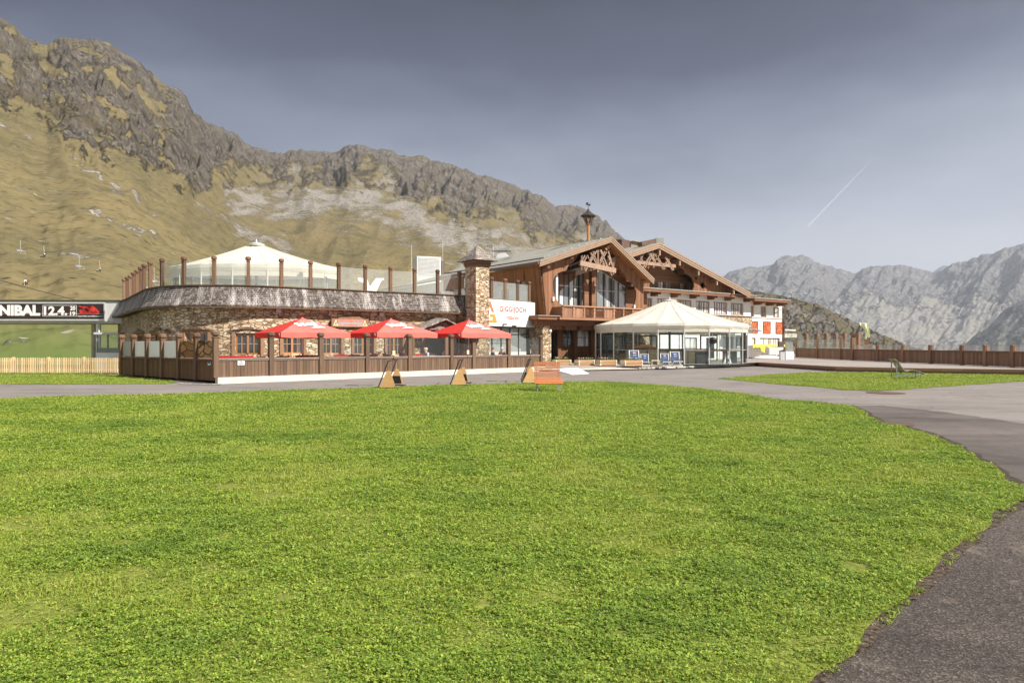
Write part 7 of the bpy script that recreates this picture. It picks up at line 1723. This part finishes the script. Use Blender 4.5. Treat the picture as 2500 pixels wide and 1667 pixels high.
# deck chairs and stool
def deck_chair(loc, rot, label, sc=1.0):
    q = empty('deck_chair', loc, label, 'deck chair', 'blue deck chairs in front of the tent', rot); q.scale = (sc, sc, sc)
    for s in (-1, 1):
        m = MB().rnd(); m.beam((s*.29, .18, .0), (s*.29, .30, .95) if False else (s*.29, .42, .92), .035, .05, (0, 1, 0)); m.build('back_rail', M['ink_white'], q, local=True)
        m = MB().rnd(); m.beam((s*.255, -.42, .30), (s*.255, .50, .02), .03, .045); m.build('seat_rail', M['ink_white'], q, local=True)
        m = MB().rnd(); m.beam((s*.29, -.40, .02), (s*.29, .2, .12), .03, .04); m.build('leg', M['ink_white'], q, local=True)
    for y_, z_ in ((.42, .90), (-.40, .30), (-.38, .04)): m = MB().rnd(); m.beam((-.30, y_, z_), (.30, y_, z_), .035, .035); m.build('crossbar', M['ink_white'], q, local=True)
    m = MB(); cur = [(.41, .92), (.34, .74), (.24, .55), (.10, .38), (-.08, .27), (-.26, .26), (-.40, .31)]
    vs = []; n = 6
    for y_, z_ in cur:
        for k in range(n+1): u = k/n; vs.append((-.25+.5*u, y_, z_-.02*math.sin(math.pi*u)))
    m.add(vs, [(i*(n+1)+k, i*(n+1)+k+1, (i+1)*(n+1)+k+1, (i+1)*(n+1)+k) for i in range(len(cur)-1) for k in range(n)]); m.build('fabric', M['blue'], q, local=True, smooth=True)
    # round emblem: red above, white wave, blue below
    def P(x_, s): # s 0..1 along the backrest from top
        y_ = float(np.interp(s, [0, .5, 1], [.41, .34, .24])); z_ = float(np.interp(s, [0, .5, 1], [.92, .74, .55])); return (x_, y_-.035, z_+.012)
    def disc(r, lo, hi, dz):
        pts = []; N_ = 20
        f = lambda x: .35*x if False else .28*x
        up_ = [(r*math.cos(a), r*math.sin(a)) for a in np.linspace(0, math.pi, 11)]; dn = [(r*math.cos(a), r*math.sin(a)) for a in np.linspace(math.pi, 2*math.pi, 11)]
        return up_, dn
    r = .095; cs = .50; tilt = .30
    def ring_pts(a0_, a1_, rr_): return [(rr_*math.cos(a), rr_*math.sin(a)) for a in np.linspace(a0_, a1_, 12)]
    for nm, pts, mt, lift in (('emblem_disc', ring_pts(0, 2*math.pi*.999, r*1.1), 'ink_white', 0), ('emblem_top', ring_pts(.45, math.pi+.35, r), 'ink_coral', .006), ('emblem_bottom', ring_pts(math.pi+.75, 2*math.pi+.05, r*.98), 'blue', .006)):
        m = MB(); pp = [Vector(P(x_, cs-z_*1.35))-Vector((0, .006+lift, 0)) for x_, z_ in pts]; c = sum(pp, Vector())/len(pp); m.add([c]+pp, [(0, k+1, (k+1) % len(pp)+1) for k in range(len(pp) if nm == 'emblem_disc' else len(pp)-1)]+([(0, len(pp), 1)] if nm != 'emblem_disc' else [])); m.build(nm, M[mt], q, local=True)
    v_, f_ = text_faces('pepsi', .02); m = MB(); m.add([Vector(P(-.10+.20*a, .92-.13*b_))-Vector((0, .012, 0)) for a, b_ in v_], f_); m.build('lettering', M['ink_white'], q, local=True)
for px_, d_, sc, rt_, lb in ((1552, 45.9, 1.12, R(6), 'blue deck chair with round red-white logo rising behind the rightmost planter'), (1575.5, 45.2, .86, R(-3), 'blue deck chair between the rightmost planter and the low stool'), (1625.5, 45.2, .90, R(2), 'blue deck chair just right of the low stool'), (1651.5, 45.3, 1.02, R(4), 'blue deck chair furthest right, in front of the white triangle stand')):
    deck_chair(((px_-HX)/FPX*d_, d_, .255), rt_, lb, sc)
d_ = 45.2; sx_ = (1600-HX)/FPX*d_; q = empty('low_stool', (sx_, d_, .255), 'low folding stool with beige cloth seat between the blue deck chairs', 'stool')
m = MB(); m.box(-.26, .26, -.2, .2, .34, .39); m.build('seat', M['canvas'], q, local=True)
for s in (-1, 1):
    for y_ in (-.18, .18): m = MB().rnd(); m.beam((s*.24, y_, .34), (-s*.02+s*.30, y_, 0), .03, .03); m.build('leg', M['ink_cream'], q, local=True)
# fire extinguisher behind the tent glass
p = W(1461, 880, 50.2); q = empty('fire_extinguisher', (p.x, p.y, DZ), 'small red fire extinguisher standing inside the left tent glass', 'extinguisher'); m = MB(); m.lathe((p.x, p.y, DZ), [(.08, 0), (.08, .42), (.03, .50), (.03, .56)], 10); m.build('bottle', M['ink_red'], q)

# ================================================================ left side: overpass, booth, picket fence, logs, cow, chairlift
ov = empty('overpass_bridge', (-38, 50, 0), 'pale grey enclosed overpass on round columns leading to the round restaurant', 'overpass')
OF = Fac((W(290, 0, 50).x, 50), (-1, -.03)); OF.n = Vector((-.03, -1)).normalized() if OF.n.y > 0 else OF.n
def orr(x0, x1, y0, y1, o=0): t1, t0 = OF.t(x0, o), OF.t(x1, o); c = (t0+t1)/2; return t0, t1, OF.z(c, y1, o), OF.z(c, y0, o)
t0, t1, z0, z1 = orr(-400, 292, 735, 785); z0, z1 = EYE+(HY-785)/FPX*50, EYE+(HY-735)/FPX*50
m = MB(); m.fbox(OF, -2.0, t1, z0, z1, -3.2, 0); m.build('box_girder', M['light_grey'], ov)
m = MB(); m.fbox(OF, -2.0, t1, z1+.003, z1+.07, -3.3, .1); m.build('roof_edge', M['dark_metal'], ov)
m = MB(); m.fbox(OF, -2.0, t1, z0-.14, z0-.003, -3.1, -.15); m.build('underside', M['concrete'], ov)
for x_, o_, mt in ((229, -2.6, 'concrete'), (240.5, -.5, 'white'), (-320, -.6, 'white'), (-340, -2.6, 'concrete')):
    t = OF.t(x_, o_); p = OF.pt(t, 0, o_); m = MB(); m.tube([(p.x, p.y, -.1), (p.x, p.y, z0-.15)], .17, 12); m.build('column', M[mt], ov)
m = MB(); m.fbox(OF, OF.t(318), OF.t(286), 0, z0+.4, -4.2, -1.0); m.build('stair_tower', M['white'], ov)
bt_ = empty('glass_booth', tuple(OF.pt(OF.t(262), 0, 1.0)), 'small glazed booth with white base under the overpass end', 'booth')
t0, t1 = OF.t(292, 1.2), OF.t(235, 1.2); za, zb, zc2, zd = [EYE+(HY-y_)/FPX*48.8 for y_ in (870, 861, 817, 811)]
m = MB(); m.fbox(OF, t0, t1, -.1, zb, -.4, 1.2); m.build('base', M['white'], bt_)
m = MB(); m.fbox(OF, t0, t1+.1, zc2+.02, zd, -.6, 1.35); m.build('roof', M['light_grey'], bt_)
m = MB()
for t in (t0, (t0+t1)/2, t1-.08): m.fbox(OF, t, t+.08, zb+.002, zc2+.018, 1.1, 1.19)
m.fbox(OF, t0, t1, zb+.002, zb+.35, 1.12, 1.17); m.build('frame', M['greenmetal'], bt_)
m = MB(); m.fbox(OF, t0+.05, t1-.05, zb+.36, zc2, 1.13, 1.15); m.build('pane', M['glass_milky'], bt_)
# banner
bnr = empty('banner', tuple(OF.pt(OF.t(0), z0, .1)), 'black event banner with white letters and date hung on the overpass', 'banner')
tb0, tb1 = OF.t(252.8, .06), OF.t(-330, .06); zb0_, zb1_ = EYE+(HY-778.5)/FPX*50, EYE+(HY-741.5)/FPX*50
m = MB(); m.fbox(OF, tb0-.12, tb1+.1, zb0_-.13, zb1_+.13, .005, .04); m.build('frame', M['alu'], bnr)
m = MB(); m.fbox(OF, tb0, tb1, zb0_, zb1_, .045, .06); m.build('cloth', M['banner'], bnr)
def otx(body, x0, x1, y0, y1, mat, bold=.02, nm='lettering'):
    ta, tb_ = OF.t(x0, .07), OF.t(x1, .07); za_2, zb_2 = EYE+(HY-y1)/FPX*50, EYE+(HY-y0)/FPX*50; m = MB(); letters(m, OF, body, ta, tb_, za_2, zb_2, .068, bold); m.build(nm, M[mat], bnr)
otx('HANNIBAL', -81, 98, 745, 771, 'ink_white', .055)
otx('12.4.', 107, 164, 748, 770, 'ink_white', .04); otx('20', 171, 184, 747.5, 758, 'ink_white', .04); otx('19', 171, 184, 760.5, 771, 'ink_white', .04)
otx('hannibal.soelden.com', 190, 250, 769.5, 773.5, 'ink_white', .01, 'small_lettering')
m = MB()
for x0, x1, y0, y1 in ((104, 187, 745.5, 746.3), (104, 187, 771.7, 772.5), (104, 104.8, 745.5, 772.5), (186.2, 187, 745.5, 772.5)):
    ta, tb_ = sorted((OF.t(x0, .07), OF.t(x1, .07))); m.fbox(OF, ta, tb_, EYE+(HY-y1)/FPX*50, EYE+(HY-y0)/FPX*50, .062, .07)
m.build('date_frame', M['ink_white'], bnr)
m = MB(); pp = [(190, 746), (212, 749), (226, 746), (236, 754), (243, 763), (230, 766), (196, 766), (193, 757), (205, 755)]; m.poly(OF, [[(OF.t(a, .065), EYE+(HY-b_)/FPX*50) for a, b_ in pp]], .061, .066); m.build('red_glow_shape', m_plain('red_print', (.55,.035,.03), .5, .3, var=.8, scale=2.5), bnr)
m = MB(); ta, tb_ = OF.t(252, .07), OF.t(-100, .07); zz_ = EYE+(HY-766)/FPX*50; m.fbox(OF, ta, tb_, zz_-.02, zz_+.02, .0605, .0615); m.build('red_stripe', M['ink_coral'], bnr)
# picket fence
pk = empty('picket_fence', (-20, 39.5, 0), 'pale new pine picket fence running left from the dark boards', 'fence')
PF = Fac((W(290, 0, 38.2).x, 38.2), (-1, .045)); PF.n = Vector((0, -1)); Lp = 24.0
def pr_z(y_, t): return EYE+(HY-y_)/FPX*PF.pt(t, 0).y
zt0, zbm = 1.7-(873-840)/FPX*38.6, .10
bay = 0
for i in range(9):
    a, b_ = i*2.05, (i+1)*2.05
    m = MB(); n = 16
    for k in range(n): c = a+(b_-a)*(k+.5)/n; m.rnd(); z_ = zt0+random.uniform(-.012, .012); m.poly(PF, [[(c-.036, zbm), (c+.036, zbm), (c+.036, z_-.03), (c+.018, z_), (c-.018, z_), (c-.036, z_-.03)]], .03, .055)
    m.build('picket_panel', M['paler'], pk)
    m = MB().rnd(); m.fbox(PF, a, b_, zt0-.20, zt0-.12, -.01, .029); m.fbox(PF, a, b_, zbm+.12, zbm+.20, -.01, .029); m.build('rails', M['paler'], pk)
    m = MB().rnd(); m.fbox(PF, a-.05, a+.05, 0, zt0+.05, -.115, -.012); m.build('post', M['paler'], pk)
# split log pile
lg = empty('log_pile', tuple(W(73, 840, 70)), 'low pile of grey split logs on the grassy slope under the overpass', 'log pile')
for k in range(7):
    a = W(42+random.uniform(0, 12)+(k % 2)*6, 825+(k//2)*4.2+(k % 2)*1.0, 66); b_ = a+Vector((2.4+random.uniform(-.3, .2), .3, -.28+random.uniform(-.05, .05))); m = MB().rnd(); m.tube([a, a.lerp(b_, .5)+Vector((0, 0, .02)), b_], .10, 7); m.build('log', M['rail'], lg)

# sampling the slope so that things stand on it
lm_px, lm_s, lm_x, lm_d, lm_z = LM
def slope_z(x_, y_):
    px_ = x_/y_*FPX+HX; j = int(np.clip(np.searchsorted(lm_px, px_), 1, len(lm_px)-1)); return float(np.interp(y_, lm_d[:, j], lm_z[:, j]))
def slope_hit(px_, py_):
    j = int(np.clip(np.searchsorted(lm_px, px_), 1, len(lm_px)-1)); yy = HY-(lm_z[:, j]-EYE)/lm_d[:, j]*FPX
    k = int(np.argmax(yy <= py_)); d_ = lm_d[k, j]; return Vector(((px_-HX)/FPX*d_, d_, lm_z[k, j]))
# cow grazing on the slope, seen head-on
pc_ = slope_hit(63, 700); kc = max(.6, min(1.35, (13.5/FPX*pc_.y)/1.45)); cw_ = empty('cow', tuple(pc_), 'white and dark brown patched cow standing on the golden slope above the banner', 'cow', None, R(25)); cw_.scale = (kc, kc, kc)
body = [[((0, .75, 1.10), .27), ((0, .35, 1.08), .33), ((0, -.15, 1.05), .36), ((0, -.60, 1.08), .29), ((0, -.85, 1.12), .20), ((0, -1.10, 1.05), .13), ((0, -1.28, .92), .12), ((0, -1.50, .68), .075)]]
for s in (-1, 1):
    body += [[((0, .75, 1.10), .27), ((s*.20, .72, .92), .15), ((s*.22, .62, .62), .09), ((s*.22, .80, .42), .06), ((s*.22, .76, .10), .05), ((s*.22, .72, .03), .06)],
             [((0, -.60, 1.08), .29), ((s*.18, -.60, .85), .13), ((s*.19, -.58, .50), .07), ((s*.19, -.62, .25), .05), ((s*.19, -.62, .04), .06)],
             [((0, -1.28, .92), .12), ((s*.10, -1.20, 1.02), .03), ((s*.24, -1.18, 1.02), .02)]]
body += [[((0, .75, 1.10), .27), ((0, 1.02, 1.20), .05), ((0, 1.12, .8), .025), ((0, 1.10, .45), .04)]]
mc, nt, b, _ = new_mat('patched_hide'); setb(b, .8, .2); nt.links.new(ramp(nt, noise(nt, coords(nt), 2.0, 2), [(.50, (.75,.70,.64)), (.53, (.09,.045,.03))]), b.inputs[0]); skin_mesh('body', body, mc, cw_, 1)
# chairlift: cables and hanging chairs
def P3(px_, py_, d_): return W(px_, py_, d_)
for nm, pts, lb in (('lift_cable', ((-60, 556, 92), (0, 571, 95), (160, 612, 103), (330, 655, 110), (460, 688, 116)), 'upper chairlift cable crossing the golden slope'), ('lift_cable', ((-60, 668, 60), (0, 684, 62), (100, 711, 66), (190, 734, 70), (260, 753, 74)), 'lower dark cable sloping down behind the banner'), ('lift_cable', ((-60, 552, 95), (0, 567, 98), (160, 607, 106), (330, 650, 113), (460, 683, 119)), 'second thin cable just above the upper chairlift cable')):
    m = MB(); m.tube([W(*p) for p in pts], .035 if pts[0][1] > 600 else .022, 6); o = m.build('lift_cable', M['dark_metal']); tagp(o, lb, 'cable', 'chairlift cables')
def lift_chair(px_, yt, yb, d_, flip, lb):
    a = W(px_, yt, d_); h = (yb-yt)/FPX*d_; s = h/3.3; q = empty('lift_chair', tuple(a), lb, 'chairlift chair', 'chairlift chairs hanging over the slope', R(20 if flip else -15)); q.scale = (s, s, s)
    m = MB(); m.tube([(0, 0, .05), (.0, 0, -.9), (.10, 0, -1.25), (.02, 0, -1.75), (.25, 0, -2.05)], .035, 6); m.build('hanger', M['alu'], q, local=True)
    m = MB(); m.box(-.1, .8, -.75, .75, -2.62, -2.55) if not flip else m.box(-.8, .1, -.75, .75, -2.62, -2.55); m.build('seat', M['dark_metal'] if flip else M['steel'], q, local=True)
    m = MB(); x_ = -.12 if not flip else .12; m.box(x_-.04, x_+.04, -.75, .75, -2.55, -2.05); m.build('backrest', M['dark_metal'] if flip else M['steel'], q, local=True)
    m = MB(); f = 1 if not flip else -1; m.tube([(f*-.1, .6, -2.3), (f*.5, .6, -2.3), (f*.85, .6, -3.0), (f*.85, -.6, -3.0), (f*.5, -.6, -2.3), (f*-.1, -.6, -2.3)], .03, 6); m.build('footrest_bar', M['alu'], q, local=True)
for px_, yt, yb, d_, fl_2, lb in ((49.5, 587, 623, 97, False, 'pale empty chairlift chair, leftmost over the golden slope'), (107, 600, 634, 100, True, 'chairlift chair with dark seat, second from the left'), (193, 624, 661, 104, False, 'pale empty chairlift chair, third from the left'), (243, 637, 669, 107, True, 'chairlift chair with dark seat just left of the roof posts'), (376, 654, 700, 113, False, 'pale chairlift chair seen between the first two roof terrace posts')):
    lift_chair(px_, yt, yb, d_, fl_2, lb)
# condensation trail high above the far range
a, b_ = W(1972, 553, 14000), W(2136, 383, 14500); m = MB()
m.tube([a, a.lerp(b_, .3), a.lerp(b_, .7), b_], [18, 15, 9, 3], 8); mct = bpy.data.materials.new('ice_trail'); mct.use_nodes = True; nt = mct.node_tree; nt.nodes.clear()
o_ = nt.nodes.new('ShaderNodeOutputMaterial'); d__ = nt.nodes.new('ShaderNodeBsdfDiffuse'); d__.inputs[0].default_value = (.9, .9, .92, 1); t__ = nt.nodes.new('ShaderNodeBsdfTransparent'); mx = nt.nodes.new('ShaderNodeMixShader'); mx.inputs[0].default_value = .11
nt.links.new(t__.outputs[0], mx.inputs[1]); nt.links.new(d__.outputs[0], mx.inputs[2]); nt.links.new(mx.outputs[0], o_.inputs[0])
tagp(m.build('contrail', mct), 'thin white aircraft condensation trail in the right of the sky', 'contrail', kind='stuff')
# haze: one closed box of even air round everything
hz_ = MB(); hz_.box(-3000, 9500, -120, 11600, -800, 1000)
mh_ = bpy.data.materials.new('air'); mh_.use_nodes = True; nt = mh_.node_tree; nt.nodes.clear(); o_ = nt.nodes.new('ShaderNodeOutputMaterial'); pv = nt.nodes.new('ShaderNodeVolumePrincipled')
pv.inputs['Color'].default_value = (.66, .71, .82, 1); pv.inputs['Density'].default_value = HAZE if 'HAZE' in globals() else 1.0e-4; pv.inputs['Anisotropy'].default_value = .2
nt.links.new(pv.outputs[0], o_.inputs['Volume'])
ho = hz_.build('haze', mh_); ho['kind'] = 'stuff'; ho['label'] = 'pale mountain air that fades the far range'
